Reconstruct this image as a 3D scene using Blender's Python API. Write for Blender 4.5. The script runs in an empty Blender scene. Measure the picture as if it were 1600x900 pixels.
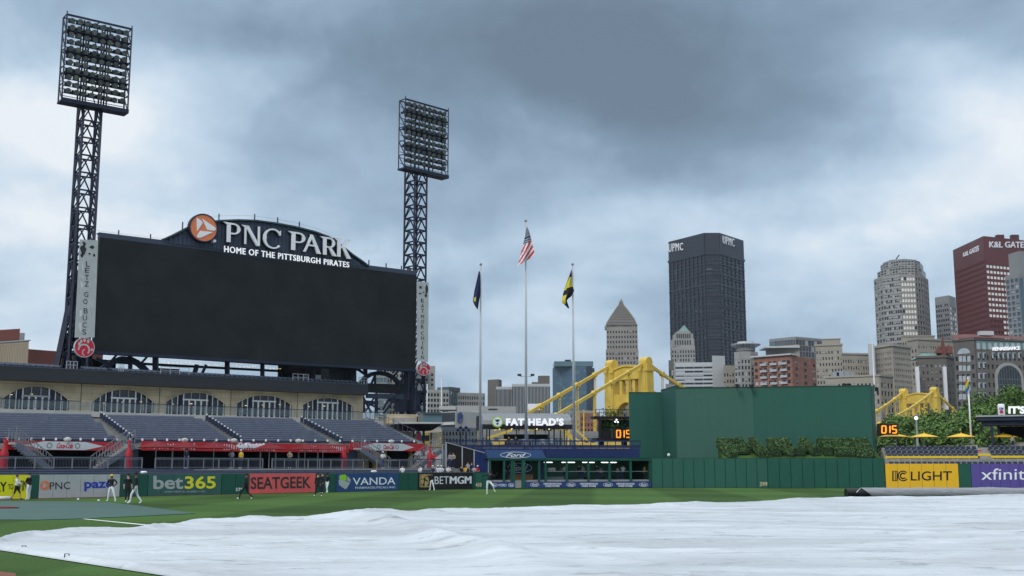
import bpy, bmesh, math, random
import numpy as np
from mathutils import Vector, Matrix
random.seed(7); np.random.seed(7)
R = math.radians
S = bpy.context.scene
COL = S.collection
# ---------------------------------------------------------------- camera
F = 1800.0; EYE = 2.2; TH = math.atan(280 / F)
cam = bpy.data.objects.new('camera', bpy.data.cameras.new('camera')); COL.objects.link(cam)
cam.location = (0, 0, EYE); cam.rotation_euler = (math.pi / 2 + TH, 0, 0)
cam.data.sensor_width = 36; cam.data.lens = 36 * F / 1600; cam.data.clip_end = 20000; cam.data.clip_start = 0.5
S.camera = cam
S.view_settings.view_transform = 'Standard'; S.view_settings.look = 'None'
S.view_settings.exposure = 0; S.view_settings.gamma = 1

def ray(px, py):
    cx, cz = (px - 800) / F, (450 - py) / F
    return Vector((cx, math.cos(TH) - math.sin(TH) * cz, math.sin(TH) + math.cos(TH) * cz))
def pt(px, py, Y):
    d = ray(px, py); t = Y / d.y
    return Vector((d.x * t, Y, EYE + d.z * t))
def gp(px, py, z=0.0):
    d = ray(px, py); t = (z - EYE) / d.z
    return Vector((d.x * t, d.y * t, z))

# ---------------------------------------------------------------- world
W = bpy.data.worlds.new('World'); S.world = W; W.use_nodes = True
nt = W.node_tree; nt.nodes.clear(); L = nt.links.new
def N(t, **k):
    n = nt.nodes.new(t)
    for a, b in k.items(): setattr(n, a, b)
    return n
def math_(op, a, b=None, c=None, clamp=False):
    n = N('ShaderNodeMath', operation=op); n.use_clamp = clamp
    for i, v in enumerate((a, b, c)):
        if v is None: continue
        if isinstance(v, (int, float)): n.inputs[i].default_value = v
        else: L(v, n.inputs[i])
    return n.outputs[0]
SUN_EL, SUN_AZ = R(38), R(212)
sky = N('ShaderNodeTexSky', sky_type='NISHITA', sun_disc=False); sky.sun_elevation = SUN_EL; sky.sun_rotation = SUN_AZ
skb = N('ShaderNodeVectorMath', operation='SCALE'); L(sky.outputs[0], skb.inputs[0]); skb.inputs['Scale'].default_value = 0.08
tc = N('ShaderNodeTexCoord')
sep = N('ShaderNodeSeparateXYZ'); L(tc.outputs['Generated'], sep.inputs[0])
zz = math_('ADD', math_('MAXIMUM', sep.outputs[2], 0.0), 0.30)
comb = N('ShaderNodeCombineXYZ'); L(math_('DIVIDE', sep.outputs[0], zz), comb.inputs[0]); L(math_('DIVIDE', sep.outputs[1], zz), comb.inputs[1])
def noise(vec, scale, detail, rough=0.5, dist=0.0, off=(0, 0, 0)):
    m = N('ShaderNodeMapping'); m.inputs['Location'].default_value = off; L(vec, m.inputs[0])
    n = N('ShaderNodeTexNoise'); n.inputs['Scale'].default_value = scale; n.inputs['Detail'].default_value = detail
    n.inputs['Roughness'].default_value = rough; n.inputs['Distortion'].default_value = dist
    L(m.outputs[0], n.inputs['Vector']); return n
na = noise(comb.outputs[0], 1.5, 6, 0.5, 0.35, (3.1, 1.7, 0))
nb = noise(comb.outputs[0], 5.0, 5, 0.55, 0.2, (9, 4, 2))
# cloud masses: soft lobes of the cloud deck at their places in the sky, broken up by noise
warp = N('ShaderNodeVectorMath', operation='MULTIPLY_ADD')
wn = noise(tc.outputs['Generated'], 5.0, 5, 0.6)
sub = N('ShaderNodeVectorMath', operation='SUBTRACT'); L(wn.outputs['Color'], sub.inputs[0]); sub.inputs[1].default_value = (.5, .5, .5)
L(sub.outputs[0], warp.inputs[0]); warp.inputs[1].default_value = (0.13, 0.13, 0.09); L(tc.outputs['Generated'], warp.inputs[2])
def lobe(px, py, rx, ry, w, ang=0):
    c = ray(px, py).normalized()
    s = N('ShaderNodeVectorMath', operation='SUBTRACT'); L(warp.outputs[0], s.inputs[0]); s.inputs[1].default_value = c
    m = N('ShaderNodeMapping', vector_type='POINT'); L(s.outputs[0], m.inputs[0])
    m.inputs['Rotation'].default_value = (0, R(ang), 0)
    q = N('ShaderNodeVectorMath', operation='MULTIPLY'); L(m.outputs[0], q.inputs[0])
    q.inputs[1].default_value = (F / rx, F / rx * 0.5, F / ry)
    l = N('ShaderNodeVectorMath', operation='LENGTH'); L(q.outputs[0], l.inputs[0])
    r = N('ShaderNodeMapRange', interpolation_type='SMOOTHSTEP'); L(l.outputs['Value'], r.inputs[0])
    r.inputs[1].default_value = 0.0; r.inputs[2].default_value = 1.0; r.inputs[3].default_value = w; r.inputs[4].default_value = 0
    return r.outputs[0]
LOBES = [(880, 80, 560, 260, -.42, 0), (1120, 190, 420, 170, -.30, -12), (560, 60, 420, 120, -.12, 0), (60, 190, 240, 95, .36, 8), (200, 180, 380, 150, .24, 8), (410, 100, 130, 50, .18, 10), (40, 330, 200, 60, .2, 0), (860, 200, 170, 60, .16, -10),
         (60, 400, 420, 230, .34, 0), (1480, 340, 380, 260, .20, 0), (780, 560, 520, 150, .20, 0), (1060, 330, 150, 60, .10, 0),
         (1580, 200, 260, 100, .16, -25), (760, 440, 260, 60, -.12, 12), (300, 60, 260, 80, -.12, 0), (1450, 40, 380, 120, -.12, 0),
         (280, 300, 300, 90, .10, 0)]
acc = None
for l in LOBES:
    v = lobe(*l); acc = v if acc is None else math_('ADD', acc, v)
base = math_('ADD', math_('MULTIPLY', math_('SUBTRACT', na.outputs[0], 0.5), 0.95), math_('MULTIPLY', math_('SUBTRACT', nb.outputs[0], 0.5), 0.40))
nc = noise(warp.outputs[0], 11.0, 8, 0.60, 0.8)
base = math_('ADD', base, math_('MULTIPLY', math_('SUBTRACT', nc.outputs[0], 0.5), 0.30))
tone = math_('ADD', math_('ADD', base, acc), 0.555)
rmp = N('ShaderNodeValToRGB'); L(tone, rmp.inputs[0])
e = rmp.color_ramp.elements
e[0].position = 0.0; e[0].color = (.160, .224, .300, 1)
e[1].position = 1.0; e[1].color = (.88, .935, .99, 1)
x = e.new(0.3); x.color = (.232, .328, .442, 1)
x = e.new(0.55); x.color = (.378, .512, .660, 1)
x = e.new(0.78); x.color = (.60, .738, .875, 1)
mx = N('ShaderNodeMix', data_type='RGBA'); mx.inputs[0].default_value = 0.95
L(skb.outputs[0], mx.inputs[6]); L(rmp.outputs[0], mx.inputs[7])
# the unseen upper sky of an overcast day is brighter than the horizon
up = N('ShaderNodeMapRange'); L(sep.outputs[2], up.inputs[0]); up.inputs[1].default_value = .38; up.inputs[2].default_value = 1; up.inputs[3].default_value = 1; up.inputs[4].default_value = 2.7
neu = N('ShaderNodeMapRange'); L(sep.outputs[2], neu.inputs[0]); neu.inputs[1].default_value = .38; neu.inputs[2].default_value = .8; neu.inputs[3].default_value = 0; neu.inputs[4].default_value = .75
nm = N('ShaderNodeMix', data_type='RGBA'); L(neu.outputs[0], nm.inputs[0]); L(mx.outputs[2], nm.inputs[6]); nm.inputs[7].default_value = (.56, .58, .60, 1)
bg = N('ShaderNodeBackground'); L(nm.outputs[2], bg.inputs[0]); L(up.outputs[0], bg.inputs[1])
L(bg.outputs[0], N('ShaderNodeOutputWorld').inputs[0])
W.cycles.sampling_method = 'MANUAL'; W.cycles.sample_map_resolution = 512
# ---------------------------------------------------------------- sun (overcast)
sd = bpy.data.lights.new('sun', 'SUN'); sd.energy = 1.5; sd.angle = R(25); sd.color = (1, .97, .93)
sun = bpy.data.objects.new('sun', sd); COL.objects.link(sun)
sun.rotation_euler = (math.pi / 2 - SUN_EL, 0, math.pi - SUN_AZ)

# ---------------------------------------------------------------- materials
M = {}
def mat(name, col, rough=0.7, var=0.12, scale=1.0, metal=0.0, bump=0.0, spec=0.4, stretch=(1, 1, 1), emit=0.0, coat=0.0):
    m = bpy.data.materials.new(name); m.use_nodes = True; M[name] = m
    t = m.node_tree; b = t.nodes['Principled BSDF']; l = t.links.new
    b.inputs['Roughness'].default_value = rough; b.inputs['Metallic'].default_value = metal
    b.inputs['Specular IOR Level'].default_value = spec; b.inputs['Base Color'].default_value = (*col, 1)
    if var > 0 or bump > 0:
        g = t.nodes.new('ShaderNodeNewGeometry'); mp = t.nodes.new('ShaderNodeMapping'); mp.inputs['Scale'].default_value = stretch
        l(g.outputs['Position'], mp.inputs[0])
        n = t.nodes.new('ShaderNodeTexNoise'); n.inputs['Scale'].default_value = scale; n.inputs['Detail'].default_value = 6; n.inputs['Roughness'].default_value = .65
        l(mp.outputs[0], n.inputs['Vector'])
        if var > 0:
            r = t.nodes.new('ShaderNodeMapRange'); l(n.outputs[0], r.inputs[0]); r.inputs[1].default_value = .25; r.inputs[2].default_value = .75
            r.inputs[3].default_value = 1 - var; r.inputs[4].default_value = 1 + var
            v = t.nodes.new('ShaderNodeVectorMath'); v.operation = 'SCALE'; v.inputs[0].default_value = col; l(r.outputs[0], v.inputs['Scale'])
            l(v.outputs[0], b.inputs['Base Color'])
        if bump > 0:
            bp = t.nodes.new('ShaderNodeBump'); bp.inputs['Strength'].default_value = 1; bp.inputs['Distance'].default_value = bump
            l(n.outputs[0], bp.inputs['Height']); l(bp.outputs[0], b.inputs['Normal'])
    if emit > 0:
        b.inputs['Emission Color'].default_value = (*col, 1); b.inputs['Emission Strength'].default_value = emit
    return m
def brickmat(name, c1, c2, mortar, sx, sz, rough=.85, ms=.02, axis='xz'):
    m = mat(name, c1, rough, 0, 1); t = m.node_tree; l = t.links.new; b = t.nodes['Principled BSDF']
    g = t.nodes.new('ShaderNodeNewGeometry'); sp = t.nodes.new('ShaderNodeSeparateXYZ'); l(g.outputs['Position'], sp.inputs[0])
    ad = t.nodes.new('ShaderNodeMath'); l(sp.outputs[0], ad.inputs[0]); l(sp.outputs[1], ad.inputs[1])
    cb = t.nodes.new('ShaderNodeCombineXYZ'); l(ad.outputs[0], cb.inputs[0]); l(sp.outputs[2], cb.inputs[1])
    br = t.nodes.new('ShaderNodeTexBrick'); l(cb.outputs[0], br.inputs[0])
    br.inputs['Color1'].default_value = (*c1, 1); br.inputs['Color2'].default_value = (*c2, 1); br.inputs['Mortar'].default_value = (*mortar, 1)
    br.inputs['Scale'].default_value = 1; br.inputs['Brick Width'].default_value = sx; br.inputs['Row Height'].default_value = sz; br.inputs['Mortar Size'].default_value = ms
    n = t.nodes.new('ShaderNodeTexNoise'); n.inputs['Scale'].default_value = .35; n.inputs['Detail'].default_value = 7; l(g.outputs['Position'], n.inputs['Vector'])
    r = t.nodes.new('ShaderNodeMapRange'); l(n.outputs[0], r.inputs[0]); r.inputs[1].default_value = .3; r.inputs[2].default_value = .7; r.inputs[3].default_value = .72; r.inputs[4].default_value = 1.2
    v = t.nodes.new('ShaderNodeVectorMath'); v.operation = 'SCALE'; l(br.outputs[0], v.inputs[0]); l(r.outputs[0], v.inputs['Scale']); l(v.outputs[0], b.inputs['Base Color'])
    return m
mat('navy_steel', (.018, .024, .05), .5, .25, 2, .1)
mat('grey_steel', (.09, .10, .13), .45, .2, 2, .3)
mat('galv', (.42, .44, .46), .45, .15, 3, .5)
mat('black', (.010, .010, .012), .6, .2, 1)
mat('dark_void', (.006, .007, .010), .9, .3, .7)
brickmat('screen', (.0155, .0185, .020), (.0175, .0205, .022), (.011, .013, .0145), .96, .96, .6, .006)
M['screen'].node_tree.nodes['Principled BSDF'].inputs['Specular IOR Level'].default_value = .25
mat('fascia', (.026, .029, .032), .5, .12, 1.5)
mat('crown_blue', (.045, .06, .095), .5, .22, 1.2, stretch=(6, 6, .3))
mat('crown_trim', (.05, .075, .08), .4, .2, 1)
mat('white', (.86, .86, .88), .5, .04, 2)
mat('white_lit', (.86, .86, .88), .4, .02, 1, emit=.45)
mat('pole_grey', (.46, .48, .50), .4, .08, 1)
mat('sign_grey', (.44, .46, .46), .6, .10, 1.4)
mat('pale_patch', (.58, .62, .63), .6, .04, 2)
mat('ink', (.03, .035, .03), .7, .2, 4)
mat('orange', (.78, .22, .09), .5, .06, 1)
mat('logo_red', (.55, .015, .04), .45, .06, 1)
brickmat('limestone', (.64, .53, .37), (.55, .45, .31), (.36, .29, .20), 1.5, .62, ms=.015)
mat('roof_metal', (.24, .25, .26), .45, .15, 1.5, .2)
mat('concrete', (.30, .29, .27), .85, .22, 1.2)
mat('concrete_lt', (.46, .45, .42), .85, .15, .4)
mat('seat_blue', (.125, .145, .195), .55, .25, 1.7)
mat('seat_navy', (.020, .028, .06), .45, .3, 2)
mat('tread', (.15, .155, .17), .85, .2, 2)
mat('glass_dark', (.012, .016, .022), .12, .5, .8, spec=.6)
mat('glass_rail', (.16, .20, .21), .12, .25, 1.3, spec=.6).node_tree.nodes['Principled BSDF'].inputs['Alpha'].default_value = .26
mat('wall_green', (.008, .085, .058), .55, .14, 1.1)
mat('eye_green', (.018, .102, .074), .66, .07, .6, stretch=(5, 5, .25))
mat('eye_green_lit', (.040, .122, .090), .72, .07, .6, stretch=(5, 5, .25))  # lighter copy of eye_green, with daylight and lamp light painted into the colour
mat('dark_green', (.008, .045, .03), .6, .2, 1)
mat('ford_blue', (.012, .026, .11), .45, .12, .8)
mat('ford_banner', (.04, .085, .22), .5, .1, .8)
mat('ford_low', (.022, .05, .17), .5, .1, .8)
mat('yellow_sign', (.80, .78, .01), .5, .04, 1)
mat('ic_yellow', (.82, .46, .015), .5, .05, 1)
mat('purple', (.10, .07, .30), .5, .08, 1)
mat('coral', (.80, .115, .115), .5, .04, 1)
mat('vanda_blue', (.018, .065, .20), .5, .08, 1)
mat('lime', (.30, .62, .03), .5, .04, 1)
mat('bet_green', (.035, .12, .105), .5, .06, 1)
mat('bet_yellow', (.85, .74, .02), .5, .03, 1)
mat('text_blue', (.025, .05, .42), .5, .03, 1)
mat('gold', (.52, .36, .14), .5, .1, 1)
mat('tan_number', (.62, .50, .30), .5, .1, 1)
mat('bottle_red', (.40, .010, .02), .5, .1, 1)
mat('coke_red', (.50, .022, .03), .5, .12, .8)
mat('umb_red', (.17, .004, .008), .6, .15, 1.5)
mat('umb_yellow', (.82, .50, .02), .6, .08, 1.5)
mat('rail_yellow', (.78, .52, .02), .5, .06, 1)
mat('bridge_yellow', (.68, .47, .075), .6, .22, .5)
mat('bridge_shade', (.50, .36, .04), .6, .2, .4)
mat('amber', (1, .30, .01), .5, 0, emit=1.3)
mat('warm_lamp', (1, .72, .32), .5, 0, emit=1.2)
mat('cool_lamp', (.9, .95, 1), .5, 0, emit=1.5)
mat('tube_light', (.9, .97, 1), .5, 0, emit=3.5)
mat('lamp_glass', (.17, .175, .165), .3, .6, 3, .2)
mat('rail_grey', (.24, .25, .27), .5, .15, 3, .3)
mat('skin_light', (.50, .30, .21), .6, .05, 5)
mat('skin_dark', (.13, .07, .045), .6, .05, 5)
mat('cloth_black', (.012, .013, .017), .85, .2, 8)
mat('cloth_white', (.72, .73, .76), .85, .08, 8)
mat('cloth_grey', (.30, .31, .34), .85, .1, 8)
mat('cloth_gold', (.75, .48, .03), .8, .1, 8)
mat('cloth_navy', (.02, .03, .09), .85, .1, 8)
mat('cloth_tan', (.42, .34, .22), .85, .1, 8)
mat('hair_dark', (.02, .014, .01), .7, .1, 8)
mat('shoe_white', (.75, .75, .75), .6, .05, 8)
mat('wood', (.30, .15, .07), .7, .25, 2)
mat('steel_tower', (.032, .036, .048), .45, .22, .05)
mat('steel_glass', (.026, .031, .045), .2, .35, .06, spec=.6)
mat('gulf_stone', (.30, .27, .235), .9, .10, .06)
mat('grey_stone', (.34, .33, .305), .9, .14, .08)
mat('tan_stone', (.37, .33, .27), .9, .14, .06)
mat('dark_stone', (.150, .135, .12), .9, .18, .08)
mat('white_conc', (.52, .53, .53), .8, .08, .05)
mat('grey_conc', (.27, .27, .265), .85, .10, .05)
mat('plaza_conc', (.38, .38, .37), .85, .08, .05)
brickmat('red_brick', (.37, .17, .115), (.33, .145, .095), (.32, .19, .14), 2.2, .9, ms=.05)
mat('maroon', (.135, .036, .034), .45, .10, .04)
mat('maroon_dk', (.085, .022, .025), .5, .12, .04)
mat('blue_glass', (.07, .125, .175), .18, .3, .05, spec=.7)
mat('teal_glass', (.10, .17, .19), .2, .3, .06, spec=.7)
mat('grey_glass', (.10, .115, .125), .2, .3, .08, spec=.6)
mat('pane_dark', (.025, .03, .035), .2, .5, .2, spec=.6)
mat('pane_light', (.42, .46, .48), .35, .2, .3)
mat('pane_lit', (.80, .78, .72), .4, .1, .3, emit=.12)
mat('roof_red', (.15, .05, .04), .8, .15, .2)
mat('copper', (.16, .26, .24), .7, .15, .3)
mat('cyan_logo', (.03, .42, .55), .5, .05, 1)
mat('tan_siding', (.36, .30, .22), .7, .10, .6, stretch=(3, 3, .2))
mat('bark', (.07, .055, .04), .9, .3, 3)
mat('leaf_a', (.085, .165, .032), .75, .35, .8)
mat('leaf_b', (.15, .24, .050), .75, .35, .8)
mat('leaf_c', (.040, .085, .018), .8, .35, .8)
mat('hedge_a', (.065, .130, .045), .8, .35, 1.5)
mat('hedge_b', (.125, .225, .070), .8, .35, 1.5)
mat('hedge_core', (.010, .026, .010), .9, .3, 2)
mat('flag_navy', (.018, .028, .085), .8, .1, 4)
mat('flag_red', (.55, .02, .035), .8, .05, 4)
mat('flag_white', (.75, .75, .77), .8, .05, 4)
mat('flag_gold', (.68, .58, .06), .8, .05, 4)
mat('flag_black', (.015, .015, .018), .8, .05, 4)
mat('river', (.04, .06, .05), .1, .2, .1)
mat('clay', (.20, .075, .045), .95, .2, 1.5)
mat('chalk', (.75, .77, .75), .9, .05, 3)
mat('flat_tarp', (.050, .108, .088), .62, .16, .22, bump=.01, stretch=(.35, 1.6, 1))
mat('asphalt', (.05, .05, .052), .9, .2, .1)
mat('roll_tarp', (.235, .24, .255), .36, .10, 1.1, spec=.6)
mat('corrugated', (.012, .012, .015), .4, .1, 2)
for i, c in enumerate([(.55, .02, .02), (.75, .28, .02), (.72, .62, .03), (.03, .30, .08), (.03, .08, .45), (.20, .03, .35)]): mat('pride_%d' % i, c, .8, .05, 4)
# grass: mown bands in two directions
def grassmat():
    m = mat('turf', (.045, .095, .018), .9, 0); t = m.node_tree; l = t.links.new; b = t.nodes['Principled BSDF']; b.inputs['Specular IOR Level'].default_value = .12
    g = t.nodes.new('ShaderNodeNewGeometry')
    def band(ang, width):
        mp = t.nodes.new('ShaderNodeMapping'); mp.inputs['Rotation'].default_value = (0, 0, R(ang)); l(g.outputs['Position'], mp.inputs[0])
        sx = t.nodes.new('ShaderNodeSeparateXYZ'); l(mp.outputs[0], sx.inputs[0])
        a = t.nodes.new('ShaderNodeMath'); a.operation = 'MULTIPLY'; l(sx.outputs[0], a.inputs[0]); a.inputs[1].default_value = math.pi / width
        s = t.nodes.new('ShaderNodeMath'); s.operation = 'SINE'; l(a.outputs[0], s.inputs[0])
        c = t.nodes.new('ShaderNodeMath'); c.operation = 'MULTIPLY'; c.use_clamp = False; l(s.outputs[0], c.inputs[0]); c.inputs[1].default_value = 6
        d = t.nodes.new('ShaderNodeClamp'); d.inputs[1].default_value = -1; d.inputs[2].default_value = 1; l(c.outputs[0], d.inputs[0])
        return d.outputs[0]
    b1, b2 = band(4, 5.8), band(-66, 9.5)
    n = t.nodes.new('ShaderNodeTexNoise'); n.inputs['Scale'].default_value = .12; n.inputs['Detail'].default_value = 8; l(g.outputs['Position'], n.inputs['Vector'])
    n2 = t.nodes.new('ShaderNodeTexNoise'); n2.inputs['Scale'].default_value = 9; n2.inputs['Detail'].default_value = 5; l(g.outputs['Position'], n2.inputs['Vector'])
    def mul(a, k, add):
        q = t.nodes.new('ShaderNodeMath'); q.operation = 'MULTIPLY_ADD'; l(a, q.inputs[0]); q.inputs[1].default_value = k
        if isinstance(add, (int, float)): q.inputs[2].default_value = add
        else: l(add, q.inputs[2])
        return q.outputs[0]
    v = mul(b1, .17, 0.0); v = mul(b2, .10, v); v = mul(n.outputs[0], .5, v); v = mul(n2.outputs[0], .9, v)
    f = mul(v, 1.0, .30)
    s = t.nodes.new('ShaderNodeVectorMath'); s.operation = 'SCALE'; s.inputs[0].default_value = (.052, .104, .024); l(f, s.inputs['Scale']); l(s.outputs[0], b.inputs['Base Color'])
    bp = t.nodes.new('ShaderNodeBump'); bp.inputs['Distance'].default_value = .02; l(n2.outputs[0], bp.inputs['Height']); l(bp.outputs[0], b.inputs['Normal'])
grassmat()
def tarpmat():
    m = mat('tarp', (.74, .78, .80), .42, 0); t = m.node_tree; l = t.links.new; b = t.nodes['Principled BSDF']
    g = t.nodes.new('ShaderNodeNewGeometry'); mp = t.nodes.new('ShaderNodeMapping'); mp.inputs['Rotation'].default_value = (0, 0, R(-8)); mp.inputs['Scale'].default_value = (.6, 1.5, 1); l(g.outputs['Position'], mp.inputs[0])
    n = t.nodes.new('ShaderNodeTexNoise'); n.inputs['Scale'].default_value = .9; n.inputs['Detail'].default_value = 12; n.inputs['Roughness'].default_value = .72; n.inputs['Distortion'].default_value = .9; l(mp.outputs[0], n.inputs['Vector'])
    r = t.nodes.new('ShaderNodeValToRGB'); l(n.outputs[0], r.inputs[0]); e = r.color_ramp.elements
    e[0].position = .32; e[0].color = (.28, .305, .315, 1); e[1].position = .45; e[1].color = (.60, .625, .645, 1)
    sx = t.nodes.new('ShaderNodeSeparateXYZ'); mq = t.nodes.new('ShaderNodeMapping'); mq.inputs['Rotation'].default_value = (0, 0, R(9)); l(g.outputs['Position'], mq.inputs[0]); l(mq.outputs[0], sx.inputs[0])
    w1 = t.nodes.new('ShaderNodeMath'); w1.operation = 'PINGPONG'; l(sx.outputs[1], w1.inputs[0]); w1.inputs[1].default_value = 2.1
    w2 = t.nodes.new('ShaderNodeMath'); w2.operation = 'LESS_THAN'; l(w1.outputs[0], w2.inputs[0]); w2.inputs[1].default_value = .035
    w3 = t.nodes.new('ShaderNodeMath'); w3.operation = 'MULTIPLY'; l(w2.outputs[0], w3.inputs[0]); w3.inputs[1].default_value = .35
    sm = t.nodes.new('ShaderNodeMix'); sm.data_type = 'RGBA'; l(w3.outputs[0], sm.inputs[0]); l(r.outputs[0], sm.inputs[6]); sm.inputs[7].default_value = (.40, .42, .43, 1)
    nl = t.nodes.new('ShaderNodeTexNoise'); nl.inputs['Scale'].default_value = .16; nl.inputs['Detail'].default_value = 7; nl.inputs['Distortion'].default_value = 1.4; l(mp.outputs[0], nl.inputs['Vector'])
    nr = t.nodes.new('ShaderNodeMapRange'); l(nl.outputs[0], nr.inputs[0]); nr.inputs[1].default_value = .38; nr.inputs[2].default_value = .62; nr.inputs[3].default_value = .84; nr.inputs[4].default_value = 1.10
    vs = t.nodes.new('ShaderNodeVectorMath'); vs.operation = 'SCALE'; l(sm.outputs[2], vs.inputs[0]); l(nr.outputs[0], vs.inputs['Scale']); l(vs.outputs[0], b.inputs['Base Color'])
    n3 = t.nodes.new('ShaderNodeTexNoise'); n3.inputs['Scale'].default_value = 3.0; n3.inputs['Detail'].default_value = 9; n3.inputs['Distortion'].default_value = 1.2; l(mp.outputs[0], n3.inputs['Vector'])
    bp = t.nodes.new('ShaderNodeBump'); bp.inputs['Distance'].default_value = .05; bp.inputs['Strength'].default_value = .6; l(n3.outputs[0], bp.inputs['Height']); l(bp.outputs[0], b.inputs['Normal'])
tarpmat()

# ---------------------------------------------------------------- builders
def wpos(o):
    p = Vector((0, 0, 0))
    while o is not None: p += o.location; o = o.parent
    return p
def tag(o, label=None, cat=None, group=None, kind=None):
    if label: o['label'] = label
    if cat: o['category'] = cat
    if group: o['group'] = group
    if kind: o['kind'] = kind
    return o
def thing(name, loc, label, cat, group=None):
    o = bpy.data.objects.new(name, None); COL.objects.link(o); o.location = loc; o.empty_display_size = .3
    return tag(o, label, cat, group)
class MB:
    def __init__(s): s.v = []; s.f = []; s.m = []; s.mi = 0
    def add(s, vs, fs):
        b = len(s.v); s.v += [tuple(v) for v in vs]; s.f += [tuple(b + i for i in f) for f in fs]; s.m += [s.mi] * len(fs); return s
    def hexa(s, p):   # p: 8 points, bottom ring 0-3 then top ring 4-7
        return s.add(p, [(0, 3, 2, 1), (4, 5, 6, 7), (0, 1, 5, 4), (1, 2, 6, 5), (2, 3, 7, 6), (3, 0, 4, 7)])
    def box(s, c, sz, rz=0):
        c = Vector(c); a, b = math.cos(rz), math.sin(rz); P = []
        for z in (-.5, .5):
            for x, y in ((-.5, -.5), (.5, -.5), (.5, .5), (-.5, .5)):
                X, Y = x * sz[0], y * sz[1]; P.append(c + Vector((X * a - Y * b, X * b + Y * a, z * sz[2])))
        return s.hexa(P)
    def beam(s, p, q, w, h=None):
        h = h or w; p, q = Vector(p), Vector(q); d = (q - p).normalized()
        up = Vector((0, 0, 1)) if abs(d.z) < .95 else Vector((0, 1, 0))
        a = d.cross(up).normalized() * w / 2; b = a.cross(d).normalized() * h / 2
        return s.hexa([p - a - b, p + a - b, q + a - b, q - a - b, p - a + b, p + a + b, q + a + b, q - a + b])
    def tube(s, pts, r, n=8, cap=True):
        pts = [Vector(p) for p in pts]; rs = r if isinstance(r, (list, tuple)) else [r] * len(pts); V = []; Fc = []
        for i, p in enumerate(pts):
            d = (pts[min(i + 1, len(pts) - 1)] - pts[max(i - 1, 0)]).normalized()
            up = Vector((0, 0, 1)) if abs(d.z) < .95 else Vector((0, 1, 0))
            a = d.cross(up).normalized(); b = a.cross(d).normalized()
            V += [p + a * rs[i] * math.cos(2 * math.pi * k / n) + b * rs[i] * math.sin(2 * math.pi * k / n) for k in range(n)]
        for i in range(len(pts) - 1):
            for k in range(n): Fc.append((i * n + k, i * n + (k + 1) % n, (i + 1) * n + (k + 1) % n, (i + 1) * n + k))
        if cap: Fc += [tuple(range(n))[::-1], tuple((len(pts) - 1) * n + k for k in range(n))]
        return s.add(V, Fc)
    def ball(s, c, r, n=8, m=6, sc=(1, 1, 1)):
        V = []; Fc = []; c = Vector(c)
        for j in range(m + 1):
            t = math.pi * j / m
            for k in range(n):
                p = 2 * math.pi * k / n; V.append(c + Vector((math.sin(t) * math.cos(p) * sc[0], math.sin(t) * math.sin(p) * sc[1], math.cos(t) * sc[2])) * r)
        for j in range(m):
            for k in range(n): Fc.append((j * n + k, (j + 1) * n + k, (j + 1) * n + (k + 1) % n, j * n + (k + 1) % n))
        return s.add(V, Fc)
    def cone(s, c, r, h, n=12, drop=0):
        c = Vector(c); V = [c + Vector((0, 0, h))] + [c + Vector((r * math.cos(2 * math.pi * k / n), r * math.sin(2 * math.pi * k / n), 0)) for k in range(n)]
        V += [c + Vector((0, 0, h - .05))] + [v - Vector((0, 0, .04)) for v in V[1:n + 1]]
        Fc = [(0, 1 + k, 1 + (k + 1) % n) for k in range(n)] + [(n + 1, n + 2 + (k + 1) % n, n + 2 + k) for k in range(n)]
        Fc += [(1 + k, n + 2 + k, n + 2 + (k + 1) % n, 1 + (k + 1) % n) for k in range(n)]
        return s.add(V, Fc)
    def fbox(s, f, u0, u1, z0, z1, n0, n1):
        return s.hexa([f.P(u0, z0, n1), f.P(u1, z0, n1), f.P(u1, z0, n0), f.P(u0, z0, n0), f.P(u0, z1, n1), f.P(u1, z1, n1), f.P(u1, z1, n0), f.P(u0, z1, n0)])
    def fpoly(s, f, uv, n0, n1):      # extruded outline on a face, uv = list of (u, z)
        k = len(uv); V = [f.P(u, z, n1) for u, z in uv] + [f.P(u, z, n0) for u, z in uv]
        return s.add(V, [tuple(range(k)), tuple(range(2 * k - 1, k - 1, -1))] + [(i, i + k, (i + 1) % k + k, (i + 1) % k) for i in range(k)])
    def build(s, name, mt, parent=None, smooth=False, **kw):
        org = wpos(parent) if parent is not None else ORG(s.v)
        me = bpy.data.meshes.new(name); me.from_pydata([tuple(Vector(v) - org) for v in s.v], [], s.f)
        mts = mt if isinstance(mt, (list, tuple)) else [mt]
        for q in mts: me.materials.append(M[q])
        if len(mts) > 1: me.polygons.foreach_set('material_index', s.m)
        if smooth: me.polygons.foreach_set('use_smooth', [True] * len(me.polygons))
        me.update()
        o = bpy.data.objects.new(name, me); COL.objects.link(o)
        if parent is not None: o.parent = parent
        else: o.location = org
        return tag(o, **kw) if kw else o
def ORG(v):
    a = np.array(v); return Vector((float(a[:, 0].mean()), float(a[:, 1].mean()), float(a[:, 2].min())))
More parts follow.
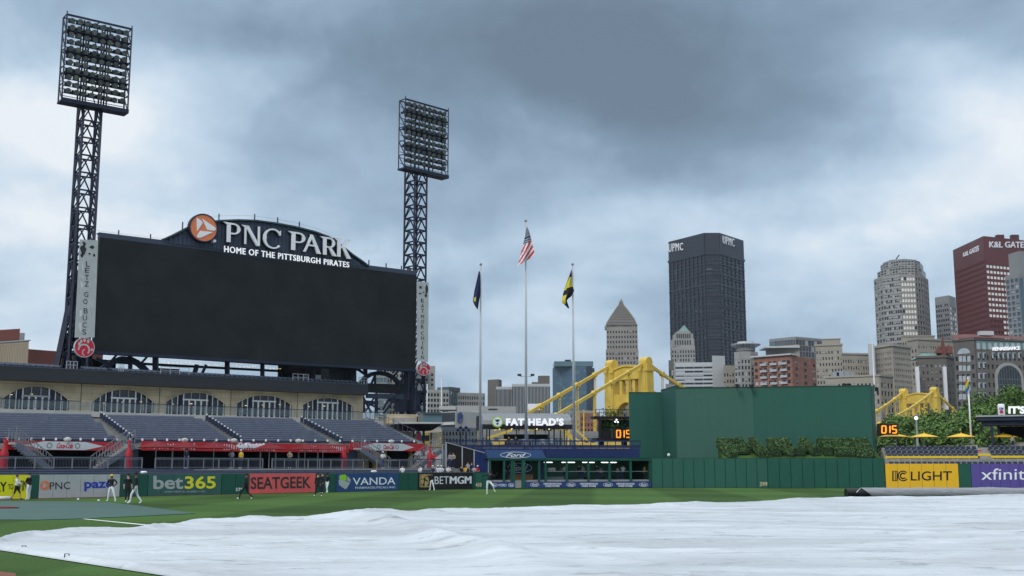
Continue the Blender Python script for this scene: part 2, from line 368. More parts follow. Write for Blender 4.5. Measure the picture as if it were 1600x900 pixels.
class Face:
    def __init__(s, A, B):        # A, B: (px, Y) plan points
        s.A = pt(A[0], 730, A[1]); s.B = pt(B[0], 730, B[1]); s.A.z = s.B.z = 0; s.setup()
    def setup(s):
        s.d = (s.B - s.A).normalized(); s.n = Vector((s.d.y, -s.d.x, 0)); s.len = (s.B - s.A).length; s.rz = math.atan2(s.d.y, s.d.x)
    @classmethod
    def xy(c, A, B):
        o = c.__new__(c); o.A = Vector((A[0], A[1], 0)); o.B = Vector((B[0], B[1], 0)); o.setup(); return o
    def off(s, n):
        return Face.xy(s.A + s.n * n, s.B + s.n * n)
    def uv(s, px, py):
        d = ray(px, py); o = Vector((0, 0, EYE)); t = (s.A - o).dot(s.n) / d.dot(s.n); p = o + d * t
        return (p - s.A).dot(s.d), p.z
    def P(s, u, z, n=0): return s.A + s.d * u + s.n * n + Vector((0, 0, z))
    def p(s, px, py, n=0): return s.P(*s.uv(px, py), n)
_cubes = {}
def cube(name, mt, parent, c, sz, rz=0, **kw):     # alike pieces share one mesh
    if mt not in _cubes:
        b = MB().box((0, 0, 0), (1, 1, 1)); me = bpy.data.meshes.new(name); me.from_pydata(b.v, [], b.f); me.materials.append(M[mt]); _cubes[mt] = me
    o = bpy.data.objects.new(name, _cubes[mt]); COL.objects.link(o); o.scale = sz; o.rotation_euler = (0, 0, rz)
    if parent is not None: o.parent = parent; o.location = Vector(c) - wpos(parent)
    else: o.location = c
    return tag(o, **kw) if kw else o
def fcube(name, mt, parent, f, u0, u1, z0, z1, n0, n1, **kw):
    return cube(name, mt, parent, f.P((u0 + u1) / 2, (z0 + z1) / 2, (n0 + n1) / 2), (abs(u1 - u0), abs(n1 - n0), abs(z1 - z0)), f.rz, **kw)
def inst(name, me, parent, loc, rot=(0, 0, 0), scale=(1, 1, 1), **kw):
    o = bpy.data.objects.new(name, me); COL.objects.link(o); o.rotation_euler = rot; o.scale = scale
    if parent is not None: o.parent = parent; o.location = Vector(loc) - wpos(parent)
    else: o.location = loc
    return tag(o, **kw) if kw else o
def copy_tree(o, parent=None):
    c = o.copy(); COL.objects.link(c)
    if parent is not None: c.parent = parent
    for ch in list(o.children): copy_tree(ch, c)
    return c
_txt = {}
def glyphs(s, bold, shear, space):
    k = (s, bold, shear, space)
    if k not in _txt:
        cu = bpy.data.curves.new('t', 'FONT'); cu.body = s; cu.offset = bold; cu.shear = shear; cu.space_character = space; cu.resolution_u = 3
        o = bpy.data.objects.new('t', cu); COL.objects.link(o); bpy.context.view_layer.update()
        me = bpy.data.meshes.new_from_object(o); bm = bmesh.new(); bm.from_mesh(me)
        bmesh.ops.remove_doubles(bm, verts=bm.verts, dist=1e-4)
        V = [(v.co.x, v.co.y) for v in bm.verts]; bm.verts.index_update()
        Fc = [tuple(v.index for v in f.verts) for f in bm.faces]; E = [tuple(v.index for v in e.verts) for e in bm.edges if len(e.link_faces) == 1]
        bm.free(); bpy.data.objects.remove(o); bpy.data.curves.remove(cu); bpy.data.meshes.remove(me)
        a = np.array(V); lo = a.min(0); hi = a.max(0); a = (a - lo) / (hi - lo); _txt[k] = (a, Fc, E)
    return _txt[k]
def text(f, s, corners, mt, parent, name='lettering', n0=.01, n1=.03, bold=0.0, shear=0.0, space=1.0):
    """corners: 4 px points TL TR BR BL (or x0,y0,x1,y1) traced on the face."""
    if len(corners) == 4 and not isinstance(corners[0], (tuple, list)):
        x0, y0, x1, y1 = corners; corners = [(x0, y0), (x1, y0), (x1, y1), (x0, y1)]
    c = [Vector(f.uv(*p)) for p in corners]; wide = 'M' in s and bold > 0; a, Fc, E = glyphs(s, 0.0 if wide else bold, shear, space); n = len(a); mb = MB()
    for i, sh in enumerate((-1, -.33, .33, 1) if wide else (0,)):      # heavier M strokes from close copies of the outline
        V = []; k = sh * bold * 1.3 / max(1, len(s)); d = .0015 * i
        for nn in (n1 + d, n0 + d):
            for x, y in a:
                x = x + k; q = (c[3] * (1 - x) + c[2] * x) * (1 - y) + (c[0] * (1 - x) + c[1] * x) * y; V.append(f.P(q.x, q.y, nn))
        mb.add(V, Fc + [(p, q, q + n, p + n) for p, q in E])
    return mb.build(name, mt, parent)
def disc(mb, f, u, z, ru, rz_, n0, n1, seg=24, a0=0, a1=2 * math.pi):
    mb.fpoly(f, [(u + ru * math.cos(a0 + (a1 - a0) * k / seg), z + rz_ * math.sin(a0 + (a1 - a0) * k / seg)) for k in range(seg)], n0, n1)
def ring(mb, f, u, z, ru, rz_, w, n0, n1, seg=28, a0=0, a1=2 * math.pi):
    for k in range(seg):
        A, B = a0 + (a1 - a0) * k / seg, a0 + (a1 - a0) * (k + 1) / seg
        mb.fpoly(f, [(u + ru * math.cos(A), z + rz_ * math.sin(A)), (u + ru * math.cos(B), z + rz_ * math.sin(B)),
                     (u + (ru - w) * math.cos(B), z + (rz_ - w) * math.sin(B)), (u + (ru - w) * math.cos(A), z + (rz_ - w) * math.sin(A))], n0, n1)
# ================================================================ GROUND
def sheet(name, poly, z, mt, **kw):
    mb = MB(); mb.add([(x, y, z) for x, y in poly], [tuple(range(len(poly)))]); return mb.build(name, mt, None, **kw)
sheet('ground', [(-4000, -1000), (4000, -1000), (4000, 6000), (-4000, 6000)], -.06, 'asphalt', kind='structure')
WL = Face((0, 80.5), (742, 119.5)); BPF = Face((742, 119.5), (1018, 126)); CW = Face((1018, 126), (1193, 125.5)); CW2 = Face((1193, 125.5), (1382, 124)); RW = Face((1382, 124), (1760, 119))
lw = WL.P(-30, 0)
field = [(-70, -30), (110, -30), (110, 118), tuple(RW.A.xy), tuple(CW2.A.xy), tuple(CW.A.xy), tuple(BPF.A.xy), tuple(WL.A.xy), tuple(lw.xy), (-70, 40)]
sheet('turf', field, 0.0, 'turf', kind='structure')
# warning track in front of the left wall
wt = MB(); a = WL.P(-30, .005, 1.3); b = WL.P(WL.len * .45, .005, .5); wt.add([WL.P(-30, .005, .01), a, b, WL.P(WL.len * .45, .005, .01)], [(0, 1, 2, 3)]); wt.build('warning_track', 'clay', None, kind='structure')
q = [gp(-40, 889), gp(24, 896), gp(30, 925), gp(-40, 925)]
sheet('infield_dirt', [(p.x, p.y) for p in q], .006, 'clay', kind='structure')
q = [gp(128, 810.2), gp(236, 820.6), gp(236, 822), gp(128, 811)]
sheet('foul_line', [(p.x, p.y) for p in q], .008, 'chalk', kind='structure')
# ---------------------------------------------------------------- noise for cloth
def vnoise(x, y, seed=0):
    xi = np.floor(x).astype(np.int64); yi = np.floor(y).astype(np.int64); xf = x - xi; yf = y - yi
    def h(a, b):
        n = (a * 374761393 + b * 668265263 + seed * 69069) & 0xffffffff; n = ((n ^ (n >> 13)) * 1274126177) & 0xffffffff; n = n ^ (n >> 16)
        return (n & 0xffff) / 65535.0
    u = xf * xf * xf * (xf * (xf * 6 - 15) + 10); v = yf * yf * yf * (yf * (yf * 6 - 15) + 10)
    return (h(xi, yi) * (1 - u) + h(xi + 1, yi) * u) * (1 - v) + (h(xi, yi + 1) * (1 - u) + h(xi + 1, yi + 1) * u) * v
def fbm(x, y, o=4, seed=0):
    s = 0; a = 1; t = 0
    for k in range(o): s = s + a * vnoise(x, y, seed + k * 17); t += a; a *= .5; x = x * 2.03; y = y * 2.01
    return s / t
def ridge(x, y, o=3, seed=0):
    s = 0; a = 1; t = 0
    for k in range(o): s = s + a * (1 - np.abs(2 * vnoise(x, y, seed + k * 13) - 1)) ** 3; t += a; a *= .5; x = x * 2.1; y = y * 2.1
    return s / t
# ---------------------------------------------------------------- infield tarp
FAR = [(-22, 855), (0, 852), (60, 839), (130, 834), (220, 832), (300, 820), (440, 815), (545, 813), (600, 806), (700, 803), (850, 798), (1000, 793), (1180, 788), (1320, 782), (1600, 777.5), (1950, 773)]
fpx = np.array([p[0] for p in FAR], float); fY = np.array([gp(*p).y for p in FAR])
def heights(X, Y):
    th = R(-6); u = X * math.cos(th) - Y * math.sin(th); v = X * math.sin(th) + Y * math.cos(th)
    wx = fbm(u * .10, v * .14, 3, 5) * 6; 
    z = .16 * fbm(u * .08, v * .13, 3, 1)
    z += .045 * ridge(u * .11 + wx * .2, v * .42 + wx * .5, 3, 2)
    z += .026 * ridge(u * .4 + wx, v * 1.2 + wx * .6, 3, 3)
    z += .022 * ridge(u * 1.0 + wx, v * 2.3 + wx * 1.5, 3, 4)
    z += .010 * ridge(u * 3 + wx * 2, v * 5 + wx * 2, 2, 14)
    # one long fold from the bunched corner towards the near edge
    p0 = np.array([-6.4, 50.0]); p1 = np.array([1.4, 24.5]); d = p1 - p0; ln = np.hypot(*d); d = d / ln; nn = np.array([-d[1], d[0]])
    a = (X - p0[0]) * d[0] + (Y - p0[1]) * d[1]; w = (X - p0[0]) * nn[0] + (Y - p0[1]) * nn[1] + 1.0 * (fbm(a * .12, a * 0, 2, 8) - .5) * 2
    z += .26 * np.exp(-(w / .70) ** 2) * np.clip(a / 3, 0, 1) * np.clip((ln - a) / 4, 0, 1) * (.6 + .6 * vnoise(a * .8, a * 0, 9))
    for (ax, ay), (bx, by), am, wd, sd in [((-12, 36), (8, 27), .05, .30, 1), ((-2, 56), (22, 44), .09, .5, 2), ((3, 30), (24, 25), .05, .25, 3), ((2, 60), (30, 62), .08, .6, 4), ((-10, 44), (4, 40), .05, .35, 5), ((8, 36), (34, 40), .07, .35, 6), ((12, 66), (44, 74), .10, .7, 7), ((-4, 33), (5, 23), .04, .2, 8), ((14, 30), (22, 52), .06, .4, 9), ((5, 45), (16, 33), .06, .3, 10)]:
        q0 = np.array([ax, ay], float); dd = np.array([bx - ax, by - ay], float); l2 = np.hypot(*dd); dd /= l2; n2 = np.array([-dd[1], dd[0]])
        a2 = (X - q0[0]) * dd[0] + (Y - q0[1]) * dd[1]; w2 = (X - q0[0]) * n2[0] + (Y - q0[1]) * n2[1] + 1.6 * (fbm(a2 * .09, a2 * 0, 2, 60 + sd) - .5)
        z += am * np.exp(-np.abs(w2 / wd) ** 1.6) * np.clip(a2 / 4, 0, 1) * np.clip((l2 - a2) / 4, 0, 1) * (.5 + .7 * vnoise(a2 * .6, a2 * 0, 70 + sd))
    z += .20 * np.exp(-(((X + 5.6) / 2.2) ** 2 + ((Y - 50) / 2.6) ** 2))
    return z
def build_tarp():
    na_, nt_ = 800, 440
    px = np.linspace(-22, 1950, na_); az = np.array([ray(p, 730).x / ray(p, 730).y for p in px]); Yf = np.interp(px, fpx, fY)
    P0 = gp(-22, 857.5); P1 = gp(250, 900); m = (P1.y - P0.y) / (P1.x - P0.x)
    Yn = np.maximum((P0.y - m * P0.x) / (1 - m * az), 17.0); Yn = np.where((P0.y - m * P0.x) / (1 - m * az) < 0, 17, Yn); Yn = np.minimum(Yn, Yf * .995)
    t = np.linspace(0, 1, nt_)[:, None]; Y = Yn * (Yf / Yn) ** t
    Y = Y + (t ** 14) * (fbm(px * .02, px * 0, 3, 44) - .5) * 2.4
    X = az * Y; dm = np.minimum(1, np.minimum((Yf - Y) / 1.1, (Y - Yn) / .5)); dm = np.clip(dm, 0, 1) ** .5
    Z = .02 + heights(X, Y) * dm + .13 * np.exp(-((Yf - Y - 1.0) / .8) ** 2) * (.4 + vnoise(px * .025 + 0 * Y, 0 * Y, 31))
    V = np.stack([X, Y, Z], -1).reshape(-1, 3); i = np.arange(nt_ - 1)[:, None] * na_ + np.arange(na_ - 1)[None]
    Fc = np.stack([i, i + 1, i + 1 + na_, i + na_], -1).reshape(-1, 4)
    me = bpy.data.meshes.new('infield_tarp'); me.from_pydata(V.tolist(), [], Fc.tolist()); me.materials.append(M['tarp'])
    me.polygons.foreach_set('use_smooth', [True] * len(me.polygons)); me.update()
    o = bpy.data.objects.new('infield_tarp', me); COL.objects.link(o)
    tag(o, 'huge wrinkled white tarp spread over the infield in the foreground', 'tarp')
    # sandbags pegging the near left edge
build_tarp()
for k, (x, y) in enumerate([(37, 862.5), (104, 876), (206, 889)]):
    p = gp(x, y); mb = MB(); mb.tube([p + Vector((-.06, 0, 0)), p + Vector((-.05, 0, .16)), p + Vector((.05, 0, .16)), p + Vector((.06, 0, 0))], .014, 6)
    mb.build('tarp_peg', 'black', None, label='small dark wire peg on the near tarp edge, ' + ['closest to the left frame edge', 'middle one of three', 'farthest right of three'][k], cat='tarp peg', group='pegs along the tarp edge')
# flat grey-green tarp
fp = [(-60, 783.2), (100, 784), (170, 786), (215, 790.5), (304, 803), (240, 806), (130, 811), (60, 813), (-60, 812)]
P_ = [gp(*p) for p in fp]; mb = MB(); n = len(P_)
mb.add([p + Vector((0, 0, .03)) for p in P_] + [p + Vector((0, 0, .006)) for p in P_], [tuple(range(n))] + [(i, i + n, (i + 1) % n + n, (i + 1) % n) for i in range(n)])
mb.build('flat_tarp', 'flat_tarp', None, label='flat grey-green tarp on the grass in left field below the yellow sign', cat='tarp')
p = gp(8, 793.5); q = gp(20, 796.5); mb = MB(); mb.ball(gp(2, 795) + Vector((0, 0, .06)), 1, 12, 6, (1.0, .35, .07)); mb.build('red_bag', 'umb_red', None, True, label='low red bundle lying on the flat grey-green tarp', cat='bag')
mb = MB(); mb.tube([gp(-20, 781) + Vector((0, 0, .1)), gp(18, 780.5) + Vector((0, 0, .1))], .12, 8); mb.build('rolled_towel', 'cloth_white', None, True, label='white rolled towel on the grass at the foot of the yellow sign', cat='towel')
for k, (x, y) in enumerate([(154, 783.5), (122, 781.5)]):
    mb = MB(); mb.ball(gp(x, y) + Vector((0, 0, .06)), .07, 10, 8); mb.build('baseball', 'white', None, True, label=['white ball on the grass left of the yellow-capped man', 'white ball on the grass in front of the grey sign'][k], cat='ball', group='loose balls')
# tarp roll
def build_roll():
    a = gp(1322, 778.5); b = gp(1950, 776.5); r = .345; a.z = b.z = r + .01
    t = thing('tarp_roller', (a.x, a.y, 0), 'long roll of silver grey tarp on a black corrugated tube beside the white tarp', 'tarp roller')
    d = (b - a).normalized(); nn = 400; ns = 40; V = []; Fc = []
    up = Vector((0, 0, 1)); side = d.cross(up).normalized(); s0 = 1.55
    for i in range(nn + 1):
        s = s0 + (b - a).length * i / nn
        for k in range(ns):
            an = 2 * math.pi * k / ns; rr = r * 1.03 + .060 * float(ridge(np.array(s * .9 + an * .8), np.array(an * 3.0 + s * .4), 4, 21)) + .02 * math.sin(s * 1.3)
            V.append(a + d * (s - .5 * math.sin(an) * (1 if i < 2 else 0)) + (side * math.cos(an) + up * math.sin(an)) * rr)
    for i in range(nn):
        for k in range(ns): Fc.append((i * ns + k, i * ns + (k + 1) % ns, (i + 1) * ns + (k + 1) % ns, (i + 1) * ns + k))
    mb = MB(); mb.add(V, Fc); mb.build('rolled_sheet', 'roll_tarp', t, True)
    pts = []; rs = []
    for i in range(68): pts.append(a + d * (i * .035)); rs.append(r * (.97 if i % 4 < 2 else .88))
    mb = MB(); mb.tube(pts, rs, 28); mb.build('tube', 'corrugated', t)
    mb = MB()
    for k in range(12):
        an = math.pi * (.95 - .9 * k / 11); an2 = math.pi * (.95 - .9 * (k + 1) / 11); f = lambda A, s: a + d * (1.0 + s) + (side * -math.cos(A) + up * math.sin(A)) * (r * 1.03)
        mb.beam(f(an, -.35 + k * .1), f(an2, -.35 + k * .1 + .1), .03)
    mb.build('strap', 'white', t)
build_roll()

# ================================================================ OUTFIELD WALL + SIGNS
def uw(f, px, z=.8):   # u of pixel column at height ~z
    return f.uv(px, 752)[0]
ZW = 1.66
def sign(f, x0, x1, mt, label, npan, z0=0.03, z1=ZW, proud=.05, cat='advertising sign'):
    u0, u1 = uw(f, x0), uw(f, x1)
    t = thing('wall_sign', f.P((u0 + u1) / 2, 0, proud), label, cat, 'advertising signs on the outfield wall')
    w = (u1 - u0) / npan
    for k in range(npan): fcube('panel', mt, t, f, u0 + k * w + .012, u0 + (k + 1) * w - .012, z0, z1, -.02, proud)
    return t
wall = thing('outfield_wall', WL.A, 'low green padded outfield wall running along left field', 'wall')
mb = MB(); mb.fbox(WL, -30, WL.len, 0, ZW - .08, -.45, -.03); mb.build('backing', 'dark_green', wall)
mb = MB(); mb.fbox(WL, -30, WL.len, ZW + .003, ZW + .05, -.40, -.02); mb.build('cap_rail', 'tread', wall)
def pads(f, x0, x1, n, parent, z1=ZW, mt='wall_green'):
    u0, u1 = uw(f, x0), uw(f, x1); w = (u1 - u0) / n
    for k in range(n): fcube('panel', mt, parent, f, u0 + k * w + .02, u0 + (k + 1) * w - .02, .03, z1, -.03, .04)
for x0, x1, n in ((46.5, 60.5, 1), (187, 231, 3), (346, 389, 2), (493, 524.5, 2), (622, 652.5, 2), (738, 742, 1)): pads(WL, x0, x1, n, wall)
n0 = .055; n1 = .062
t = sign(WL, -60, 46, 'yellow_sign', 'bright yellow wall sign reading AY TO WIN at the left edge', 4)
text(WL, 'PLAY', [(-26, 753), (10, 753), (10, 768), (-26, 768.5)], 'black', t, bold=.02, n0=n0, n1=n1)
text(WL, 'TO', [(12, 756.5), (20, 756), (20, 764.5), (12, 765)], 'black', t, bold=.015, n0=n0, n1=n1)
text(WL, 'WIN', [(22.8, 751.5), (42, 750.5), (42, 766.5), (22.8, 768)], 'black', t, bold=.015, n0=n0, n1=n1)
t = sign(WL, 61, 187, 'sign_grey', 'pale grey wall sign with an orange round logo, PNC and blue paze lettering', 6)
for o in t.children: pass
mb = MB(); u, z = WL.uv(69.5, 758.5); disc(mb, WL, u, z, .36, .34, n0, n1); mb.build('logo', 'orange', t)
mb = MB(); mb.fpoly(WL, [(u - .14, z - .2), (u + .2, z), (u - .14, z + .2)], n1 + .002, n1 + .008); mb.build('logo_triangle', 'sign_grey', t)
text(WL, 'PNC', [(77, 753.5), (109, 753), (109, 764), (77, 765)], 'black', t, n0=n0, n1=n1)
text(WL, 'paze', [(131, 753), (176, 752), (176, 766.5), (131, 767.5)], 'text_blue', t, bold=.03, n0=n0, n1=n1)
t = sign(WL, 231.5, 345.5, 'bet_green', 'muted green wall sign reading bet365 in white and yellow', 6)
text(WL, 'bet', [(239, 743.5), (285.5, 743.3), (285.5, 764), (239, 764.6)], 'sign_grey', t, bold=.022, n0=n0, n1=n1)
text(WL, '365', [(288, 744), (336.5, 743.7), (336.5, 763.4), (288, 764)], 'bet_yellow', t, bold=.022, n0=n0, n1=n1)
text(WL, 'GAMBLING PROBLEM? CALL 1-800-GAMBLER. 21+ ONLY', [(256, 767), (320, 766.7), (320, 769.2), (256, 769.6)], 'sign_grey', t, n0=n0, n1=n1)
text(WL, '379', [(367.5, 762.3), (379, 762.2), (379, 767.3), (367.5, 767.5)], 'white', wall, bold=.012, n0=.045, n1=.05)
t = sign(WL, 389.5, 492.5, 'coral', 'coral red wall sign reading SEATGEEK in black', 5)
text(WL, 'SEATGEEK', [(391, 745.5), (485, 744.2), (485, 762.6), (391, 764.6)], 'ink', t, bold=.02, n0=n0, n1=n1)
t = sign(WL, 525, 622, 'vanda_blue', 'dark blue wall sign with a green and white shield reading VANDA PHARMACEUTICALS', 5)
def poly(f, pts, mt, parent, name='logo', a=n0, b=n1):
    mb = MB(); mb.fpoly(f, [f.uv(*p) for p in pts], a, b); return mb.build(name, mt, parent)
poly(WL, [(528.5, 750), (533, 749.3), (546.5, 754), (541, 763), (538.5, 764.3), (529, 757.5)], 'sign_grey', t)
poly(WL, [(530, 742.5), (538.5, 741.2), (541, 744), (540.5, 751), (529, 749)], 'lime', t)
poly(WL, [(542.5, 743.6), (547.2, 749.5), (547, 753), (541.5, 751)], 'sign_grey', t)
text(WL, 'VANDA', [(550.5, 746.5), (617, 745.6), (617, 756.8), (550.5, 758)], 'white', t, n0=n0, n1=n1, bold=.006)
text(WL, 'PHARMACEUTICALS INC.', [(554.5, 760.6), (618, 759.6), (618, 762.6), (554.5, 764)], 'white', t, n0=n0, n1=n1)
t = sign(WL, 653, 737.5, 'black', 'black wall sign with a gold lion head panel reading BETMGM', 4)
mb = MB(); u0, z0 = WL.uv(655, 761.3); u1, z1 = WL.uv(672, 741.2)
for a_, b_, c_, d_ in ((u0, u1, z0, z0 + .09), (u0, u1, z1 - .09, z1), (u0, u0 + .12, z0, z1)): mb.fbox(WL, a_, b_, c_, d_, n0, n1)
ring(mb, WL, u0 + .35, (z0 + z1) / 2, .95, .68, .09, n0 - .002, n1 + .002, 14, -1.3, 1.3); mb.build('frame', 'gold', t)
for k, pp in enumerate([[(656.5, 745), (660, 742.5), (664, 743), (662, 747), (658.5, 749)], [(657, 750), (660.5, 748.5), (662, 752), (660, 757), (657.5, 756)], [(663, 744), (667.5, 746.5), (668.5, 751), (664.5, 749)],
         [(664, 751), (668, 753), (667, 757.5), (663.5, 760.5), (662.5, 756)], [(657, 757.5), (660, 758.5), (661.5, 761), (657.5, 761)]]): poly(WL, pp, 'gold', t, 'lion_relief')
text(WL, 'BET', [(678.5, 744.5), (700.5, 744.2), (700.5, 756), (678.5, 756.4)], 'white', t, n0=n0, n1=n1, bold=-.004)
text(WL, 'MGM', [(702.5, 744.3), (735.5, 743.9), (735.5, 755.6), (702.5, 756)], 'white', t, n0=n0, n1=n1, bold=.045)
pads(BPF, 742.3, 765, 2, wall)
mb = MB(); mb.fbox(BPF, .02, uw(BPF, 765), 0, ZW - .08, -.45, -.03); mb.build('backing', 'dark_green', wall)
text(BPF, '410', [(743, 754.4), (752, 754.4), (752, 760.6), (743, 760.6)], 'tan_number', wall, bold=.02, n0=.045, n1=.055)

# ================================================================ LEFT FIELD STAND
RAIL = Face((0, 84.5), (742, 124)); BAN = Face((0, 88.5), (742, 128.5)); CON = Face((0, 101), (600, 128)); FAC = Face((0, 107), (572, 131.5)); FAS = Face((0, 105.3), (572, 130))
def Zb(px, py, f=BAN): return f.uv(px, py)[1]
stand = thing('seating_terrace', BAN.A, 'raked concrete terrace of the left field stand below the stone arches', 'stand')
# low tier between wall and railing: stepped treads
mb = MB(); uA = -12
for k in range(4):
    z = 1.62 + k * .16
    A0 = WL.P(uA, z, -.46 - k * .9); A1 = WL.P(WL.len * .965, z, -.46 - k * .95)
    B0 = A0 - WL.n * .95; B1 = A1 - WL.n * .95; dz = Vector((0, 0, .6))
    mb.hexa([A0 - dz, A1 - dz, B1 - dz, B0 - dz, A0, A1, B1, B0])
mb.build('lower_tread', 'seat_blue', stand)
for k in range(4):
    mb = MB(); z = 1.62 + k * .16; A0 = WL.P(uA, z - .035, -.445 - k * .9); A1 = WL.P(WL.len * .965, z - .035, -.445 - k * .95); mb.beam(A0, A1, .03, .05); mb.build('tread_strip', 'seat_navy', stand)  # dark strip under each tread lip, drawing the row lines
ft = 2.05
mb = MB(); mb.fbox(RAIL, -14, RAIL.len * .985, ft - .35, ft + .02, -4.4, .35); mb.build('walkway_slab', 'concrete', stand)
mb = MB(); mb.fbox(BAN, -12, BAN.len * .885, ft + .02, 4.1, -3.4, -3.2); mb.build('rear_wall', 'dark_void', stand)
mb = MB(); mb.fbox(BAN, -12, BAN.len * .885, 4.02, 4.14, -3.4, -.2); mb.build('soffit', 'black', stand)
# raked sections
def ytop(x): return 643.5 + .0206 * x
def ybot(x): return 687.2 + .006 * x
SEC = [(-40, 142, -30, 187), (158, 307, 213, 368), (322, 453, 382, 524), (469, 583, 539, 655)]
NR = 12
seat_mb = MB(); cnt = 0
backs = []
CONu = CON.off(0)
def cb(px): return BAN.p(px, ybot(px))
def ct(px): return CON.p(px, ytop(px))
# the raked floor, stepped
for si, (a, b_, c, d) in enumerate([(-60, 590, -60, 668)]):
    BL, BR, TL, TR = cb(c), cb(d), ct(a), ct(b_)
    mb = MB()
    for r in range(NR + 1):
        t0, t1 = r / (NR + 1), (r + 1) / (NR + 1)
        p0, p1, p2, p3 = BL.lerp(TL, t0), BR.lerp(TR, t0), BR.lerp(TR, t1), BL.lerp(TL, t1)
        z0, z1 = p0.z - .25, p1.z - .25
        q = [Vector((p.x, p.y, z)) for p, z in ((p0, z0), (p1, z1), (p2, z1), (p3, z0))]
        mb.hexa([v - Vector((0, 0, .45)) for v in q] + q)
    mb.build('tread', 'concrete', stand)
seats_far = MB(); post_mb = []
seat_me = None
def make_seat_mesh(name, m1, m2, m3):
    mb = MB(); mb.mi = 0
    mb.hexa([(-.279, .02, .17), (.279, .02, .17), (.279, .06, .17), (-.279, .06, .17), (-.277, .05, .31), (.277, .05, .31), (.277, .09, .31), (-.277, .09, .31)])
    mb.mi = 1; mb.hexa([(-.279, -.02, -.06), (.279, -.02, -.06), (.279, .04, -.06), (-.279, .04, -.06), (-.279, -.01, .165), (.279, -.01, .165), (.279, .04, .165), (-.279, .04, .165)])
    mb.mi = 1; mb.box((.28, -.08, .04), (.02, .40, .40)); mb.mi = 2; mb.box((.28, -.22, .27), (.04, .22, .03))
    me = bpy.data.meshes.new(name); me.from_pydata(mb.v, [], mb.f)
    for m in (m1, m2, m3): me.materials.append(M[m])
    me.polygons.foreach_set('material_index', mb.m); return me, mb
SM, SMB = make_seat_mesh('seat', 'seat_blue', 'seat_navy', 'galv')
far_parts = []
for si, (tl, tr, bl, br) in enumerate(SEC):
    TL, TR, BL, BR = ct(tl), ct(tr), cb(bl), cb(br)
    for r in range(NR):
        t = (r + .5) / (NR + .6); A = BL.lerp(TL, t); B = BR.lerp(TR, t); L_ = (B - A).length; n = int(L_ / .56); d = (B - A).normalized(); rz = math.atan2(d.y, d.x)
        for k in range(n):
            far_parts.append((A + d * (.3 + k * .56) - Vector((0, 0, .17)), rz))
    # white end-of-row markers down the aisle on the section's left side
    if si > 0:
        for r in range(NR):
            t = (r + .5) / (NR + .6); A = BL.lerp(TL, t); B = BR.lerp(TR, t); d = (B - A).normalized(); p = A - d * .25
            cube('row_end_panel', 'white', stand, p + Vector((0, 0, .36)), (.13, .05, .12), math.atan2(d.y, d.x))
            cube('row_end_support', 'seat_navy', stand, p + Vector((0, 0, .02)), (.16, .30, .46), math.atan2(d.y, d.x))
TL, BL = ct(-8), cb(8)
for r in range(6): 
    p = BAN.p(1 + r * 2.2, 651 + r * 3.3); cube('row_end_panel', 'white', stand, CON.p(1 + r * 2, 650 + r * 3.6), (.24, .06, .2), CON.rz)
mb = MB()
for p, rz in far_parts:
    a_, b_ = math.cos(rz), math.sin(rz)
    for i in (0, 8):   # back and pan only: a few px each
        pass
    V = [(p.x + x * a_ - y * b_, p.y + x * b_ + y * a_, p.z + z) for x, y, z in SMB.v]; o = len(mb.v); mb.v += V[:16]; mb.f += [tuple(o + i for i in f) for f in SMB.f[:12]]; mb.m += SMB.m[:12]
mb.build('stand_seats', ['seat_blue', 'seat_navy', 'galv'], None, label='rows of slate blue seats filling the left field stand', cat='stand seats', kind='stuff')
# concourse: slab edge, balustrade
conc = thing('concourse_balustrade', CON.A, 'glass balustrade with dark handrail along the concourse under the stone arches', 'balustrade')
def zc(px): return CON.uv(px, ytop(px) - 3)[1]
mb = MB(); u0, u1 = -14, uw(CON, 597); zf = 7.45
zf = CON.uv(300, 648)[1]
mb.fbox(CON, u0, u1, zf - .5, zf, -6, .1); mb.build('slab_edge', 'concrete_lt', conc)
mb = MB(); mb.fbox(CON, u0, uw(CON, 118), zf + .86, zf + .93, -.02, .05); mb.fbox(CON, uw(CON, 138), u1, zf + .86, zf + .93, -.02, .05); mb.build('handrail', 'navy_steel', conc)
u = u0; k = 0
while u < u1 - 1.3:
    fcube('glass_pane', 'glass_rail', conc, CON, u + .05, u + 1.22, zf + .10, zf + .83, 0, .02)
    fcube('post', 'galv', conc, CON, u - .025, u + .025, zf, zf + .86, -.02, .04); u += 1.27
